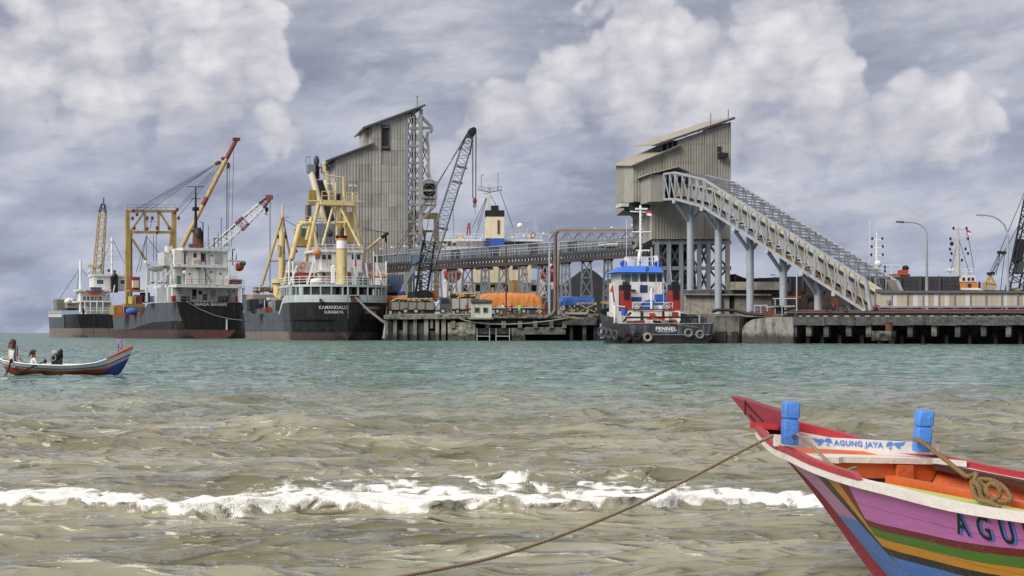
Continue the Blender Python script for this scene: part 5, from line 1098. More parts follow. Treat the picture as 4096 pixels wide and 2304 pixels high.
for k in range(2, len(ol)-2, 2):
    x, y, _ = ol[k]; beam('pillar', (x, y, 7.6), (x, y, zb-.3), .22, 'hull_pale', Kd.o)
def wallseg(x0, x1, y0, y1, name, m, ins=.05):
    """a plate following the rounded stern between two photo columns"""
    pts = []
    for px in np.linspace(x0, x1, 6):
        lo, hi = 0., 14.; best = min(ol, key=lambda p: abs((CX+F*(Kd.O+Kd.r*p[0]+Kd.h*p[1]).x/(Kd.O+Kd.r*p[0]+Kd.h*p[1]).y)-px)); pts.append(best)
    return pts
for px0, px1 in ((1152, 1163), (1199, 1215), (1271, 1294)):
    seg = [p for p in ol if px0-7 <= CX+F*(Kd.O+Kd.r*p[0]+Kd.h*p[1]).x/(Kd.O+Kd.r*p[0]+Kd.h*p[1]).y <= px1+7]
    if len(seg) >= 2:
        b = MB()
        for a, c in zip(seg, seg[1:]): b.prism([(a[0]*1.005, a[1], 7.5), (c[0]*1.005, c[1], 7.5), (c[0]*1.005, c[1], zb-.3), (a[0]*1.005, a[1], zb-.3)], (0, .1, 0))
        b.obj('screen_plate', 'hull_pale', Kd.o)
for x in (1345, 1372, 1410, 1440, 1475): Kd.box(x, x+12, 1152, 1178, 2.15+abs(x-1392)*.004, .15, 'door' if x % 2 else 'window', 'dark')
rl = [(x, y, zb) for x, y, _ in outline(.15, 14)][1:-1:2]; rail(Kd.o, rl, 1.35, 'clean_white', .075, sp=2.0, rails=(1., .66, .33))
STC = {}
def stern_text(txt, px, py, size, m='offwhite', **kw):
    """lettering wrapped onto the rounded stern"""
    def fn(x, y):
        tgt = px+x*22; z = (HY-py)*240/F+H+y; k_ = round(z, 2)
        if k_ not in STC:
            L_ = []
            for sd in (-1, 1):
                for th in np.linspace(0, 1.75, 220):
                    yy = 6.5*(1-math.cos(th)); xx = sd*X(yy, z); p = Kd.O+Kd.r*xx+Kd.h*yy; L_.append((CX+F*p.x/p.y, xx, yy))
            STC[k_] = sorted(L_)
        L_ = STC[k_]; ks = [q_[0] for q_ in L_]; bx_ = float(np.interp(tgt, ks, [q_[1] for q_ in L_])); by_ = float(np.interp(tgt, ks, [q_[2] for q_ in L_]))
        return Vector((bx_*1.004, by_-.08, z))
    return lettering(Kd.o, txt, size, fn, m, **kw)
stern_text('KAMANDALU', 1331, 1236, .80, label='white painted ship name on the rounded stern', bold=.012, spacing=1.05); stern_text('SURABAYA', 1335, 1254, .68, label='white painted home port below the ship name', bold=.01, spacing=1.05)
stern_text('KAMANDALU', 1484, 1236, .72, sx=.68, label='white painted ship name repeated on the starboard quarter'); stern_text('SURABAYA', 1482, 1253, .62, sx=.66, label='white painted home port repeated on the starboard quarter')
p = Kd.S(1418, 1186, -.1); MB().box(p, (1.6, .35, .22)).obj('fairlead', 'dark', Kd.o); MB().box(p+Vector((-.1, .02, -.5)), (1.1, .2, .7)).obj('rust_stain_plate', 'rust', Kd.o); Kd.box(1280, 1288, 1194, 1210, .2, .5, 'hawse_fitting', 'rust'); Kd.box(1186, 1212, 1234, 1243, 5.0, .6, 'hull_dent_plate', 'dark')
for (x, y) in ((1168, 1075),): pass
# houses
Kd.box(1286, 1448, 1006, 1084, 7.0, 6, 'bridge_house', 'white'); Kd.box(1262, 1286, 1010, 1100, 8.5, 4, 'bridge_side', 'offwhite'); Kd.box(1275, 1452, 1084, 1140, 8.0, 6, 'lower_house', 'offwhite'); Kd.box(1258, 1455, 1002, 1007, 6.7, 7, 'bridge_roof', 'white'); Kd.box(1278, 1452, 1083, 1087, 6.6, 6.5, 'bridge_deck', 'white')
for a in (1290, 1311, 1407, 1427): Kd.pane(a, a+14, 1019, 1037, 7.0)
for x in (1262, 1275): Kd.pane(x, x+5, 1022, 1036, 8.4)
Kd.pane(1290, 1301, 1092, 1106, 8.0); Kd.pane(1390, 1408, 1088, 1122, 8.0, 'door', 'orange')
rail(Kd.o, [Kd.S(1266, 1003, 6.9), Kd.S(1448, 1003, 6.9)], 1.1, 'clean_white', .075, sp=1.5)
Kd.box(1155, 1250, 1047, 1084, 9, .15, 'bridge_wing_screen', 'beige_pale'); Kd.box(1449, 1543, 1051, 1089, 9, .15, 'bridge_wing_screen', 'beige_pale'); Kd.box(1153, 1262, 1083, 1089, 8.6, 2.5, 'bridge_wing', 'white'); Kd.box(1449, 1546, 1088, 1094, 8.6, 2.5, 'bridge_wing', 'white')
for x in (1156, 1172, 1545): Kd.bar((x, 1045), (x, 1142), 8.6, .28, 'clean_white', 'wing_post')
Kd.box(1154, 1240, 1092, 1144, 11, .2, 'deckhouse_side', 'steel_dark')
for x, y in ((1211, 1062), (1199, 1080), (1296, 1119), (1486, 1064)): lifebuoy(Kd, x, y, 8.4 if y < 1100 else 3.2, .42)
lifeboat(Kd, Kd.S(1222, 1097, 6.5), 4.2, 1.9, 1.6, 'orange_red', None, rz=.2, label='orange lifeboat on the port side'); lifeboat(Kd, Kd.S(1510, 1108, 7.5), 3.6, 1.8, 1.4, 'orange_red', 'orange', rz=.4, label='orange lifeboat on the starboard side')
for pts in ([(1158, 1140), (1188, 1062)], [(1228, 1138), (1254, 1050)], [(1505, 1050), (1532, 1138)], [(1463, 1052), (1470, 1110)], [(1256, 1050), (1256, 1108)], [(1506, 1050), (1506, 1104)], [(1494, 1005), (1494, 1130)], [(1494, 1020), (1508, 1020), (1508, 1050)]): davit(Kd, pts, 5.5, .3 if pts[0][0] not in (1494, 1256) else .15, 'clean_white')
MB().ell(Kd.S(1267, 1124, 4.5), (2.2, 1.4, 1.0)).obj('covered_winch', 'clean_white', Kd.o, True); MB().ell(Kd.S(1268, 1010, 6.3), (1.6, 1.2, 1.2)).obj('radome', 'orange', Kd.o, True); Kd.box(1328, 1340, 1066, 1132, 4.5, .7, 'ventilator', 'clean_white'); MB().ell(Kd.S(1334, 1066, 4.8), (.7, .7, .5)).obj('ventilator_cap', 'clean_white', Kd.o, True)
for x0, x1, y0, y1, m_ in ((1412, 1432, 1075, 1108, 'clean_white'), (1412, 1426, 1107, 1138, 'clean_white'), (1340, 1356, 1115, 1138, 'truck_pale'), (1360, 1380, 1118, 1138, 'truck_pale'), (1395, 1408, 1112, 1136, 'offwhite'), (1448, 1470, 1112, 1138, 'green'), (1505, 1522, 1112, 1138, 'clean_white'), (1404, 1440, 1070, 1076, 'clean_white'), (1398, 1406, 1128, 1138, 'orange')): Kd.box(x0, x1, y0, y1, 4.2, 1, 'deck_fitting', m_)
c0 = Kd.S(1367, 1138, 3.6); rr = 44/2/23.4; b = MB(); hz = Kd.S(1367, 998, 3.6).z-c0.z; hk = Kd.S(1367, 963, 3.6).z-c0.z; ht = Kd.S(1367, 954, 3.6).z-c0.z
b.lathe([(rr*1.06, 0), (rr*.98, hz)], 20, tuple(c0)); fo = b.obj('funnel', 'yellow_pale', Kd.o, True); MB().lathe([(rr*.985, hz), (rr*.985, hz+.12), (rr*.98, hz+.121)], 20, tuple(c0)).obj('red_band', 'bright_red', fo, True); MB().lathe([(rr*.985, hz+.12), (rr*.97, hk)], 20, tuple(c0)).obj('white_band', 'clean_white', fo, True); MB().lathe([(rr*.975, hk), (rr*.99, hk+.1), (rr*.96, ht)], 20, tuple(c0)).obj('orange_rim', 'orange', fo, True)
MB().lathe([(.36, ht-.2), (.36, ht+.9), (.3, ht+1.3)], 10, (c0.x+.05, c0.y, c0.z)).obj('exhaust_pipe', 'black', fo, True); MB().ell((c0.x+.1, c0.y-.2, c0.z+ht+1.5), (.55, .55, .9)).obj('exhaust_cowl', 'black', fo, True)
for dx in (-.75, .6): MB().box((c0.x+dx, c0.y-.1, c0.z+ht+.25), (.5, .7, .5)).obj('exhaust_pipe', 'black', fo)
MB().box((c0.x, c0.y-rr-.05, c0.z+hz*.52), (.4, .1, .5)).obj('emblem', 'offwhite', fo)
beam('flag_staff', Kd.S(1417, 1090, .6), Kd.S(1417, 1012, .6), .1, 'clean_white', Kd.o); b = MB(); p = Kd.S(1418, 1068, .6); b.prism([p, p+Vector((.35, 0, .1)), p+Vector((.25, .05, 1.2)), p+Vector((.05, 0, 1.6))], (0, .06, 0)); b.obj('furled_flag', 'flag_red', Kd.o)
# yellow bipod mast over the bridge
ym = 12
for a, c, w, y2 in (((1276, 812), (1222, 1044), .75, ym+2), ((1411, 815), (1454, 1047), .7, ym+2), ((1337, 807), (1290, 981), .42, ym-3), ((1350, 808), (1440, 985), .42, ym-3), ((1350, 825), (1348, 960), .55, ym), ((1374, 707), (1382, 960), .6, ym), ((1343, 730), (1343, 807), .35, ym), ((1303, 700), (1372, 711), .28, ym), ((1318, 750), (1316, 800), .4, ym), ((1324, 889), (1386, 889), .25, ym-1.5)): Kd.bar(a, c, ym, w, 'yellow_pale', 'mast_leg', y2=y2)
Kd.box(1284, 1418, 804, 818, ym-1, 2.4, 'mast_platform', 'yellow_pale'); Kd.bar((1228, 804), (1456, 807), ym, .25, 'yellow_pale', 'yard'); Kd.bar((1228, 804), (1228, 870), ym, .1, 'yellow_pale', 'hanger')
rail(Kd.o, [Kd.S(1288, 804, ym-1), Kd.S(1340, 804, ym-1)], 1.7, 'yellow_pale', .12, sp=1.2); rail(Kd.o, [Kd.S(1386, 804, ym-1), Kd.S(1428, 804, ym-1)], 1.5, 'yellow_pale', .12, sp=1.)
for x, y in ((1316, 735), (1411, 742)): MB().box(Kd.S(x, y, ym), (1.35, .3, .22)).obj('radar_bar', 'clean_white', Kd.o); MB().lathe([(.35, 0), (.3, .8), (.15, 1.2)], 8, tuple(Kd.S(x, y+22, ym))).obj('radar_base', 'steel', Kd.o)
Kd.bar((1411, 764), (1411, 804), ym, .35, 'yellow_pale', 'radar_post'); Kd.bar((1316, 756), (1316, 804), ym, .35, 'yellow_pale', 'radar_post'); Kd.box(1350, 1362, 775, 802, ym-.5, .6, 'lamp_cluster', 'dark')
Kd.box(1366, 1400, 848, 868, ym+1, .3, 'board', 'cream'); Kd.box(1402, 1416, 848, 886, ym+1, .8, 'locker', 'yellow_pale')
# deck crane forward: cab, twin boom, machinery
yc = 22
for a, c, w, y2 in (((1245, 690), (1302, 905), 1.15, yc-1), ((1293, 650), (1345, 850), 1.0, yc+2), ((1300, 720), (1318, 775), .9, yc)): Kd.bar(a, c, yc, w, 'cream', 'crane_boom', y2=y2)
b = MB(); b.prism([Kd.S(1262, 720, yc+1), Kd.S(1296, 720, yc+1), Kd.S(1340, 880, yc+1), Kd.S(1310, 900, yc+1)], (0, .5, 0)); b.obj('boom_web', 'steel_dark', Kd.o)
Kd.box(1232, 1262, 658, 690, yc-.5, 1.5, 'boom_head', 'steel'); MB().ell(Kd.S(1266, 645, yc), (1.1, 1.1, 2.1)).obj('boom_sheave', 'steel_dark', Kd.o, True); Kd.box(1262, 1278, 664, 715, yc, 1., 'boom_head_frame', 'dark'); Kd.box(1290, 1310, 650, 690, yc, 1.2, 'boom_head', 'yellow_pale'); MB().tube([Kd.S(1305, 656, yc-.3), Kd.S(1312, 668, yc-.3), Kd.S(1308, 680, yc-.3)], .25, 6).obj('boom_sheave', 'dark', Kd.o)
for a, c in (((1224, 656), (1224, 628)), ((1224, 628), (1240, 626)), ((1240, 626), (1240, 656))): Kd.bar(a, c, yc, .15, 'steel', 'guard_rail')
for a, c, w in (((1199, 900), (1166, 1036), .95), ((1199, 895), (1258, 893), .9), ((1256, 920), (1272, 1000), .6), ((1200, 895), (1208, 905), .9), ((1246, 870), (1226, 960), .7)): Kd.bar(a, c, 16, w, 'yellow_pale', 'crane_pedestal_leg')
Kd.box(1192, 1256, 912, 985, 20, 3, 'crane_cab', 'yellow_dark'); Kd.pane(1206, 1222, 915, 945, 20, 'cab_window', 'glass_green'); Kd.box(1184, 1256, 975, 984, 19, 4, 'cab_platform', 'yellow'); Kd.box(1228, 1246, 820, 890, 20, 1.2, 'hose_reel_frame', 'steel_dark'); Kd.box(1238, 1262, 760, 820, 21, 1.0, 'boom_cylinder', 'yellow_dark')
Kd.box(1360, 1412, 870, 970, 20, 3, 'crane_house', 'yellow_dark'); Kd.box(1276, 1340, 895, 990, 20, 2, 'machinery_casing', 'steel'); MB().ell(Kd.S(1318, 932, 19), (1.4, 1, 1.4)).obj('searchlight', 'steel_dark', Kd.o, True); MB().ell(Kd.S(1246, 1003, 14), (.8, .6, .6)).obj('deck_lamp', 'yellow', Kd.o, True); Kd.box(1178, 1190, 1000, 1010, 17, .6, 'deck_lamp', 'dark')
rail(Kd.o, [Kd.S(1264, 900, 18), Kd.S(1294, 900, 18)], 1.2, 'steel', .1, sp=.7); rail(Kd.o, [Kd.S(1204, 892, 16), Kd.S(1244, 892, 16)], 1.2, 'yellow_pale', .1, sp=1.5)
for x in (1276, 1290, 1300, 1332): Kd.bar((x, 950), (x, 1000), 15, .12, 'steel_light', 'vent_pipe')
# derrick to starboard
Kd.bar((1454, 1008), (1524, 952), 14, .55, 'yellow_pale', 'derrick'); Kd.bar((1524, 952), (1552, 932), 14, .6, 'dark', 'derrick_head'); Kd.line((1546, 940), (1548, 1040), 14, 14, .06); Kd.line((1454, 915), (1550, 932), 14, 14, .06); MB().ell(Kd.S(1544, 958, 14), (.5, .4, 1.2)).obj('hook_block', 'dark', Kd.o, True); Kd.line((1454, 1000), (1500, 975), 14, 14, .05)
# foremast
yf = 34
Kd.bar((1127, 926), (1127, 1118), yf, 1.35, 'yellow_pale', 'foremast'); Kd.bar((1131, 818), (1128, 930), yf, .4, 'yellow_pale', 'topmast'); Kd.bar((1129, 868), (1048, 1141), yf, .5, 'yellow', 'boom_stay'); Kd.bar((1131, 868), (1161, 1035), yf, .35, 'yellow', 'boom_stay'); Kd.bar((1077, 1044), (1165, 1042), yf, .3, 'yellow', 'mast_yard'); Kd.bar((1128, 870), (1156, 868), yf, .15, 'yellow', 'mast_yard')
c0 = Kd.S(1120, 1200, yf); b = MB(); hh = Kd.S(1120, 1118, yf).z-c0.z; b.lathe([(1.25, 0), (1.3, hh-1.0), (1.75, hh-.7), (1.75, hh)], 12, tuple(c0)); b.obj('mast_house', 'yellow_pale', Kd.o, True); Kd.box(1111, 1121, 980, 1020, yf-.8, .5, 'mast_locker', 'yellow_pale')
for x, y in ((1116, 947), (1142, 948)): MB().box(Kd.S(x, y, yf), (.6, .5, .6)).obj('mast_lamp', 'dark', Kd.o)
for a, c in (((1131, 875), (1195, 910)), ((1133, 872), (1165, 1035)), ((1145, 1045), (1110, 1180))): Kd.line(a, c, yf, 20, .06)
Kd.bar((1166, 1030), (1124, 1192), 24, .8, 'yellow_pale', 'derrick_leg', y2=28)
# cargo on the well deck: hatch, heap of scrap timber, gear
Kd.box(1012, 1096, 1178, 1196, 32, 6, 'hatch_coaming', 'beige_dark'); rail(Kd.o, [Kd.S(1010, 1175, 37), Kd.S(1100, 1175, 37)], 1.3, 'offwhite', .1, sp=2)
random.seed(3)
for k in range(34):
    x = 1010+R()*90; y = 1152+R()*18; L = 14+R()*16; beam('timber', Kd.S(x, y, 36+R()*3), Kd.S(x+L, y+R()*8-4, 36+R()*3), .25+R()*.2, ['beige_dark', 'brown', 'truck_grey', 'sack'][k % 4], Kd.o)
for x0, x1, y0, y1, m_ in ((1030, 1075, 1235, 1256, 'truck_grey'), (1060, 1090, 1230, 1250, 'orange_red'), (1000, 1008, 1200, 1245, 'dark'), (1085, 1102, 1200, 1255, 'truck_pale'), (1078, 1110, 1190, 1200, 'offwhite'), (1048, 1056, 1195, 1215, 'steel_dark')): Kd.box(x0, x1, y0, y1, 26, 2.5, 'deck_gear', m_)
Kd.bar((1050, 1125), (1042, 1150), 40, .3, 'steel', 'cowl'); Kd.bar((1050, 1130), (1100, 1142), 40, .15, 'clean_white', 'awning_rail')
# mooring lines to the quay
for dy in (0, -.9): cable(Kd.o, [Kd.S(1420, 1188, -.2), Kd.S(1470, 1240+dy*6, -1.2), Kd.S(1530, 1288+dy*7, -2.2), Kd.S(1580, 1309+dy*8, -3), Kd.S(1630, 1306+dy*7, -3.6), Kd.S(1680, 1280+dy*4, -4), Kd.S(1735, 1260, -4.)], .11, 'rope_grey', 'mooring_line')
# ---------------------------------------------------------------- farthest ship on the left
A = Ship('coaster', 'grey coaster with tan waterline and white deckhouse, farthest left of the ships', 405, 405, 27)
ys = list(np.linspace(0, 62, 40)); bd = smooth_interp([0, 4, 10, 44, 54, 60, 62], [6.8, 7.2, 7.4, 7.4, 5.4, 2, .1]); bw = smooth_interp([0, 4, 9, 14, 44, 54, 60, 62], [3, 5.4, 6.8, 7.2, 7.1, 4.2, 1, .05]); tp = interp([0, 17, 19, 62], [6.6, 6.6, 5.9, 6.3]); ex = interp([0, 8, 40, 60], [.4, .4, .6, 1.3])
X = hull(A, ys, bd, bw, tp, ex, [('boot_topping', 'boot_tan', K(-1.2), K(2.6), (-1, 1), (0, 62)), ('hull_plating', 'hull_grey', K(2.6), tp, (-1,), (14, 62)), ('hull_plating', 'hull_black', K(2.6), tp, (-1,), (0, 16)), ('hull_plating', 'hull_black', K(2.6), tp, (1,), (0, 62)), ('bulwark', 'offwhite', lambda y: tp(y)+.02, lambda y: tp(y)+.9, (-1, 1), (18, 60))])
zk = np.linspace(2.6, 6.6, 8); MB().poly([(-X(0, z), 0, z) for z in zk]+[(X(0, z), 0, z) for z in zk[::-1]]).obj('transom', 'hull_black', A.o); zr = np.linspace(-.5, 2.6, 7)
MB().poly([(-X(0, max(0, z)), 0, z) for z in zr]+[(X(0, max(0, z)), 0, z) for z in zr[::-1]]).obj('transom_boot', 'boot_tan', A.o)
b = MB(); yk = ys[:-2:4]; b.v += [(-bd(y)+.06, y, 5.6) for y in yk]+[(bd(y)-.06, y, 5.6) for y in yk[::-1]]; b.f.append(list(range(2*len(yk)))); b.obj('main_deck', 'rust', A.o)
A.box(345, 445, 1207, 1256, 3, 9, 'poop_house', 'offwhite'); A.box(322, 450, 1203, 1208, 1.5, 13, 'boat_deck', 'white'); A.box(322, 440, 1163, 1205, 7, 6, 'deckhouse', 'offwhite'); A.box(315, 445, 1158, 1164, 5, 9, 'bridge_deck', 'white'); A.box(378, 510, 1103, 1160, 8, 8, 'wheelhouse', 'white'); A.box(374, 515, 1099, 1104, 7.6, 9, 'wheelhouse_roof', 'white')
for a, c in ((388, 413), (483, 505)): A.pane(a, c, 1120, 1135, 8, 'window', 'glass_green')
for k in range(5): A.pane(332+k*16, 342+k*16, 1186, 1200, 7)
for x in (322, 340, 362, 388, 412): A.bar((x, 1206), (x, 1252), 1.2, .3, 'white', 'pillar')
rail(A.o, [A.S(330, 1204, 1.6), A.S(445, 1204, 1.6)], 1.2, 'offwhite', .1, sp=2); rail(A.o, [A.S(325, 1254, .3), A.S(440, 1254, .3)], 1.6, 'clean_white', .12, sp=2); A.box(446, 472, 1108, 1170, 6.5, 1.6, 'funnel', 'black'); MB().ell(A.S(460, 1105, 7), (1.6, 1.4, 2)).obj('funnel_soot', 'black', A.o, True)
lifeboat(A, A.S(378, 1165, 4), 5.0, 2.0, 1.5, 'orange_red', None, rz=.2, label='orange lifeboat with blue cover'); A.box(364, 408, 1149, 1156, 4, 1.5, 'lifeboat_cover', 'blue'); A.bar((448, 1200), (459, 1140), 1, .3, 'white', 'davit'); A.bar((425, 1180), (440, 1172), 1, .2, 'white', 'davit')
A.bar((322, 1042), (322, 1250), 8, .75, 'clean_white', 'mast'); A.bar((448, 950), (448, 1098), 10, .7, 'clean_white', 'radar_mast'); 
for x, y, w in ((448, 1020, 13), (448, 1052, 20), (448, 963, 8), (322, 1105, 7), (322, 1136, 8)): A.bar((x-w, y), (x+w, y), 9.5, .16, 'clean_white', 'crosstree')
for a, c, m_ in (((320, 1072), (238, 1195), 0), ((324, 1075), (350, 1105), 0), ((452, 960), (520, 1098), 0), ((446, 965), (395, 1080), 0), ((318, 1080), (303, 1195), 0)): A.line(a, c, 8, 14, .07)
for x, y in ((435, 1082), (458, 1086), (357, 1087)): MB().ell(A.S(x, y, 9), (.9, .9, 1)).obj('searchlight', 'steel_dark' if x > 400 else 'clean_white', A.o, True)
A.bar((487, 1070), (487, 1098), 9, .15, 'clean_white', 'aerial')
A.box(228, 315, 1198, 1240, 36, 7, 'hatch_coaming', 'truck_grey'); A.box(268, 312, 1215, 1232, 33, 3, 'hatch_cover', 'truck_pale'); [MB().ell(A.S(x, y, 33), (w, 2, h)).obj('white_tarpaulin', 'clean_white', A.o, True) for x, y, w, h in ((272, 1206, 2.2, 1.9), (284, 1202, 2., 1.4), (290, 1208, 1.6, 1.2), (276, 1198, 1.2, 1.0))]
for x in (216, 224): A.bar((x, 1242), (x-4, 1222), 48, .4, 'cream', 'bollard')
MB().torus(A.S(332, 1243, .6), (1, 0, .2), .75, .25).obj('tyre_fender', 'tyre', A.o, True)
rail(A.o, [(-bd(y), y, tp(y)+.9) for y in (19, 26, 34, 42, 50, 56)], .9, 'offwhite', .12, sp=1.6)
# ---------------------------------------------------------------- white ship beyond the gallery
V = Ship('white_ship', 'large white ship with blue-banded funnel moored behind the conveyor gallery', 2010, 345, 3)
MB().prism([(-16, 0, -1), (16, 0, -1), (16.5, 0, 7.5), (-16.5, 0, 7.5)], (0, 60, 0)).obj('hull_plating', 'offwhite', V.o)
V.box(1775, 2245, 1120, 1200, 3, 40, 'lower_house', 'white'); V.box(1895, 2125, 1050, 1130, 1, 30, 'casing', 'cream'); V.box(1750, 2255, 1010, 1052, 6, 30, 'boat_deck_house', 'white'); V.box(1745, 1936, 962, 1012, 10, 20, 'bridge_house', 'white'); V.box(2070, 2160, 985, 1012, 10, 20, 'after_house', 'white'); V.box(1740, 2170, 958, 963, 8, 24, 'upper_deck', 'white')
for x in (1757, 1774, 1792, 1812): V.pane(x, x+11, 968, 982, 10)
for x in (2078, 2090, 2110, 2140): V.pane(x, x+8, 988, 998, 10)
for k in range(9): V.pane(1800+k*50, 1822+k*50, 1062, 1078, 1 if 1895 < 1800+k*50 < 2100 else 6)
for k in range(8): V.pane(1790+k*56, 1812+k*56, 1140, 1165, 3, 'window', 'dark')
V.box(1825, 1856, 942, 950, 9, 3, 'yellow_locker', 'yellow'); V.box(1828, 1853, 949, 962, 9, 3, 'locker_base', 'cream'); V.box(2105, 2138, 940, 950, 9, 3, 'yellow_locker', 'cream')
fz = [(V.S(1980, y, 4).z) for y in (1000, 953, 867, 841)]; fc = V.S(1980, 1000, 4)
for k, m_ in enumerate(('blue', 'cream', 'black')): V.box(1943-1*(k == 2), 2017+(k == 2), (953, 867, 841)[k], (1000, 953, 867)[k], 6, 6, ('funnel_band', 'funnel', 'funnel_cap')[k], m_)
V.box(1965, 1995, 822, 842, 7, 3, 'exhaust_stack', 'black'); V.box(1990, 1998, 880, 935, 5.8, .3, 'funnel_ladder', 'steel_dark'); V.box(1943, 1955, 953, 1000, 5.6, .3, 'funnel_louvre', 'navy')
V.box(1951, 1964, 735, 845, 8, 1, 'mast', 'offwhite'); V.bar((1910, 758), (1958, 768), 8, .3, 'steel', 'crosstree'); V.bar((1958, 768), (2008, 760), 8, .3, 'steel', 'crosstree'); rail(V.o, [V.S(1912, 758, 8), V.S(1958, 766, 8), V.S(2006, 759, 8)], .9, 'steel', .1, sp=1.)
for a, c in (((1925, 758), (1925, 700)), ((1992, 760), (1992, 690)), ((1925, 703), (1936, 698)), ((1935, 775), (1950, 775)), ((1813, 830), (1815, 950)), ((2140, 860), (2140, 940)), ((2053, 905), (2053, 950)), ((2080, 900), (2080, 940)), ((2110, 915), (2110, 940)), ((2149, 900), (2149, 940))): V.bar(a, c, 8, .16, 'steel' if a[0] < 2000 else 'offwhite', 'aerial')
for a, c in (((1945, 790), (1890, 910)), ((1948, 795), (1900, 962)), ((2000, 765), (2052, 910)), ((1960, 775), (2000, 850)), ((1946, 790), (1910, 900))): V.line(a, c, 8, 10, .07)
MB().ell(V.S(2080, 903, 8), (1.6, 1.4, 1.4)).obj('radome', 'clean_white', V.o, True)
for a, c, w in (((1868, 940), (1872, 900), .35), ((1880, 940), (1879, 892), .35), ((1868, 915), (1880, 908), .3), ((1870, 900), (1879, 892), .3)): V.bar(a, c, 8, w, 'red', 'davit')
rail(V.o, [V.S(1745, 958, 8), V.S(1930, 958, 8)], 1.4, 'clean_white', .1, sp=2.5); rail(V.o, [V.S(2020, 958, 8), V.S(2165, 958, 8)], 1.4, 'clean_white', .1, sp=2.5); rail(V.o, [V.S(1750, 1010, 5), V.S(1940, 1010, 5)], 1.3, 'clean_white', .1, sp=2.2)
for x in (1810, 2195): lifeboat(V, V.S(x, 1092, -2), 6, 4.0, 3.2, 'orange_red', 'orange_red', rz=1.2, label='enclosed orange lifeboat on the ' + ('port' if x < 2000 else 'starboard') + ' side'); V.bar((x-30, 1130), (x+20, 1040), 0, .5, 'clean_white', 'davit'); V.bar((x+40, 1165), (x+40, 1050), 0, .5, 'clean_white', 'davit')
for x, y in ((1772, 998), (2132, 940)): MB().torus(V.S(x, y, 4.8), (0, 1, 0), .55, .14).obj('lifebuoy', 'orange_red', V.o, True)
V.box(2040, 2090, 1120, 1168, -1, 2, 'yellow_crate', 'yellow'); V.box(1965, 1977, 1150, 1170, -1, 2, 'yellow_crate', 'yellow'); flag(V, 2085, 1115, -3, 1.6, 1.5)
gy = thing('yellow_portal_frame', 'ochre steel portal frame showing behind the elevator tower', 'frame', G(1690, 318, 3))
g3 = plane(1600, 318, 1800, 318)
for a, c, w in (((1638, 1200), (1638, 858), 1.2), ((1746, 1200), (1746, 858), 1.2), ((1630, 864), (1752, 864), 1.3), ((1650, 925), (1745, 925), .5), ((1655, 925), (1655, 1060), .35), ((1685, 880), (1705, 1000), .3), ((1700, 925), (1700, 1060), .3)): beam('member', g3(*a), g3(*c), w, 'yellow_pale' if w > 1 else 'yellow', gy)
# ================================================================ tug
T = Ship('tugboat', 'tugboat with blue wheelhouse roof and two red funnels, tyres along its stern', 2690, 169, 8, 'tugboat')
ys = sorted(set(list(np.linspace(0, 3, 8))+list(np.linspace(3, 14, 6))+list(np.linspace(14, 27, 12))))
bd = smooth_interp([0, .8, 2, 4, 14, 20, 25, 27], [4.7, 5.2, 5.5, 5.6, 5.6, 4.6, 2.2, .1]); bw = smooth_interp([0, .8, 2, 4, 14, 20, 25, 27], [4.3, 4.8, 5.1, 5.2, 5.2, 3.6, 1.2, .05]); tp = interp([0, 6, 14, 27], [2.35, 2.4, 2.9, 4.2]); ex = K(.8)
X = hull(T, ys, bd, bw, tp, ex, [('hull_plating', 'black', K(-.8), K(1.05), (-1, 1), (0, 27)), ('sheer_strake', 'tug_hull', K(1.05), tp, (-1, 1), (0, 27)), ('bulwark', 'tug_hull', lambda y: tp(y)+.01, lambda y: tp(y)+.75, (-1, 1), (3.4, 27))])
zk = np.linspace(1.05, 2.35, 4); MB().poly([(-X(0, z), 0, z) for z in zk]+[(X(0, z), 0, z) for z in zk[::-1]]).obj('transom', 'tug_hull', T.o); zk = np.linspace(-.6, 1.05, 4)
MB().poly([(-X(0, max(z, 0)), 0, z) for z in zk]+[(X(0, max(z, 0)), 0, z) for z in zk[::-1]]).obj('transom', 'black', T.o)
b = MB(); b.v += [(-bd(y)+.04, y, 2.25) for y in ys[:-1]]+[(bd(y)-.04, y, 2.25) for y in ys[:-1][::-1]]; b.f.append(list(range(2*len(ys)-2))); b.obj('deck', 'rust', T.o)
b = MB(); b.tube([(-X(y, 2.3)-.03, y, 2.38) for y in (4, 2, .8, 0)]+[(X(y, 2.3)+.03, y, 2.38) for y in (0, .8, 2, 4)], .09, 6); b.obj('cap_rail', 'steel', T.o, True); MB().tube([(-X(0, 1.05)-.02, -.02, 1.05), (X(0, 1.05)+.02, -.02, 1.05)], .06, 6).obj('rubbing_strip', 'steel', T.o, True)
p = T.S(2664, 1322, 0); lettering(T.o, 'FENNEL', .62, lambda x, y: Vector((p.x+x*1.1, -.03, p.z+y)), 'clean_white', label='white painted ship name on the tug stern', bold=.016, spacing=1.1)
b = MB()
for k in range(16): b.box((p.x-1.02+k*.135, -.03, p.z-.14), (.09 if k % 3 else .06, .01, .11))
b.obj('small_lettering', 'offwhite', T.o, kind='stuff')
p = T.S(2668, 1370, 0); lettering(T.o, 'JAKARTA', .42, lambda x, y: Vector((p.x+x*1.3, -.04, p.z+y)), 'rust', label='rust-brown painted home port near the waterline', spacing=1.25)
def tyre(sh, px, py, y, r=.40, m='tyre', rz=0., par=None): o = MB().torus(sh.S(px, py, y), (math.sin(rz), math.cos(rz), 0), r, .15, 16, 8).obj('tyre_fender', m, par or sh.o, True); return o
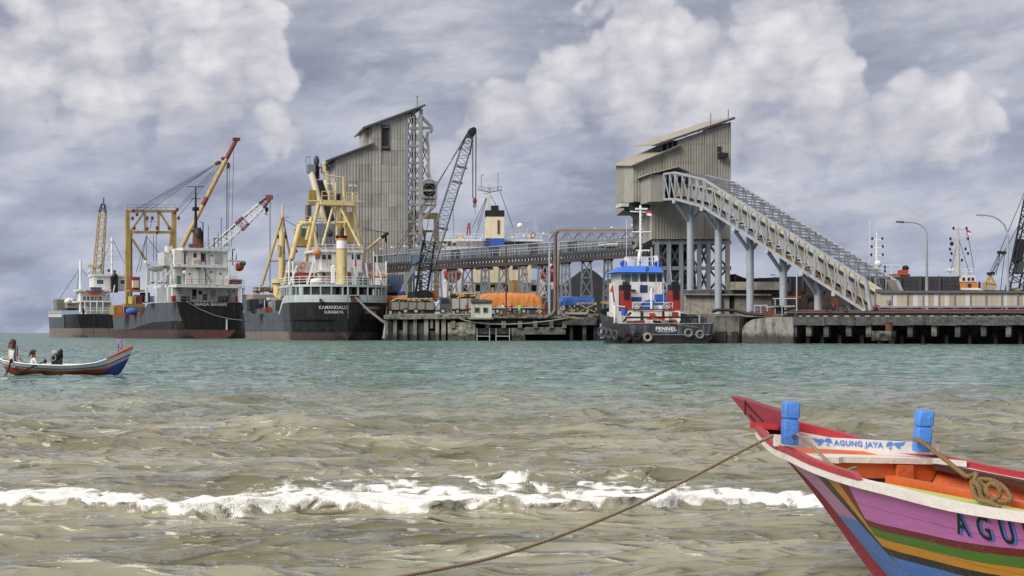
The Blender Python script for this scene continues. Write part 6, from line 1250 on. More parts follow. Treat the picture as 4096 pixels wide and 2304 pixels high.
for x, y, dy, m_ in ((2509, 1347, .5, 'tyre'), (2548, 1344, -.15, 'tyre'), (2591, 1349, -.18, 'rope_grey'), (2754, 1332, -.15, 'truck_grey'), (2800, 1338, -.1, 'truck_grey'), (2832, 1346, .2, 'tyre')): tyre(T, x, y, dy, .42, m_); cable(T.o, [T.S(x, y-12, dy), T.S(x-2, 1298, .05)], .03, 'cable', 'fender_chain')
for k in range(11):
    y0 = .9+k*.95; xl = -X(y0, 1.6)-.12; o = beam('fender_bar', (xl, y0, .5+.02*k), (xl-.06, y0, 2.3+.05*k), .16, 'steel_dark', T.o); MB().torus((xl-.1, y0, .45), (1, .2, 0), .38, .14, 12, 6).obj('tyre_fender', 'tyre', T.o, True)
for k in range(10): cable(T.o, [(-X(1+k*.9, .5)-.15, 1+k*.9, .4), (-X(1+k*.9, .5)-.25, 1+k*.9+.1, -.1)], .035, 'rope_grey', 'fender_rope')
# deckhouse, funnels, wheelhouse
T.box(2502, 2722, 1243, 1294, 6, 11, 'deckhouse', 'white'); T.box(2476, 2650, 1128, 1244, 11.5, 6, 'bridge_tower', 'white'); T.box(2476, 2500, 1120, 1294, 9, 2.5, 'side_casing', 'offwhite')
for x0, x1, lb in ((2490, 2525, 'port'), (2687, 2722, 'starboard')):
    o = T.box(x0, x1, 1162, 1243, 6.2, 2.2, 'funnel', 'red'); T.box(x0, x1, 1139, 1162, 6.2, 2.2, 'funnel_top', 'black', o); T.box(x0+7, x1-8, 1160, 1196, 6.05, .2, 'soot_panel', 'black', o)
    for dx in (8, 20): MB().tube([T.S(x0+dx, 1142, 7.2), T.S(x0+dx, 1133, 7.2), T.S(x0+dx+(4 if lb == 'port' else -4), 1128, 7.2)], .28, 8).obj('exhaust_pipe', 'black', o, True)
T.box(2688, 2712, 1248, 1266, 5.9, .3, 'red_locker', 'red'); T.box(2599, 2620, 1252, 1266, 5.8, .5, 'red_hose_reel', 'bright_red'); T.box(2563, 2572, 1245, 1292, 5.85, .3, 'door', 'dark'); T.box(2649, 2657, 1245, 1290, 5.85, .3, 'door', 'dark'); T.box(2662, 2676, 1250, 1292, 5.5, .8, 'ventilator', 'cream')
wz = 1128
T.box(2480, 2654, 1092, 1129, 12, 5.2, 'wheelhouse', 'offwhite')
for a, c in ((2486, 2494), (2497, 2522), (2528, 2552), (2561, 2588), (2596, 2622), (2628, 2648)): T.pane(a, c, 1096, 1127, 12.0, 'window', 'glass_green' if a < 2560 else 'glass')
zt, zb_ = T.S(2560, 1064, 12).z, T.S(2560, 1090, 12).z; xa, xb = T.S(2458, 1090, 11.4).x, T.S(2658, 1090, 11.4).x; xc, xd = T.S(2496, 1064, 12.5).x, T.S(2632, 1064, 12.5).x
b = MB(); b.v += [(xa, 11.2, zb_), (xb, 11.2, zb_), (xb, 18, zb_), (xa, 18, zb_), (xc, 12.4, zt), (xd, 12.4, zt), (xd, 17, zt), (xc, 17, zt)]; b.f += [[0, 1, 5, 4], [1, 2, 6, 5], [2, 3, 7, 6], [3, 0, 4, 7], [4, 5, 6, 7], [3, 2, 1, 0]]; b.obj('wheelhouse_roof', 'blue_bright', T.o)
for k in range(5): beam('roof_ladder_rung', T.S(2583, 1066+k*5, 11.8-k*.1), T.S(2594, 1066+k*5, 11.8-k*.1), .08, 'navy', T.o)
rail(T.o, [T.S(2500, 1064, 12.6), T.S(2632, 1064, 12.6), T.S(2632, 1064, 16)], 1.15, 'clean_white', .07, sp=.7); 
for x in (2496, 2634): p = T.S(x, 1054, 13); MB().tube([p, p+Vector((0, .5, 0))], .42, 12).obj('sidelight_screen', 'blue', T.o, True)
for x0, x1, y0, y1, m_ in ((2502, 2516, 1030, 1062, 'clean_white'), (2545, 2556, 1034, 1062, 'green'), (2600, 2612, 1022, 1062, 'navy'), (2618, 2630, 1022, 1062, 'clean_white')): T.box(x0, x1, y0, y1, 14, .8, 'roof_locker', m_)
T.bar((2562, 822), (2562, 1064), 14, .3, 'clean_white', 'mast'); T.bar((2545, 1002), (2600, 1002), 14, .2, 'clean_white', 'mast_yard'); T.bar((2555, 1064), (2560, 1005), 14, .5, 'clean_white', 'mast_foot'); T.bar((2527, 928), (2605, 928), 14, .16, 'clean_white', 'mast_yard'); T.bar((2520, 846), (2600, 850), 14, .16, 'clean_white', 'mast_yard'); T.box(2545, 2590, 832, 838, 13.8, .6, 'radar_bar', 'clean_white'); MB().ell(T.S(2562, 1045, 13.4), (.5, .4, .6)).obj('searchlight', 'steel', T.o, True)
for k in range(9): T.box(2564, 2570, 858+k*18, 861+k*18, 13.9, .2, 'mast_step', 'clean_white')
for x in (2506, 2604, 2608): T.bar((x, 880 if x == 2506 else 990), (x, 1060), 14, .06, 'clean_white', 'aerial')
MB().ell(T.S(2533, 972, 13.5), (.4, .3, .5)).obj('signal_shape', 'dark', T.o); flag(T, 2585, 861, 13.5, .75, .6)
T.pane(2560, 2590, 1140, 1170, 11.5, 'window', 'navy'); T.box(2526, 2543, 1158, 1165, 11.2, .3, 'vent', 'dark'); T.box(2600, 2610, 1148, 1162, 11.3, .3, 'door_light', 'dark')
rail(T.o, [T.S(2530, 1242, 6.2), T.S(2690, 1242, 6.2)], 1.0, 'clean_white', .06, sp=2.5); b = MB(); b.bar(T.S(2528, 1238, 5.9), T.S(2692, 1238, 5.9), .16); b.obj('deck_edge', 'steel_dark', T.o)
for x in (2546, 2667):
    o = MB().torus(T.S(x, 1225, 5.8), (0, 1, 0), .36, .09, 16, 6).obj('lifebuoy', 'beige', T.o, True)
    for k in range(3): a = math.radians(90+120*k); c = T.S(x, 1225, 5.8); beam('spoke', c, c+Vector((math.cos(a)*.34, 0, math.sin(a)*.34)), .06, 'clean_white', o)
for x0, x1, y0, y1 in ((2534, 2567, 1188, 1206), (2628, 2664, 1177, 1200), (2634, 2676, 1200, 1220), (2590, 2612, 1206, 1236)): T.box(x0, x1, y0, y1, 8, 1.4, 'blue_bin', 'blue')
MB().prism([T.S(2572, 1234, 7.5), T.S(2634, 1234, 7.5), T.S(2630, 1212, 7.5), T.S(2612, 1198, 7.5), T.S(2594, 1200, 7.5), T.S(2576, 1214, 7.5)], (0, 1.6, 0)).obj('blue_tarpaulin', 'blue', T.o)
T.bar((2606, 1150), (2606, 1240), 6, .3, 'clean_white', 'staff'); T.box(2615, 2632, 1226, 1236, 6, .5, 'yellow_box', 'yellow')
T.bar((2506, 1270), (2795, 1268), .8, .22, 'black', 'towing_bar'); T.bar((2506, 1270), (2494, 1288), .8, .25, 'black', 'towing_bar'); T.bar((2510, 1262), (2524, 1250), .8, .3, 'black', 'towing_bar'); T.bar((2790, 1268), (2790, 1292), .8, .25, 'black', 'towing_bar')
for x0, x1, y0, y1, m_ in ((2545, 2580, 1282, 1294, 'rust_red'), (2516, 2538, 1284, 1294, 'rust'), (2596, 2660, 1271, 1279, 'bright_red'), (2690, 2706, 1278, 1293, 'rust_red'), (2712, 2722, 1276, 1294, 'clean_white'), (2740, 2760, 1272, 1293, 'dark'), (2765, 2786, 1280, 1293, 'steel_dark'), (2790, 2796, 1278, 1290, 'yellow'), (2640, 2690, 1282, 1294, 'dark')): T.box(x0, x1, y0, y1, 2.2, 1.2, 'deck_gear', m_)
o = MB().tube([T.S(2494, 1262, 4), T.S(2500, 1236, 4)], [.32, .42], 10).obj('fire_monitor', 'blue', T.o, True)
T.bar((2460, 1222), (2460, 1294), 6, .32, 'white', 'crane_post'); T.bar((2446, 1170), (2462, 1290), 7, .3, 'white', 'crane_post'); T.bar((2460, 1224), (2500, 1228), 6, .2, 'white', 'crane_arm'); MB().prism([T.S(2444, 1160, 7), T.S(2452, 1140, 7), T.S(2458, 1165, 7), T.S(2462, 1210, 7), T.S(2452, 1190, 7)], (0, .5, 0)).obj('rescue_boat', 'orange_red', T.o); MB().prism([T.S(2455, 1150, 6.9), T.S(2462, 1180, 6.9), T.S(2464, 1220, 6.9), T.S(2458, 1185, 6.9)], (0, .5, 0)).obj('rescue_boat_side', 'clean_white', T.o)
for a, c in (((2690, 1122), (2712, 1134)), ((2712, 1134), (2722, 1118)), ((2680, 1060), (2688, 1134)), ((2655, 1120), (2670, 1160)), ((2655, 1110), (2655, 1240)), ((2668, 1130), (2668, 1165))): T.bar(a, c, 8, .12, 'steel_light', 'davit')
for k, (x, y, m_) in enumerate(((2628, 1292, 'tyre'), (2655, 1294, 'rope_grey'), (2735, 1294, 'tyre'))): MB().torus(T.S(x, y-4, 1.4), (.2, .1, 1), .42, .13, 14, 6).obj('rope_coil' if k == 1 else 'deck_tyre', m_, T.o, True)
rail(T.o, [T.S(2504, 1293, 1.0), T.S(2504, 1293, 6)], 1.0, 'steel_light', .06, sp=1.5); rail(T.o, [T.S(2800, 1293, 1.5), T.S(2790, 1293, 8)], 1.0, 'steel_light', .06, sp=1.5)
for x, y in ((2470, 1340), (2447, 1336), (2428, 1332), (2412, 1326)): MB().torus(T.S(x, y, 2.2+(2470-x)*.045)+Vector((-.25, 0, 0)), (1, .35, 0), .5, .17, 14, 7).obj('tyre_fender', 'steel_dark', T.o, True)
cable(T.o, [T.S(2600, 1268, .8), T.S(2680, 1292, -.2), T.S(2760, 1305, -.5), T.S(2850, 1320, 1)], .035, 'rope_grey', 'mooring_line')
# ================================================================ quays
mat('concrete_block', (.27, .258, .235), .9, var=.4, sc=1.1, streak=.9, scol=(.035, .033, .03), zs=.3, bump=.5, bsc=4, tide=.9)
def rough_block(f, x0, x1, y0, y1, dep, m, name, parent=None, amp=.25, nx=None, ny=None, taper=0., seed=0, topf=None):
    nx = nx or max(2, int((x1-x0)/9)); ny = ny or max(2, int((y1-y0)/9)); rs = np.random.default_rng(seed+int(x0)); b = MB(); rows = []
    for j in range(ny+1):
        for i in range(nx+1):
            x = x0+(x1-x0)*i/nx; yy0 = topf(x) if topf else y0; y = yy0+(y1-yy0)*j/ny; e = 0 if i in (0, nx) or j in (ny,) else 1
            b.v.append(tuple(f(x, y, e*amp*(rs.random()-.5)-taper*(1-j/ny))))
    for j in range(ny):
        for i in range(nx): k = j*(nx+1)+i; b.f.append([k, k+1, k+nx+2, k+nx+1])
    n = len(b.v); bk = -f.n*dep
    ring = [i for i in range(nx+1)]+[j*(nx+1)+nx for j in range(1, ny+1)]+[ny*(nx+1)+i for i in range(nx-1, -1, -1)]+[j*(nx+1) for j in range(ny-1, 0, -1)]
    for k in ring: b.v.append(tuple(Vector(b.v[k])+bk))
    L = len(ring)
    for k in range(L): j = (k+1) % L; b.f.append([ring[j], ring[k], n+k, n+j])
    b.f.append([n+k for k in range(L)])
    return b.obj(name, m, parent)
fq = plane(1500, 232, 2420, 232)
qd = MB().prism([G(1552, 232, 3.5), G(2395, 232, 3.5), G(2480, 236, 3.5), G(2560, 340, 3.5), G(1290, 340, 3.5), G(1315, 296, 3.5), G(1400, 276, 3.5), G(1552, 250, 3.5)], (0, 0, .9)).obj('quay', 'concrete'); tag(qd, 'old concrete quay where the trucks stand between the ships', kind='structure')
for k, (a, c, y0, y1) in enumerate(((1536, 1600, 1260, 1276), (1600, 1668, 1259, 1277), (1668, 1735, 1260, 1275), (1735, 1800, 1259, 1276), (1800, 1880, 1262, 1274), (1880, 1975, 1262, 1278), (1975, 2060, 1260, 1272), (2060, 2150, 1260, 1272), (2150, 2262, 1260, 1273))): rough_block(fq, a, c, y0, y1, 2.2, 'concrete' if k < 4 else 'concrete_mid', 'edge_beam', qd, .3, seed=k).location = (0, -.55-.02*(k % 2), 0)
for k, (a, c, yb, m_) in enumerate(((1540, 1552, 1372, 'concrete'), (1573, 1587, 1372, 'concrete'), (1612, 1629, 1372, 'concrete'), (1653, 1667, 1372, 'concrete'), (1696, 1713, 1372, 'concrete_pale'), (1721, 1732, 1314, 'concrete'), (1741, 1756, 1372, 'concrete_pale'), (1766, 1783, 1372, 'concrete_pale'))): rough_block(fq, a, c, 1276, yb, .9, m_, 'pile', qd, .12, 2, 8, seed=k)
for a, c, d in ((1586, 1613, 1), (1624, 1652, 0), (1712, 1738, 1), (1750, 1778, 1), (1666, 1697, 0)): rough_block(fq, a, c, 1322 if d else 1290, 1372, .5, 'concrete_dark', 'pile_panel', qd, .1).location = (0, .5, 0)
rough_block(fq, 1536, 2400, 1276, 1374, .6, 'dark', 'shade_wall', qd, .3, 30, 4).location = (0, 5, 0)  # near-black sheet: shade below the quay deck put in as colour
rough_block(fq, 1791, 1901, 1289, 1374, 5, 'concrete_pale', 'concrete_block', qd, .3); rough_block(fq, 2047, 2101, 1312, 1374, 4, 'concrete', 'concrete_block', qd, .3)
rough_block(fq, 1901, 2047, 1312, 1337, 2, 'concrete_mid', 'cross_beam', qd, .2).location = (0, .8, 0); rough_block(fq, 2101, 2262, 1308, 1338, 3, 'concrete_mid', 'cross_beam', qd, .25); rough_block(fq, 1880, 2262, 1282, 1300, 2, 'concrete_dark', 'cross_beam', qd, .25).location = (0, .6, 0)
for k, x in enumerate((1805, 1944, 2007, 2072, 2134, 2198, 2250)): rough_block(fq, x-1, x+16, 1284, 1312, 1., 'concrete' if k < 3 else 'concrete_mid', 'hanging_block', qd, .1, 2, 3).location = (0, -.35, 0)
for a in (1908, 1958, 1984, 2038): beam('ladder_rail', fq(a, 1372, .3), fq(a, 1312, .3), .12, 'steel_light', qd)
for a, c in ((1905, 1962), (1982, 2040)): beam('ladder_rung', fq(a, 1344, .3), fq(c, 1345, .3), .12, 'steel_light', qd)
rough_block(fq, 2262, 2386, 1270, 1300, 5, 'concrete_dark', 'jetty_head', qd, .3).location = (0, -.6, 0); rough_block(fq, 2280, 2292, 1300, 1374, 1, 'dark', 'pile', qd, .1, 2, 5); rough_block(fq, 2330, 2345, 1300, 1374, 1, 'concrete_dark', 'pile', qd, .1, 2, 5); rough_block(fq, 2375, 2400, 1262, 1374, 3, 'dark', 'pile', qd, .2)
tag(cable(None, [fq(1832, 1270, .9), fq(1860, 1282, 1), fq(1905, 1290, 1.2), fq(1960, 1296, 1.2), fq(2040, 1297, 1.2), fq(2110, 1293, 1.2), fq(2180, 1286, 1.), fq(2250, 1276, .8), fq(2300, 1268, .8)], .1, 'rope_grey', 'quay_hawser'), 'long grey hawser sagging along the face of the truck quay', 'rope')
for k, x in enumerate((1690, 1855, 2020, 2180)):
    p = fq(x, 1258, -.2); p.z = 4.4; MB().lathe([(.28, 0), (.22, .15), (.2, .5), (.34, .62), (.34, .75), (.1, .8)], 10, tuple(p)).obj('bollard', 'rust', qd, True)
beam('kerb_rail', fq(1620, 1258.5, .2), fq(1880, 1257.5, .2), .22, 'concrete_pale', qd); beam('kerb_rail', fq(1968, 1258, .2), fq(2205, 1258, .2), .22, 'rust', qd)
lp = thing('rusty_pole', 'tall thin rusty pole standing on the quay in front of the orange truck', 'pole', fq(2024, 1258, .1)); beam('shaft', fq(2025, 1260, .1), fq(2024, 983, .1), .26, 'rust', lp, rnd=True); MB().box(fq(2024, 1256, .1), (.7, .6, .4)).obj('foot', 'rust', lp); beam('collar', fq(2024, 1222, .1), fq(2024, 1228, .1), .4, 'rust', lp, rnd=True)
# hut
ht = thing('guard_hut', 'small pale green concrete guard hut with two windows at the quay edge', 'hut', fq(1925, 1273, .5))
MB().prism([fq(1884, 1273, .9), fq(1967, 1273, .9), fq(1967, 1208, .9), fq(1884, 1208, .9)], -fq.n*2.6).obj('wall', 'hut', ht); MB().prism([fq(1882, 1210, 1.2), fq(1970, 1210, 1.2), fq(1968, 1200, 1.2), fq(1886, 1199, 1.2)], -fq.n*3.1).obj('roof', 'concrete_dark', ht); MB().prism([fq(1888, 1213, .95), fq(1964, 1213, .95), fq(1964, 1209, .95), fq(1888, 1209, .95)], fq.n*.05).obj('eaves_strip', 'dark', ht)  # last piece: dark strip along the top of the wall
for x in (1900, 1933):
    o = MB().prism([fq(x, 1249, .92), fq(x+17, 1249, .92), fq(x+17, 1231, .92), fq(x, 1231, .92)], fq.n*.05).obj('window', 'glass', ht)
    for a, c in (((x, 1231), (x+17, 1231)), ((x, 1249), (x+17, 1249)), ((x, 1231), (x, 1249)), ((x+17, 1231), (x+17, 1249))): beam('frame', fq(*a, .98), fq(*c, .98), .09, 'concrete', o)
MB().box(fq(1925, 1274, .4), (4.0, 3, .25)).obj('plinth', 'concrete_pale', ht)
random.seed(11)
for k in range(10): MB().ell(fq(1888+R()*70, 1198+R()*3, 1.0-R()*2), (.5+R()*.6, .5, .25+R()*.2)).obj('roof_rubble', 'truck_grey' if k % 2 else 'rust', ht)
# ---------------------------------------------------------------- trucks on the quay
def tf_at(D): return plane(1500, D, 2420, D)
def truck(label, D, bx0, bx1, yt, yb, wheels, cab=None, body='truck_grey', load=None, cabm='truck_dark', ground=None):
    f = tf_at(D); gz = 4.42; sc = D/F; yg = HY-(gz-H)/sc; t = thing('cargo_truck', label, 'truck', f((bx0+bx1)/2, yg), group='trucks on the quay'); w = 2.5
    n = max(2, int((bx1-bx0)/30)); dx = (bx1-bx0)/n
    for k in range(n):
        a, c = bx0+k*dx, bx0+(k+1)*dx; MB().prism([f(a+.6, yb), f(c-.6, yb), f(c-.6, yt), f(a+.6, yt)], -f.n*.08).obj('side_board', body, t); MB().prism([f(a+.6, yb, -w), f(c-.6, yb, -w), f(c-.6, yt, -w), f(a+.6, yt, -w)], f.n*.08).obj('side_board', body, t)
        beam('board_post', f(a, yb+1, .05), f(a, yt-2, .05), .1, 'steel_dark', t)
    for e in (bx0, bx1): MB().prism([f(e-.5, yb, -.1), f(e+.5, yb, -.1), f(e+.5, yt, -.1), f(e-.5, yt, -.1)], -f.n*(w-.2)).obj('end_board', body, t)
    MB().prism([f(bx0, yb+2), f(bx1, yb+2), f(bx1, yb), f(bx0, yb)], -f.n*w).obj('bed', 'truck_dark', t); MB().prism([f(bx0+5, yb+8, -.5), f(bx1+(cab and (cab[1]-bx1) or 0)-4, yb+8, -.5), f(bx1+(cab and (cab[1]-bx1) or 0)-4, yb+2, -.5), f(bx0+5, yb+2, -.5)], -f.n*1.4).obj('chassis', 'dark', t)
    for wx in wheels:
        for off in (.02, -w+.35):
            c = f(wx, yg, off); c.z = gz+.52; o = MB().tube([c, c-f.n*.34], .52, 16).obj('wheel', 'tyre', t, True); MB().tube([c+f.n*.012, c-f.n*.03], .27, 12).obj('hub', 'truck_pale', o, True)
    if cab:
        x0, x1, y0, y1 = cab; s_ = 1 if x0 >= bx1-4 else -1; fx, rx = (x1, x0) if s_ > 0 else (x0, x1)
        MB().prism([f(rx, y1), f(fx, y1), f(fx, lerp(y1, y0, .5)), f(fx-s_*5, y0), f(rx, y0)], -f.n*(w-.15)).obj('cab', cabm, t)
        MB().prism([f(rx+s_*8, lerp(y1, y0, .55), .02), f(fx-s_*3, lerp(y1, y0, .55), .02), f(fx-s_*6, lerp(y1, y0, .9), .02), f(rx+s_*8, lerp(y1, y0, .9), .02)], f.n*.02).obj('side_window', 'glass', t)
        MB().box(f(fx+s_*1, y1+1, -1.2), (.25, w-.2, .35)).obj('bumper', 'steel_dark', t); MB().box(f(fx+s_*1.5, lerp(y1, y0, .25), -.4), (.1, .35, .25)).obj('headlight', 'clean_white', t)
    return t, f
t, f1 = truck('grey cargo truck with low side boards heaped with sacks, nearest the round-sterned ship', 238, 1563, 1735, 1209, 1238, (1622, 1664, 1772), (1758, 1800, 1189, 1246), 'truck_grey')
def sacks(parent, f, x0, x1, y0, y1, n, m='sack', hx=.75, dep=2.2):
    for k in range(n):
        MB().ell(f(x0+R()*(x1-x0), y0+R()*(y1-y0), -.1-R()*dep), (hx*(.8+R()*.5), .5, .3), 8, 5, R()*.6-.3).obj('sack', m, parent, True)
random.seed(4); 
for r_, y in enumerate((1206, 1202, 1198, 1195)):
    for x in np.arange(1570+r_*4, 1732, 14): MB().ell(f1(x+R()*4, y+R()*2, -.3-R()*1.6), (.75, 1.1, .32), 8, 5, R()*.5).obj('sack', 'sack' if (int(x)+r_) % 2 else 'truck_grey', t, True)
MB().prism([f1(1740, 1196, -.3), f1(1762, 1196, -.3), f1(1765, 1192, -.3), f1(1738, 1192, -.3)], -f1.n*2).obj('head_board', 'truck_grey', t)
t, f2_ = truck('pale box-sided truck loaded with stacked tan sacks behind the guard hut', 243, 1804, 1905, 1194, 1236, (1830, 1880), None, 'truck_pale')
for r_, y in enumerate((1190, 1184, 1178, 1173)):
    for x in np.arange(1810+r_*2, 1902, 12): MB().ell(f2_(x+R()*4, y+R()*2, -.3-R()*1.4), (.75, 1.0, .34), 8, 5, R()*.5).obj('sack', 'sack', t, True)
MB().prism([f2_(1800, 1236, .05), f2_(1804, 1236, .05), f2_(1804, 1168, .05), f2_(1800, 1168, .05)], -f2_.n*2.5).obj('head_board', 'truck_dark', t)
def tarp_load(parent, f, x0, x1, yt, yb, m, dep=2.5, seed=1, slope=(8, 26)):
    rs = np.random.default_rng(seed); nx, ny = 40, 10; b = MB(); prof = [(0, yb, .1), (.12, lerp(yb, yt, .3), .12), (.22, lerp(yb, yt, .6), .08), (.3, lerp(yb, yt, .85), 0), (.36, yt+1, -.25), (.5, yt-2, -dep/2), (.64, yt+1, -dep+.2), (.7, lerp(yb, yt, .8), -dep), (.85, lerp(yb, yt, .4), -dep-.1), (1, yb, -dep-.1)]
    for i in range(nx+1):
        u = i/nx; x = x0+(x1-x0)*u; sag = slope[0]*max(0, (.1-u)/.1)+slope[1]*max(0, (u-.86)/.14)**1.3
        for k, (s_, y, off) in enumerate(prof):
            fl_ = (yb-y)/(yb-yt); yy = y+sag*fl_+rs.normal(0, .9)*(1 if 0 < k < 9 else .3)+1.8*math.sin(u*13+k)*fl_
            b.v.append(tuple(f(x, yy, off+.16*math.sin(u*31+k*1.3+2*math.sin(u*7))*(1-.6*fl_)+rs.normal(0, .06))))
    n = len(prof)
    for i in range(nx):
        for k in range(n-1): b.f.append([i*n+k, i*n+n+k, i*n+n+k+1, i*n+k+1])
    b.f += [list(range(n)), [nx*n+k for k in range(n-1, -1, -1)]]
    return b.obj('tarpaulin', m, parent, 2)
t, f3_ = truck('long truck under an orange tarpaulin parked beside the guard hut', 240, 1925, 2166, 1223, 1231, (1990, 2095, 2060), None, 'truck_pale'); tarp_load(t, f3_, 1921, 2170, 1174, 1226, 'tarp_orange')
beam('side_rail', f3_(1925, 1231, .1), f3_(2160, 1230, .1), .2, 'steel_light', t); MB().box(f3_(2160, 1245, -1), (.5, 2, .9)).obj('tail_gate', 'yellow', t)
t, f4_ = truck('truck under a bright blue tarpaulin parked behind the striped barriers', 237, 2262, 2374, 1218, 1236, (2285, 2350), (2232, 2262, 1203, 1240), 'truck_dark', cabm='truck_pale'); tarp_load(t, f4_, 2236, 2378, 1189, 1222, 'tarp_blue', seed=5, slope=(10, 6))
t, f5_ = truck('flat truck with an orange tarpaulin showing behind the sack-laden grey truck', 248, 1552, 1690, 1198, 1235, (1580, 1640, 1670), None, 'orange'); tarp_load(t, f5_, 1548, 1692, 1184, 1203, 'tarp_orange', seed=9, slope=(2, 2)); MB().box(f5_(1730, 1184, -1), (1.6, 2, 1.9)).obj('orange_crate', 'orange', t)
# container
ct = thing('container', 'blue-grey shipping container standing beyond the orange-tarped flat truck', 'container', fq(1580, 1255, -24)); fc_ = tf_at(255)
for k in range(2): MB().corr(fc_(1549+k*31, 1166), fc_(1580+k*31-.3, 1166), fc_(1549+k*31, 1098), fc_(1580+k*31-.3, 1098), fc_.n, .4, .1).obj('wall_panel', 'container_blue', ct)
MB().prism([fc_(1549, 1166, -.02), fc_(1611, 1166, -.02), fc_(1611, 1098, -.02), fc_(1549, 1098, -.02)], -fc_.n*2.4).obj('container_body', 'container_blue', ct)
p = fc_(1556, 1142, .14); lettering(ct, 'se', .75, lambda x, y: p+fc_.t*x+Vector((0, 0, y)), 'offwhite', label='white letters se')
for x in (1552, 1580, 1608): beam('leg', fc_(x, 1262, -.6), fc_(x, 1166, -.6), .35, 'steel_dark', ct)
MB().prism([fc_(1552, 1190, -.4), fc_(1600, 1190, -.4), fc_(1600, 1168, -.4), fc_(1552, 1168, -.4)], -fc_.n*1.5).obj('underframe', 'dark', ct); MB().ell(fc_(1605, 1178, .6), (1.6, 1.4, 1.8)).obj('blue_drum', 'blue', ct, True)
# people and motorcycles by the orange truck
gz = 4.42
for k, (x, D, top, tr_, lb, rz) in enumerate(((1868, 235.5, (.35, .03, .03), (.04, .04, .06), 'person in a red shirt standing beside the guard hut', .4), (2012, 236, (.6, .6, .6), (.02, .02, .03), 'person in a white shirt left of the rusty pole', 2.6), (2046, 236.5, (.5, .05, .05), (.03, .03, .05), 'person in a red and dark outfit beside the parked motorcycle', 1.0), (2079, 236.5, (.3, .6, .1), (.25, .45, .1), 'person in a lime green hi-vis suit by the orange truck', -.5), (2180, 236.5, (.45, .05, .05), (.03, .03, .04), 'person in a dark red shirt near the foot of the rusty pipe', .8))): person('person', lb, (G(x, D).x, D, gz), rz, {}, top, tr_, group='people on the quay')
def motorcycle(x, D, z, lb, rz, g):
    t = thing('motorcycle', lb, 'motorcycle', (G(x, D).x, D, z), rz, g, world=False)
    for xx in (-.6, .6): MB().torus((xx, 0, .29), (0, 1, 0), .24, .06, 14, 6).obj('wheel', 'tyre', t, True)
    b = MB(); b.tube([(-.6, 0, .3), (-.15, 0, .42), (.3, 0, .45), (.6, 0, .3)], .06, 6); b.box((.02, 0, .45), (.4, .22, .3)); b.obj('frame', 'steel_dark', t); MB().ell((-.3, 0, .76), (.75, .24, .16)).obj('seat', 'dark', t, True)
    b = MB(); b.tube([(.6, 0, .3), (.42, 0, .95)], .045, 6); b.obj('fork', 'steel', t); MB().tube([(.36, -.33, 1.0), (.42, 0, .98), (.36, .33, 1.0)], .025, 5).obj('handlebar', 'steel_dark', t); MB().ell((.5, 0, .8), (.2, .3, .32)).obj('fairing', 'red' if D < 200 else 'clean_white', t, True); return t
m0 = motorcycle(2030, 236.7, gz, 'parked motorcycle to the right of the rusty pole on the quay', .5, 'motorcycles'); motorcycle(2062, 237, gz, 'parked motorcycle between the red and the lime green person', .3, 'motorcycles')
# striped barriers
for k, (a, c, y0, y1, lb) in enumerate(((2310, 2384, 1210, 1252, 'large yellow and black striped barrier in front of the blue tarpaulin'), (2278, 2298, 1222, 1250, 'small yellow leaning barrier left of the blue truck'), (2402, 2440, 1206, 1218, 'yellow striped barrier beside the tugboat mast'), (2150, 2166, 1228, 1255, 'yellow barrier at the tail of the orange truck'))):
    t = thing('striped_barrier', lb, 'barrier', fq(a, 1258, -1), group='yellow barriers'); D_ = 1.2
    for u, v in (((a, y1), (a, y0)), ((c, y1), (c, y0))):
        for j in range(4): beam('stripe', fq(u[0], lerp(u[1], v[1], j/4), -1), fq(u[0], lerp(u[1], v[1], (j+1)/4), -1), .2, 'yellow' if j % 2 else 'black', t)
    if k != 1: beam('bar', fq(a, y0+2, -1), fq(c, y0+2, -1), .16, 'yellow', t)
    beam('bar', fq(a, y0+4, -1), fq(c, y1-2, -1), .14, 'yellow', t)
    if k == 0: beam('bar', fq(c, y0+4, -1), fq(a, y1-2, -1), .14, 'yellow', t); beam('bar', fq(a, y1-16, -1), fq(c, y1-16, -1), .14, 'black', t)
pq = thing('plank_stack', 'stack of grey planks lying on the quay below the blue truck', 'planks', fq(2300, 1258, .2))
for k in range(6): beam('plank', fq(2250+k*3, 1256-k*1.6, .4-k*.3), fq(2345+k*2, 1257-k*1.6, .4-k*.3), .3, 'beige_dark' if k % 2 else 'truck_pale', pq, h=.08)
sg = thing('sign_board', 'blank tan board hung on the trestle beside the tugboat', 'board', fq(2425, 1170, -12)); MB().prism([fq(2410, 1178, -10), fq(2438, 1178, -10), fq(2438, 1156, -10), fq(2410, 1156, -10)], -fq.n*.1).obj('panel', 'beige_dark', sg)
# coal heap
def heap(label, px, D, w, d, h, z0, seed):
    n = 34; b = MB(); c = G(px, D); X_, Y_ = np.meshgrid(np.linspace(-1, 1, n), np.linspace(-1, 1, n)); rr_ = np.sqrt(X_**2+Y_**2); Z_ = h*np.clip(1-rr_**1.15, 0, 1)*(1+.25*(fbm(X_*3+seed, Y_*3, seed, 4)-.5))-.3*(rr_ > 1)+.12*fbm(X_*12, Y_*12, seed+9, 2)
    b.v = [(c.x+X_[j, i]*w, c.y+Y_[j, i]*d, z0+Z_[j, i]) for j in range(n) for i in range(n)]; b.f = [[j*n+i, j*n+i+1, j*n+n+i+1, j*n+n+i] for j in range(n-1) for i in range(n-1)]
    return tag(b.obj('coal_heap', 'coal', None, 2), label, 'coal heap', 'coal heaps')
heap('tall black coal heap seen between the trestles', 2346, 282, 15, 13, 9.3, 4.3, 1); heap('lower black coal heap partly hidden by the tugboat', 2452, 288, 12, 10, 8.0, 4.3, 4)
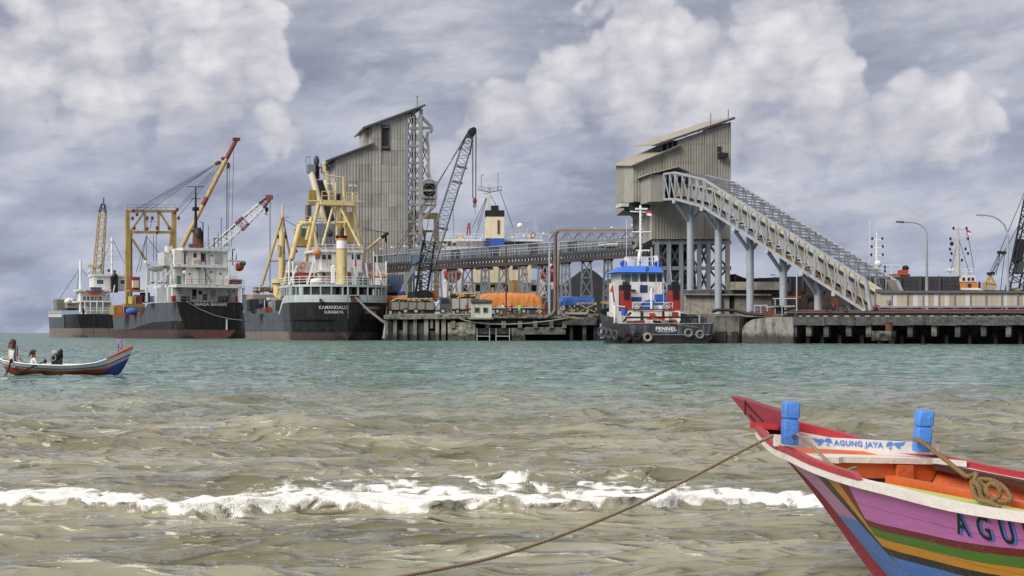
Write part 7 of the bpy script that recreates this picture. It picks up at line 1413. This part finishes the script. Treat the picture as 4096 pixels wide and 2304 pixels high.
# ================================================================ cranes
cr = thing('crawler_crane', 'dark lattice boom crawler crane behind the grey truck, hook hanging at its right', 'crane', fq(1690, 1258, -9)); fk = tf_at(246)
lattice(cr, fk(1716, 1060), fk(1858, 610), 2.3, 'steel', 26, .2, .1, h=2.0, w1=1.9); lattice(cr, fk(1858, 610), fk(1884, 528), 1.9, 'steel_dark', 6, .2, .1, w1=.9)
MB().prism([fk(1868, 548, .6), fk(1890, 552, .6), fk(1906, 522, .6), fk(1896, 507, .6), fk(1876, 515, .6), fk(1868, 530, .6)], -fk.n*1.2).obj('boom_head', 'steel_dark', cr)
for x, y in ((1895, 520), (1884, 530)): MB().tube([fk(x, y, .9), fk(x, y, -.9)], .5, 12).obj('sheave', 'black', cr, True)
lattice(cr, fk(1684, 1185), fk(1716, 965), 2.0, 'black', 14, .26, .14, h=2.2)
for a, c, w in (((1700, 1020), (1612, 1145), .4), ((1690, 1040), (1620, 1110), .4), ((1668, 1040), (1606, 1165), .5), ((1650, 1060), (1640, 1160), .3), ((1620, 1105), (1690, 1105), .35), ((1612, 1140), (1680, 1100), .35), ((1668, 1015), (1700, 1015), .6), ((1645, 1018), (1690, 1010), .5), ((1684, 965), (1732, 968), .3)): beam('gantry_strut', fk(*a, -.5), fk(*c, -.5), w, 'steel' if a[1] < 1050 else 'steel_dark', cr)
MB().prism([fk(1648, 1060, 0), fk(1684, 1040, 0), fk(1690, 1015, 0), fk(1652, 1025, 0)], -fk.n*1.5).obj('counterweight_plate', 'container_blue', cr)
MB().prism([fk(1630, 1205), fk(1728, 1205), fk(1728, 1170), fk(1700, 1160), fk(1630, 1170)], -fk.n*3).obj('machinery_house', 'dark', cr); MB().prism([fk(1640, 1192, .05), fk(1665, 1192, .05), fk(1665, 1178, .05), fk(1640, 1178, .05)], fk.n*.05).obj('cab_window', 'glass', cr)
for off in (.4, -3.2): MB().prism([fk(1618, 1258, off), fk(1735, 1258, off), fk(1742, 1240, off), fk(1735, 1215, off), fk(1618, 1215, off), fk(1612, 1240, off)], -fk.n*.8).obj('crawler_track', 'tyre', cr)
for a, c in (((1866, 538), (1805, 640)), ((1869, 540), (1800, 655)), ((1802, 648), (1750, 731)), ((1800, 652), (1735, 765)), ((1745, 735), (1575, 1010)), ((1740, 750), (1580, 1025)), ((1735, 765), (1690, 1010))): cable(cr, [fk(*a, .8), fk(*c, .8)], .055, 'cable', 'pendant')
for x in (1889, 1891.5, 1903, 1905): cable(cr, [fk(x, 530), fk(x-(1 if x > 1900 else -1), 793)], .045, 'cable', 'hoist_rope')
MB().ell(fk(1899, 803), (.75, .5, 1.15)).obj('hook_block', 'rust_red', cr, True); MB().torus(fk(1899, 823), (0, 1, 0), .24, .1, 12, 6).obj('hook', 'dark', cr, True); cable(cr, [fk(1899, 830), fk(1902, 858)], .03, 'cable', 'tag_line')
for y in (660, 720, 905): MB().prism([fk(float(np.interp(y, [610, 1060], [1845, 1700])), y, 1.05), fk(float(np.interp(y, [610, 1060], [1885, 1745])), y+10, 1.05), fk(float(np.interp(y, [610, 1060], [1883, 1742])), y+18, 1.05), fk(float(np.interp(y, [610, 1060], [1842, 1697])), y+8, 1.05)], -fk.n*.15).obj('boom_splice', 'steel_dark', cr)
yc_ = thing('yellow_crane', 'yellow lattice crane boom with blue tip rising behind the farthest ship', 'crane', G(385, 450, 0)); f6 = tf_at(450)
lattice(yc_, f6(391, 1110), f6(410, 850), 2.6, 'yellow', 18, .35, .16, h=2.6, w1=2.0); lattice(yc_, f6(410, 850), f6(413, 815), 2.0, 'steel_dark', 3, .3, .16, w1=.8); beam('tip', f6(413, 820), f6(415, 790), .4, 'blue', yc_); MB().box(f6(378, 1064, 1.6), (3.6, 1.2, .8)).obj('platform', 'yellow', yc_)
lattice(yc_, f6(388, 1335), f6(391, 1110), 2.6, 'yellow', 12, .35, .16); MB().prism([G(330, 445, -.5), G(480, 445, -.5), G(480, 470, -.5), G(330, 470, -.5)], (0, 0, 3)).obj('pontoon', 'barge', yc_)
wc = thing('white_crane', 'white and red lattice crane boom reaching up right from behind the black-sterned ship', 'crane', G(850, 345, 0)); f7 = tf_at(345)
lattice(wc, f7(800, 1045), f7(955, 908), 2.4, 'clean_white', 12, .24, .12, h=2., w1=2.2); lattice(wc, f7(955, 908), f7(985, 880), 2.3, 'rust_red', 3, .28, .14, w1=2.1); lattice(wc, f7(985, 880), f7(1045, 823), 2.1, 'clean_white', 6, .22, .12, w1=1.6); lattice(wc, f7(1045, 823), f7(1078, 790), 1.6, 'rust_red', 4, .26, .14, w1=.8)
MB().box(f7(1077, 789), (1.6, 1.2, 1.0)).obj('boom_head', 'rust_red', wc)
for a, c in (((1072, 790), (820, 1000)), ((1066, 796), (815, 1010)), ((1060, 800), (830, 1002))): cable(wc, [f7(*a, .5), f7(*c, .5)], .065, 'cable', 'pendant')
for x in (1079, 1083): cable(wc, [f7(x, 795), f7(x-1, 1150)], .05, 'cable', 'hoist_rope')
MB().ell(f7(1067, 838), (.9, .6, 1.3)).obj('hook_block', 'dark', wc, True); MB().torus(f7(1067, 854), (0, 1, 0), .3, .12, 10, 6, .6, 5.2).obj('hook', 'dark', wc, True); cable(wc, [f7(1067, 830), f7(1070, 798)], .05, 'cable', 'hoist_rope')
MB().prism([f7(800, 1140), f7(860, 1140), f7(850, 1030), f7(805, 1030)], -f7.n*3).obj('machinery_house', 'rust_red', wc); MB().prism([f7(690, 1356), f7(960, 1356), f7(960, 1250), f7(690, 1250)], -f7.n*14).obj('pontoon', 'barge', wc); MB().prism([f7(815, 1250), f7(845, 1250), f7(845, 1140), f7(815, 1140)], -f7.n*2.5).obj('pedestal', 'steel_dark', wc)
# ================================================================ right-hand wharf
wq = plane(3170, 170, 4110, 157)
yd = MB().prism([wq(2930, 1400, -6)*1, wq(4500, 1400, -6), G(4300, 340), G(2560, 340)], (0, 0, .01)); del yd
pts = [wq(2935, 1331, -6), wq(4500, 1331, -6), G(3900, 340), G(2500, 340), G(2590, 199), G(2800, 184)]; b = MB(); b.prism([(p.x, p.y, .2) for p in pts], (0, 0, 3.5)); yd = tag(b.obj('coal_yard_ground', 'concrete_dark'), 'dark yard behind the right-hand wharf', kind='structure')
wh = MB().prism([Vector((p.x, p.y, 2.55)) for p in (wq(3170, 1331), wq(4500, 1331), wq(4500, 1331, -7), wq(3170, 1331, -7))], (0, 0, .62)).obj('wharf', 'concrete_mid'); tag(wh, 'dark concrete pile wharf on the right', kind='structure')
xs_ = [3172, 3230, 3300, 3390, 3470, 3550, 3636, 3732, 3826, 3930, 4030, 4130, 4230, 4330]
for k, (a, c) in enumerate(zip(xs_, xs_[1:])):
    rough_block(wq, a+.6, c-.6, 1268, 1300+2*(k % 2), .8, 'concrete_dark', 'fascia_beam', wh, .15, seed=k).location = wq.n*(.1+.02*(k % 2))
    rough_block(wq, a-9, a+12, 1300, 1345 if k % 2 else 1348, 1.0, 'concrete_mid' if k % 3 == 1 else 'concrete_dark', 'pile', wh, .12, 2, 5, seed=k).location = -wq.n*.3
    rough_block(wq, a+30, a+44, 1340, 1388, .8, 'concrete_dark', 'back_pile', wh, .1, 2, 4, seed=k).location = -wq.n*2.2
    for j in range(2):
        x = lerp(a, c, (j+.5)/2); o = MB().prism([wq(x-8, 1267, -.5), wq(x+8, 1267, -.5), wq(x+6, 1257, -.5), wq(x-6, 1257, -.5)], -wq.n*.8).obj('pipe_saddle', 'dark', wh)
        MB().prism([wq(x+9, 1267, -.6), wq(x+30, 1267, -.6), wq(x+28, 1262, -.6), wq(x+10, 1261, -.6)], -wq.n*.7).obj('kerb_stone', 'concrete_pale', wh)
rough_block(wq, 3172, 4350, 1300, 1392, .5, 'dark', 'shade_wall', wh, .3, 40, 4).location = -wq.n*6  # dark sheet painting the unlit space under the wharf deck
tag(MB().tube([wq(x, 1252+.6*math.sin(x*.02), -1.0) for x in range(3150, 4400, 40)], .26, 10).obj('wharf_pipe', 'pipe_black', None, True), 'thick black pipeline lying on saddles along the edge of the right-hand wharf', 'pipe')
tag(MB().tube([wq(3494, 1232, -2.5), wq(3497, 1228, -2.5), wq(3512, 1227, -2.5), wq(3517, 1238, -2.4), wq(3524, 1241, -2.3)]+[wq(x, 1241, -2.2) for x in range(3560, 4400, 60)], .13, 8).obj('red_pipe', 'rust_red', None, True), 'thin red pipe running above the black wharf pipeline', 'pipe')
tag(MB().tube([wq(3000, 1246, -3), wq(3100, 1243, -3), wq(3260, 1243, -2.5), wq(3440, 1244, -2.5)], .1, 8).obj('red_pipe', 'rust_red', None, True), 'faded red pipe between the concrete blocks and the low gallery', 'pipe')
tag(MB().tube([wq(2850, 1246, -2), wq(2870, 1240, -2), wq(2900, 1239, -1.6), wq(2945, 1243, -1.4), wq(2985, 1253, -1.2), wq(3040, 1259, -1.), wq(3090, 1259, -1.)], .2, 10).obj('dredge_hose', 'pipe_black', None, True), 'thick black rubber hose draped over the concrete blocks', 'hose')
cb_ = thing('concrete_blocks', 'weathered grey concrete mooring blocks between the tugboat and the wharf', 'blocks', wq(3020, 1375))
rough_block(wq, 2968, 3174, 1270, 1384, 6, 'concrete_block', 'block', cb_, .05, topf=lambda x: float(np.interp(x, [2968, 2985, 3010, 3050, 3090, 3174], [1315, 1292, 1278, 1272, 1268, 1268])), seed=4)
o = rough_block(wq, 2830, 2972, 1262, 1384, 5, 'concrete_mid', 'block', cb_, .05, seed=7); o.location = (0, 3, 0)
for a, c in ((2860, 2905), (2925, 2950)): MB().prism([wq(a, 1372, -2.4), wq(c, 1372, -2.4), wq(c, 1326, -2.4), wq(a, 1326, -2.4)], -wq.n*.4).obj('arch_opening', 'dark', cb_)
MB().prism([wq(2780, 1268, -4), wq(3180, 1268, -4), wq(3180, 1258, -4), wq(2780, 1258, -4)], -wq.n*8).obj('cap_slab', 'concrete', cb_)
MB().box(wq(3075, 1259, -1), (1.0, .8, .8)).obj('rust_box', 'rust', cb_)
db = thing('mooring_dolphin', 'concrete dolphin with a rusty pipe bollard in front of the wharf', 'dolphin', wq(3543, 1378, 2)); wz_ = wq
rough_block(wq, 3505, 3582, 1324, 1362, 2.4, 'concrete_mid', 'cap', db, .3, seed=2).location = wq.n*2; MB().tube([wq(3556, 1326, 1.4), wq(3556, 1290, 1.4)], .42, 12).obj('pipe_bollard', 'rust', db, True); MB().tube([wq(3556, 1292, 1.4), wq(3556, 1288, 1.4)], .5, 12).obj('bollard_cap', 'rust', db, True)
for x in (3520, 3566): MB().tube([wq(x, 1390, 1.4), wq(x, 1360, 1.4)], .35, 8).obj('pile', 'concrete_dark', db, True)
# clutter on the block: guard rails, bench
gr_ = thing('guard_frame', 'thin pale steel scaffold standing on the concrete blocks', 'framework', wq(3120, 1258, -2))
for a, c in (((3100, 1256), (3100, 1196)), ((3128, 1262), (3128, 1194)), ((3186, 1250), (3186, 1196)), ((3092, 1194), (3188, 1194)), ((3062, 1228), (3180, 1224)), ((3016, 1222), (3070, 1221)), ((3018, 1255), (3016, 1222)), ((3044, 1255), (3042, 1222)), ((3070, 1255), (3068, 1221))): beam('rail', wq(*a, -2), wq(*c, -2), .1, 'steel_light', gr_)
MB().box(wq(3130, 1226, -2.6), (2.2, 1.2, .2)).obj('table_top', 'concrete', gr_); MB().box(wq(3120, 1240, -2.6), (.9, .8, .9)).obj('drum', 'dark', gr_)
pw = thing('white_pole', 'thin pale pole standing at the left end of the wharf', 'pole', wq(3187, 1258, -1)); beam('shaft', wq(3187, 1262, -1), wq(3187, 1080, -1), .14, 'beige_pale', pw, rnd=True); MB().box(wq(3187, 1260, -1), (.5, .5, .3)).obj('foot', 'concrete', pw)
m_ = motorcycle(3322, 168.5, 3.75, 'silver motorcycle parked under the inclined conveyor, left of the pair', .6, 'motorcycles'); motorcycle(3364, 168, 3.75, 'dark motorcycle parked under the inclined conveyor, right of the pair', 2.4, 'motorcycles')
# low concrete building behind the columns
wb = plane(2730, 196, 3110, 192); lw = thing('low_concrete_building', 'low weathered concrete shed with pale beam roof behind the round columns', 'building', wb(2930, 1250))
rough_block(wb, 2735, 2917, 1180, 1262, 6, 'concrete_pale', 'wall', lw, .1, seed=1); rough_block(wb, 2938, 3085, 1176, 1262, 6, 'concrete', 'wall', lw, .1, seed=2); MB().prism([wb(2917, 1262, -.6), wb(2938, 1262, -.6), wb(2938, 1176, -.6), wb(2917, 1176, -.6)], -wb.n*.3).obj('doorway', 'dark', lw); rough_block(wb, 2918, 3122, 1128, 1160, 8, 'concrete_pale', 'roof_beam', lw, .1).location = (0, -.6, 0); rough_block(wb, 2740, 3122, 1161, 1176, 7, 'concrete_dark', 'lintel', lw, .1).location = (0, .3, 0); MB().prism([wb(2735, 1180, .8), wb(3085, 1182, .8), wb(3085, 1177, .2), wb(2735, 1175, .2)], -wb.n*1).obj('canopy', 'concrete', lw)
# ---------------------------------------------------------------- barge and vessels beyond
bp = plane(2900, 222, 3850, 214)
bg_ = thing('coal_barge', 'long black coal barge with rusty sides moored behind the wharf', 'barge', bp(3370, 1300))
tb2 = lambda x: float(np.interp(x, [2900, 2940, 2952, 3000, 3200, 3838], [1096, 1096, 1113, 1113, 1104, 1105]))
MB().prism([bp(2905, 1300), bp(3850, 1300), bp(3850, 1165), bp(2905, 1165)], -bp.n*16).obj('hull_plating', 'barge_rust', bg_)
xs_ = [2905, 2940, 2985, 3040, 3100, 3160, 3210, 3290, 3370, 3450, 3530, 3600, 3680, 3757, 3838]
for k, (a, c) in enumerate(zip(xs_, xs_[1:])):
    ya, yc2 = tb2(a+.1), tb2(c-.1); e = 6 if c == 3838 else 0
    for j in range(3): MB().prism([bp(a+.5, lerp(1165, ya, j/3), .05*j), bp(c-.5+e*(2-j)/2, lerp(1165, yc2, j/3), .05*j), bp(c-.5+e*(1-j)/2, lerp(1165, yc2, (j+1)/3)+1, .05*j), bp(a+.5, lerp(1165, ya, (j+1)/3)+1, .05*j)], -bp.n*.4).obj('coaming_plate', 'barge', bg_)
    beam('stiffener', bp(a, 1166, .3), bp(a, ya, .3), .38, 'steel_dark', bg_)
MB().prism([bp(3080, 1100, -6), bp(3100, 1100, -6), bp(3100, 1098, -6), bp(3080, 1098, -6)], -bp.n*1).obj('post', 'barge', bg_)
MB().prism([bp(2905, 1170, -15.6), bp(3838, 1170, -15.6), bp(3838, 1107, -15.6), bp(2905, 1115, -15.6)], -bp.n*.4).obj('far_coaming', 'barge', bg_)
b = MB(); rs_ = random.Random(2)
p = bp(3180, 1190, .25)
for k in range(9): b.box(p+bp.t*(-1.3+k*.26)+Vector((0, 0, .02)), (.13, .02, .36 if k % 3 else .28))
b.obj('faded_lettering', 'orange', bg_, kind='stuff')
MB().prism([bp(3225, 1215, .1), bp(3245, 1185, .1), bp(3238, 1190, .1)], bp.n*.2).obj('anchor_arm', 'barge', bg_); MB().box(bp(3240, 1188, .3), (.8, .4, .5)).obj('anchor', 'dark', bg_); MB().prism([bp(3323, 1216, .02), bp(3356, 1216, .02), bp(3352, 1196, .02), bp(3328, 1190, .02)], bp.n*.03).obj('rust_patch', 'rust', bg_)
def vessel_mast(t, f, x, yt, yb, arms, w=.5, m='clean_white'):
    b = MB(); b.tube([f(x, yb), f(x, lerp(yb, yt, .5)), f(x, yt)], [w, w*.7, w*.3], 8); o = b.obj('mast', m, t, True)
    for y, l, r_ in arms:
        beam('mast_arm', f(x-l, y), f(x+r_, y), .14, m, o)
        for xx in ((x-l, ) if l > 4 else ())+((x+r_,) if r_ > 4 else ()): MB().box(f(xx, y-4), (.28, .25, .45)).obj('signal_lamp', 'dark', o)
    return o
h1 = tf_at(238); s1 = thing('far_tugboat', 'white and orange tug showing behind the barge at the foot of the inclined conveyor', 'tugboat', h1(3560, 1300))
MB().prism([h1(3450, 1310), h1(3700, 1310), h1(3715, 1240), h1(3440, 1240)], -h1.n*8).obj('hull_plating', 'black', s1); MB().prism([h1(3480, 1245), h1(3660, 1245), h1(3660, 1104), h1(3480, 1104)], -h1.n*6).obj('deckhouse', 'white', s1); MB().prism([h1(3560, 1104), h1(3640, 1104), h1(3640, 1096), h1(3560, 1096)], -h1.n*5).obj('deck_edge', 'orange_red', s1); MB().prism([h1(3603, 1100, .5), h1(3634, 1100, .5), h1(3634, 1079, .5), h1(3603, 1079, .5)], -h1.n*2).obj('funnel', 'orange_red', s1); MB().ell(h1(3622, 1072), (1.2, 1.2, .9)).obj('funnel_cowl', 'dark', s1, True)
vessel_mast(s1, h1, 3507, 925, 1104, [(958, 18, 22), (990, 20, 24), (1023, 22, 24)], .28); rail(s1, [h1(3525, 1098), h1(3604, 1098)], 1.6, 'clean_white', .1, sp=1.6); MB().ell(h1(3512, 1055), (1.2, .8, 1.2)).obj('radome', 'clean_white', s1, True); beam('aerial', h1(3478, 1100), h1(3478, 880), .06, 'clean_white', s1); MB().prism([h1(3538, 1098), h1(3544, 1098), h1(3543, 1062), h1(3539, 1062)], -h1.n*.4).obj('searchlight_post', 'dark', s1)
h2 = tf_at(232); s2 = thing('orange_tug', 'tug with orange wheelhouse base and tall many-armed mast behind the low gallery', 'tugboat', h2(3870, 1300))
MB().prism([h2(3770, 1310), h2(3990, 1310), h2(4005, 1200), h2(3760, 1200)], -h2.n*8).obj('hull_plating', 'black', s2); MB().prism([h2(3840, 1210), h2(3925, 1210), h2(3921, 1152), h2(3906, 1127), h2(3840, 1127)], -h2.n*6).obj('wheelhouse', 'orange', s2); MB().prism([h2(3836, 1160, .1), h2(3924, 1160, .1), h2(3922, 1152, .1), h2(3836, 1152, .1)], -h2.n*6).obj('white_band', 'clean_white', s2); MB().prism([h2(3838, 1127, .1), h2(3904, 1127, .1), h2(3900, 1100, .1), h2(3838, 1100, .1)], -h2.n*5).obj('upper_bridge', 'white', s2)
for x in (3850, 3870, 3886): MB().prism([h2(x, 1122, .15), h2(x+10, 1122, .15), h2(x+10, 1110, .15), h2(x, 1110, .15)], h2.n*.03).obj('window', 'glass', s2)
MB().prism([h2(3871, 1148, .1), h2(3884, 1148, .1), h2(3884, 1134, .1), h2(3871, 1134, .1)], h2.n*.05).obj('vent', 'navy', s2)
o = vessel_mast(s2, h2, 3832, 905, 1105, [(917, 18, 34), (959, 30, 40), (1000, 32, 30), (1018, 26, 40), (1045, 30, 16)], .38, 'beige_pale'); MB().ell(h2(3807, 975, .2), (.65, .4, .75)).obj('signal_shape', 'dark', s2); beam('flag_staff', h2(3866, 960), h2(3866, 915), .06, 'steel', s2); b = MB(); p = h2(3866, 925); b.prism([p, p+Vector((.7, 0, -.35)), p+Vector((.7, 0, -.05)), p+Vector((0, 0, .35))], (0, .04, 0)); b.obj('flag', 'flag_red', s2); b = MB(); p = h2(3867, 935); b.prism([p, p+Vector((.62, 0, -.3)), p+Vector((.66, 0, .02)), p+Vector((0, 0, .36))], (0, .04, 0)); b.obj('flag_lower_half', 'flag_white', s2)
for a, c in (((3836, 960), (3880, 1100)), ((3868, 920), (3900, 1100)), ((3828, 980), (3800, 1095))): cable(s2, [h2(*a), h2(*c)], .05, 'cable', 'stay')
rail(s2, [h2(3790, 1100), h2(3900, 1100)], 1.0, 'clean_white', .08, sp=1.3); MB().box(h2(3796, 1080), (1.4, .5, .2)).obj('radar_bar', 'clean_white', s2); MB().box(h2(3918, 1140), (.3, .3, 1)).obj('lamp_post', 'dark', s2)
rc = thing('harbour_crane', 'black lattice crane boom at the right edge with cables down to a yellow frame', 'crane', G(4060, 195, 3.7)); f8 = tf_at(195)
lattice(rc, f8(4056, 1165), f8(4180, 560), 1.75, 'black', 26, .22, .1); 
MB().prism([f8(4068, 1090, 1), f8(4088, 1095, 1), f8(4100, 1045, 1), f8(4080, 1040, 1)], -fk.n*2).obj('boom_plate', 'steel_dark', rc); MB().prism([f8(4070, 1045, 1), f8(4090, 1045, 1), f8(4105, 960, 1), f8(4085, 955, 1)], -fk.n*2).obj('boom_plate', 'black', rc)
for a, c in (((4110, 740), (3998, 1010)), ((4140, 780), (4016, 1010)), ((3998, 1012), (3955, 1100)), ((4000, 1014), (3965, 1100)), ((4014, 1014), (3960, 1105)), ((4018, 1014), (3972, 1105)), ((4018, 1014), (4002, 1160)), ((4000, 1014), (3984, 1100)), ((4080, 900), (4022, 1160))): cable(rc, [f8(*a), f8(*c)], .05, 'cable', 'pendant')
for x, y in ((3998, 1010), (4016, 1011), (3957, 1095), (3970, 1093)): MB().box(f8(x, y), (.5, .5, .4)).obj('sheave_block', 'dark', rc)
for a, c in (((3938, 1135), (3962, 1100)), ((3962, 1100), (3984, 1140)), ((3938, 1135), (3942, 1160)), ((3984, 1140), (3976, 1160)), ((3940, 1128), (3982, 1135)), ((3965, 1085), (3958, 1130))): beam('yellow_frame', f8(*a), f8(*c), .22, 'yellow', rc)
MB().prism([f8(3945, 1160), f8(3982, 1160), f8(3980, 1128), f8(3948, 1128)], -fk.n*2).obj('winch_house', 'beige', rc); MB().prism([f8(3935, 1200), f8(4110, 1200), f8(4110, 1158), f8(3935, 1162)], -fk.n*3).obj('machinery_house', 'dark', rc); MB().box(f8(4068, 1158), (.8, .6, .3)).obj('lamp', 'yellow', rc)
for off in (.2, -3): MB().prism([f8(3930, 1262, off), f8(4112, 1262, off), f8(4116, 1220, off), f8(3926, 1220, off)], -fk.n*.8).obj('crawler_track', 'tyre', rc)
for k, (x, yb, yk, arc, D_) in enumerate((( 3707, 1180, 960, [(3706, 930), (3698, 912), (3680, 897), (3655, 890), (3617, 888)], 176), (4031, 1180, 955, [(4029, 930), (4018, 900), (3998, 880), (3970, 865), (3938, 860)], 172))):
    t = thing('street_lamp', ('left' if k == 0 else 'right')+' of the two curved-arm street lamps standing beyond the low gallery', 'street lamp', G(x, D_, 3.7), group='curved street lamps'); f9 = tf_at(D_)
    MB().tube([f9(x, 1262), f9(x, 1100), f9(x, yk)]+[f9(*p) for p in arc], [.2, .17, .13, .12, .11, .1, .09, .09], 8).obj('post', 'galv', t, True); a = arc[-1]
    MB().prism([f9(a[0]-32, a[1]+1), f9(a[0], a[1]+4), f9(a[0]+3, a[1]-3), f9(a[0]-30, a[1]-4)], -fk.n*.35).obj('lamp_head', 'steel_dark' if k == 0 else 'beige', t)
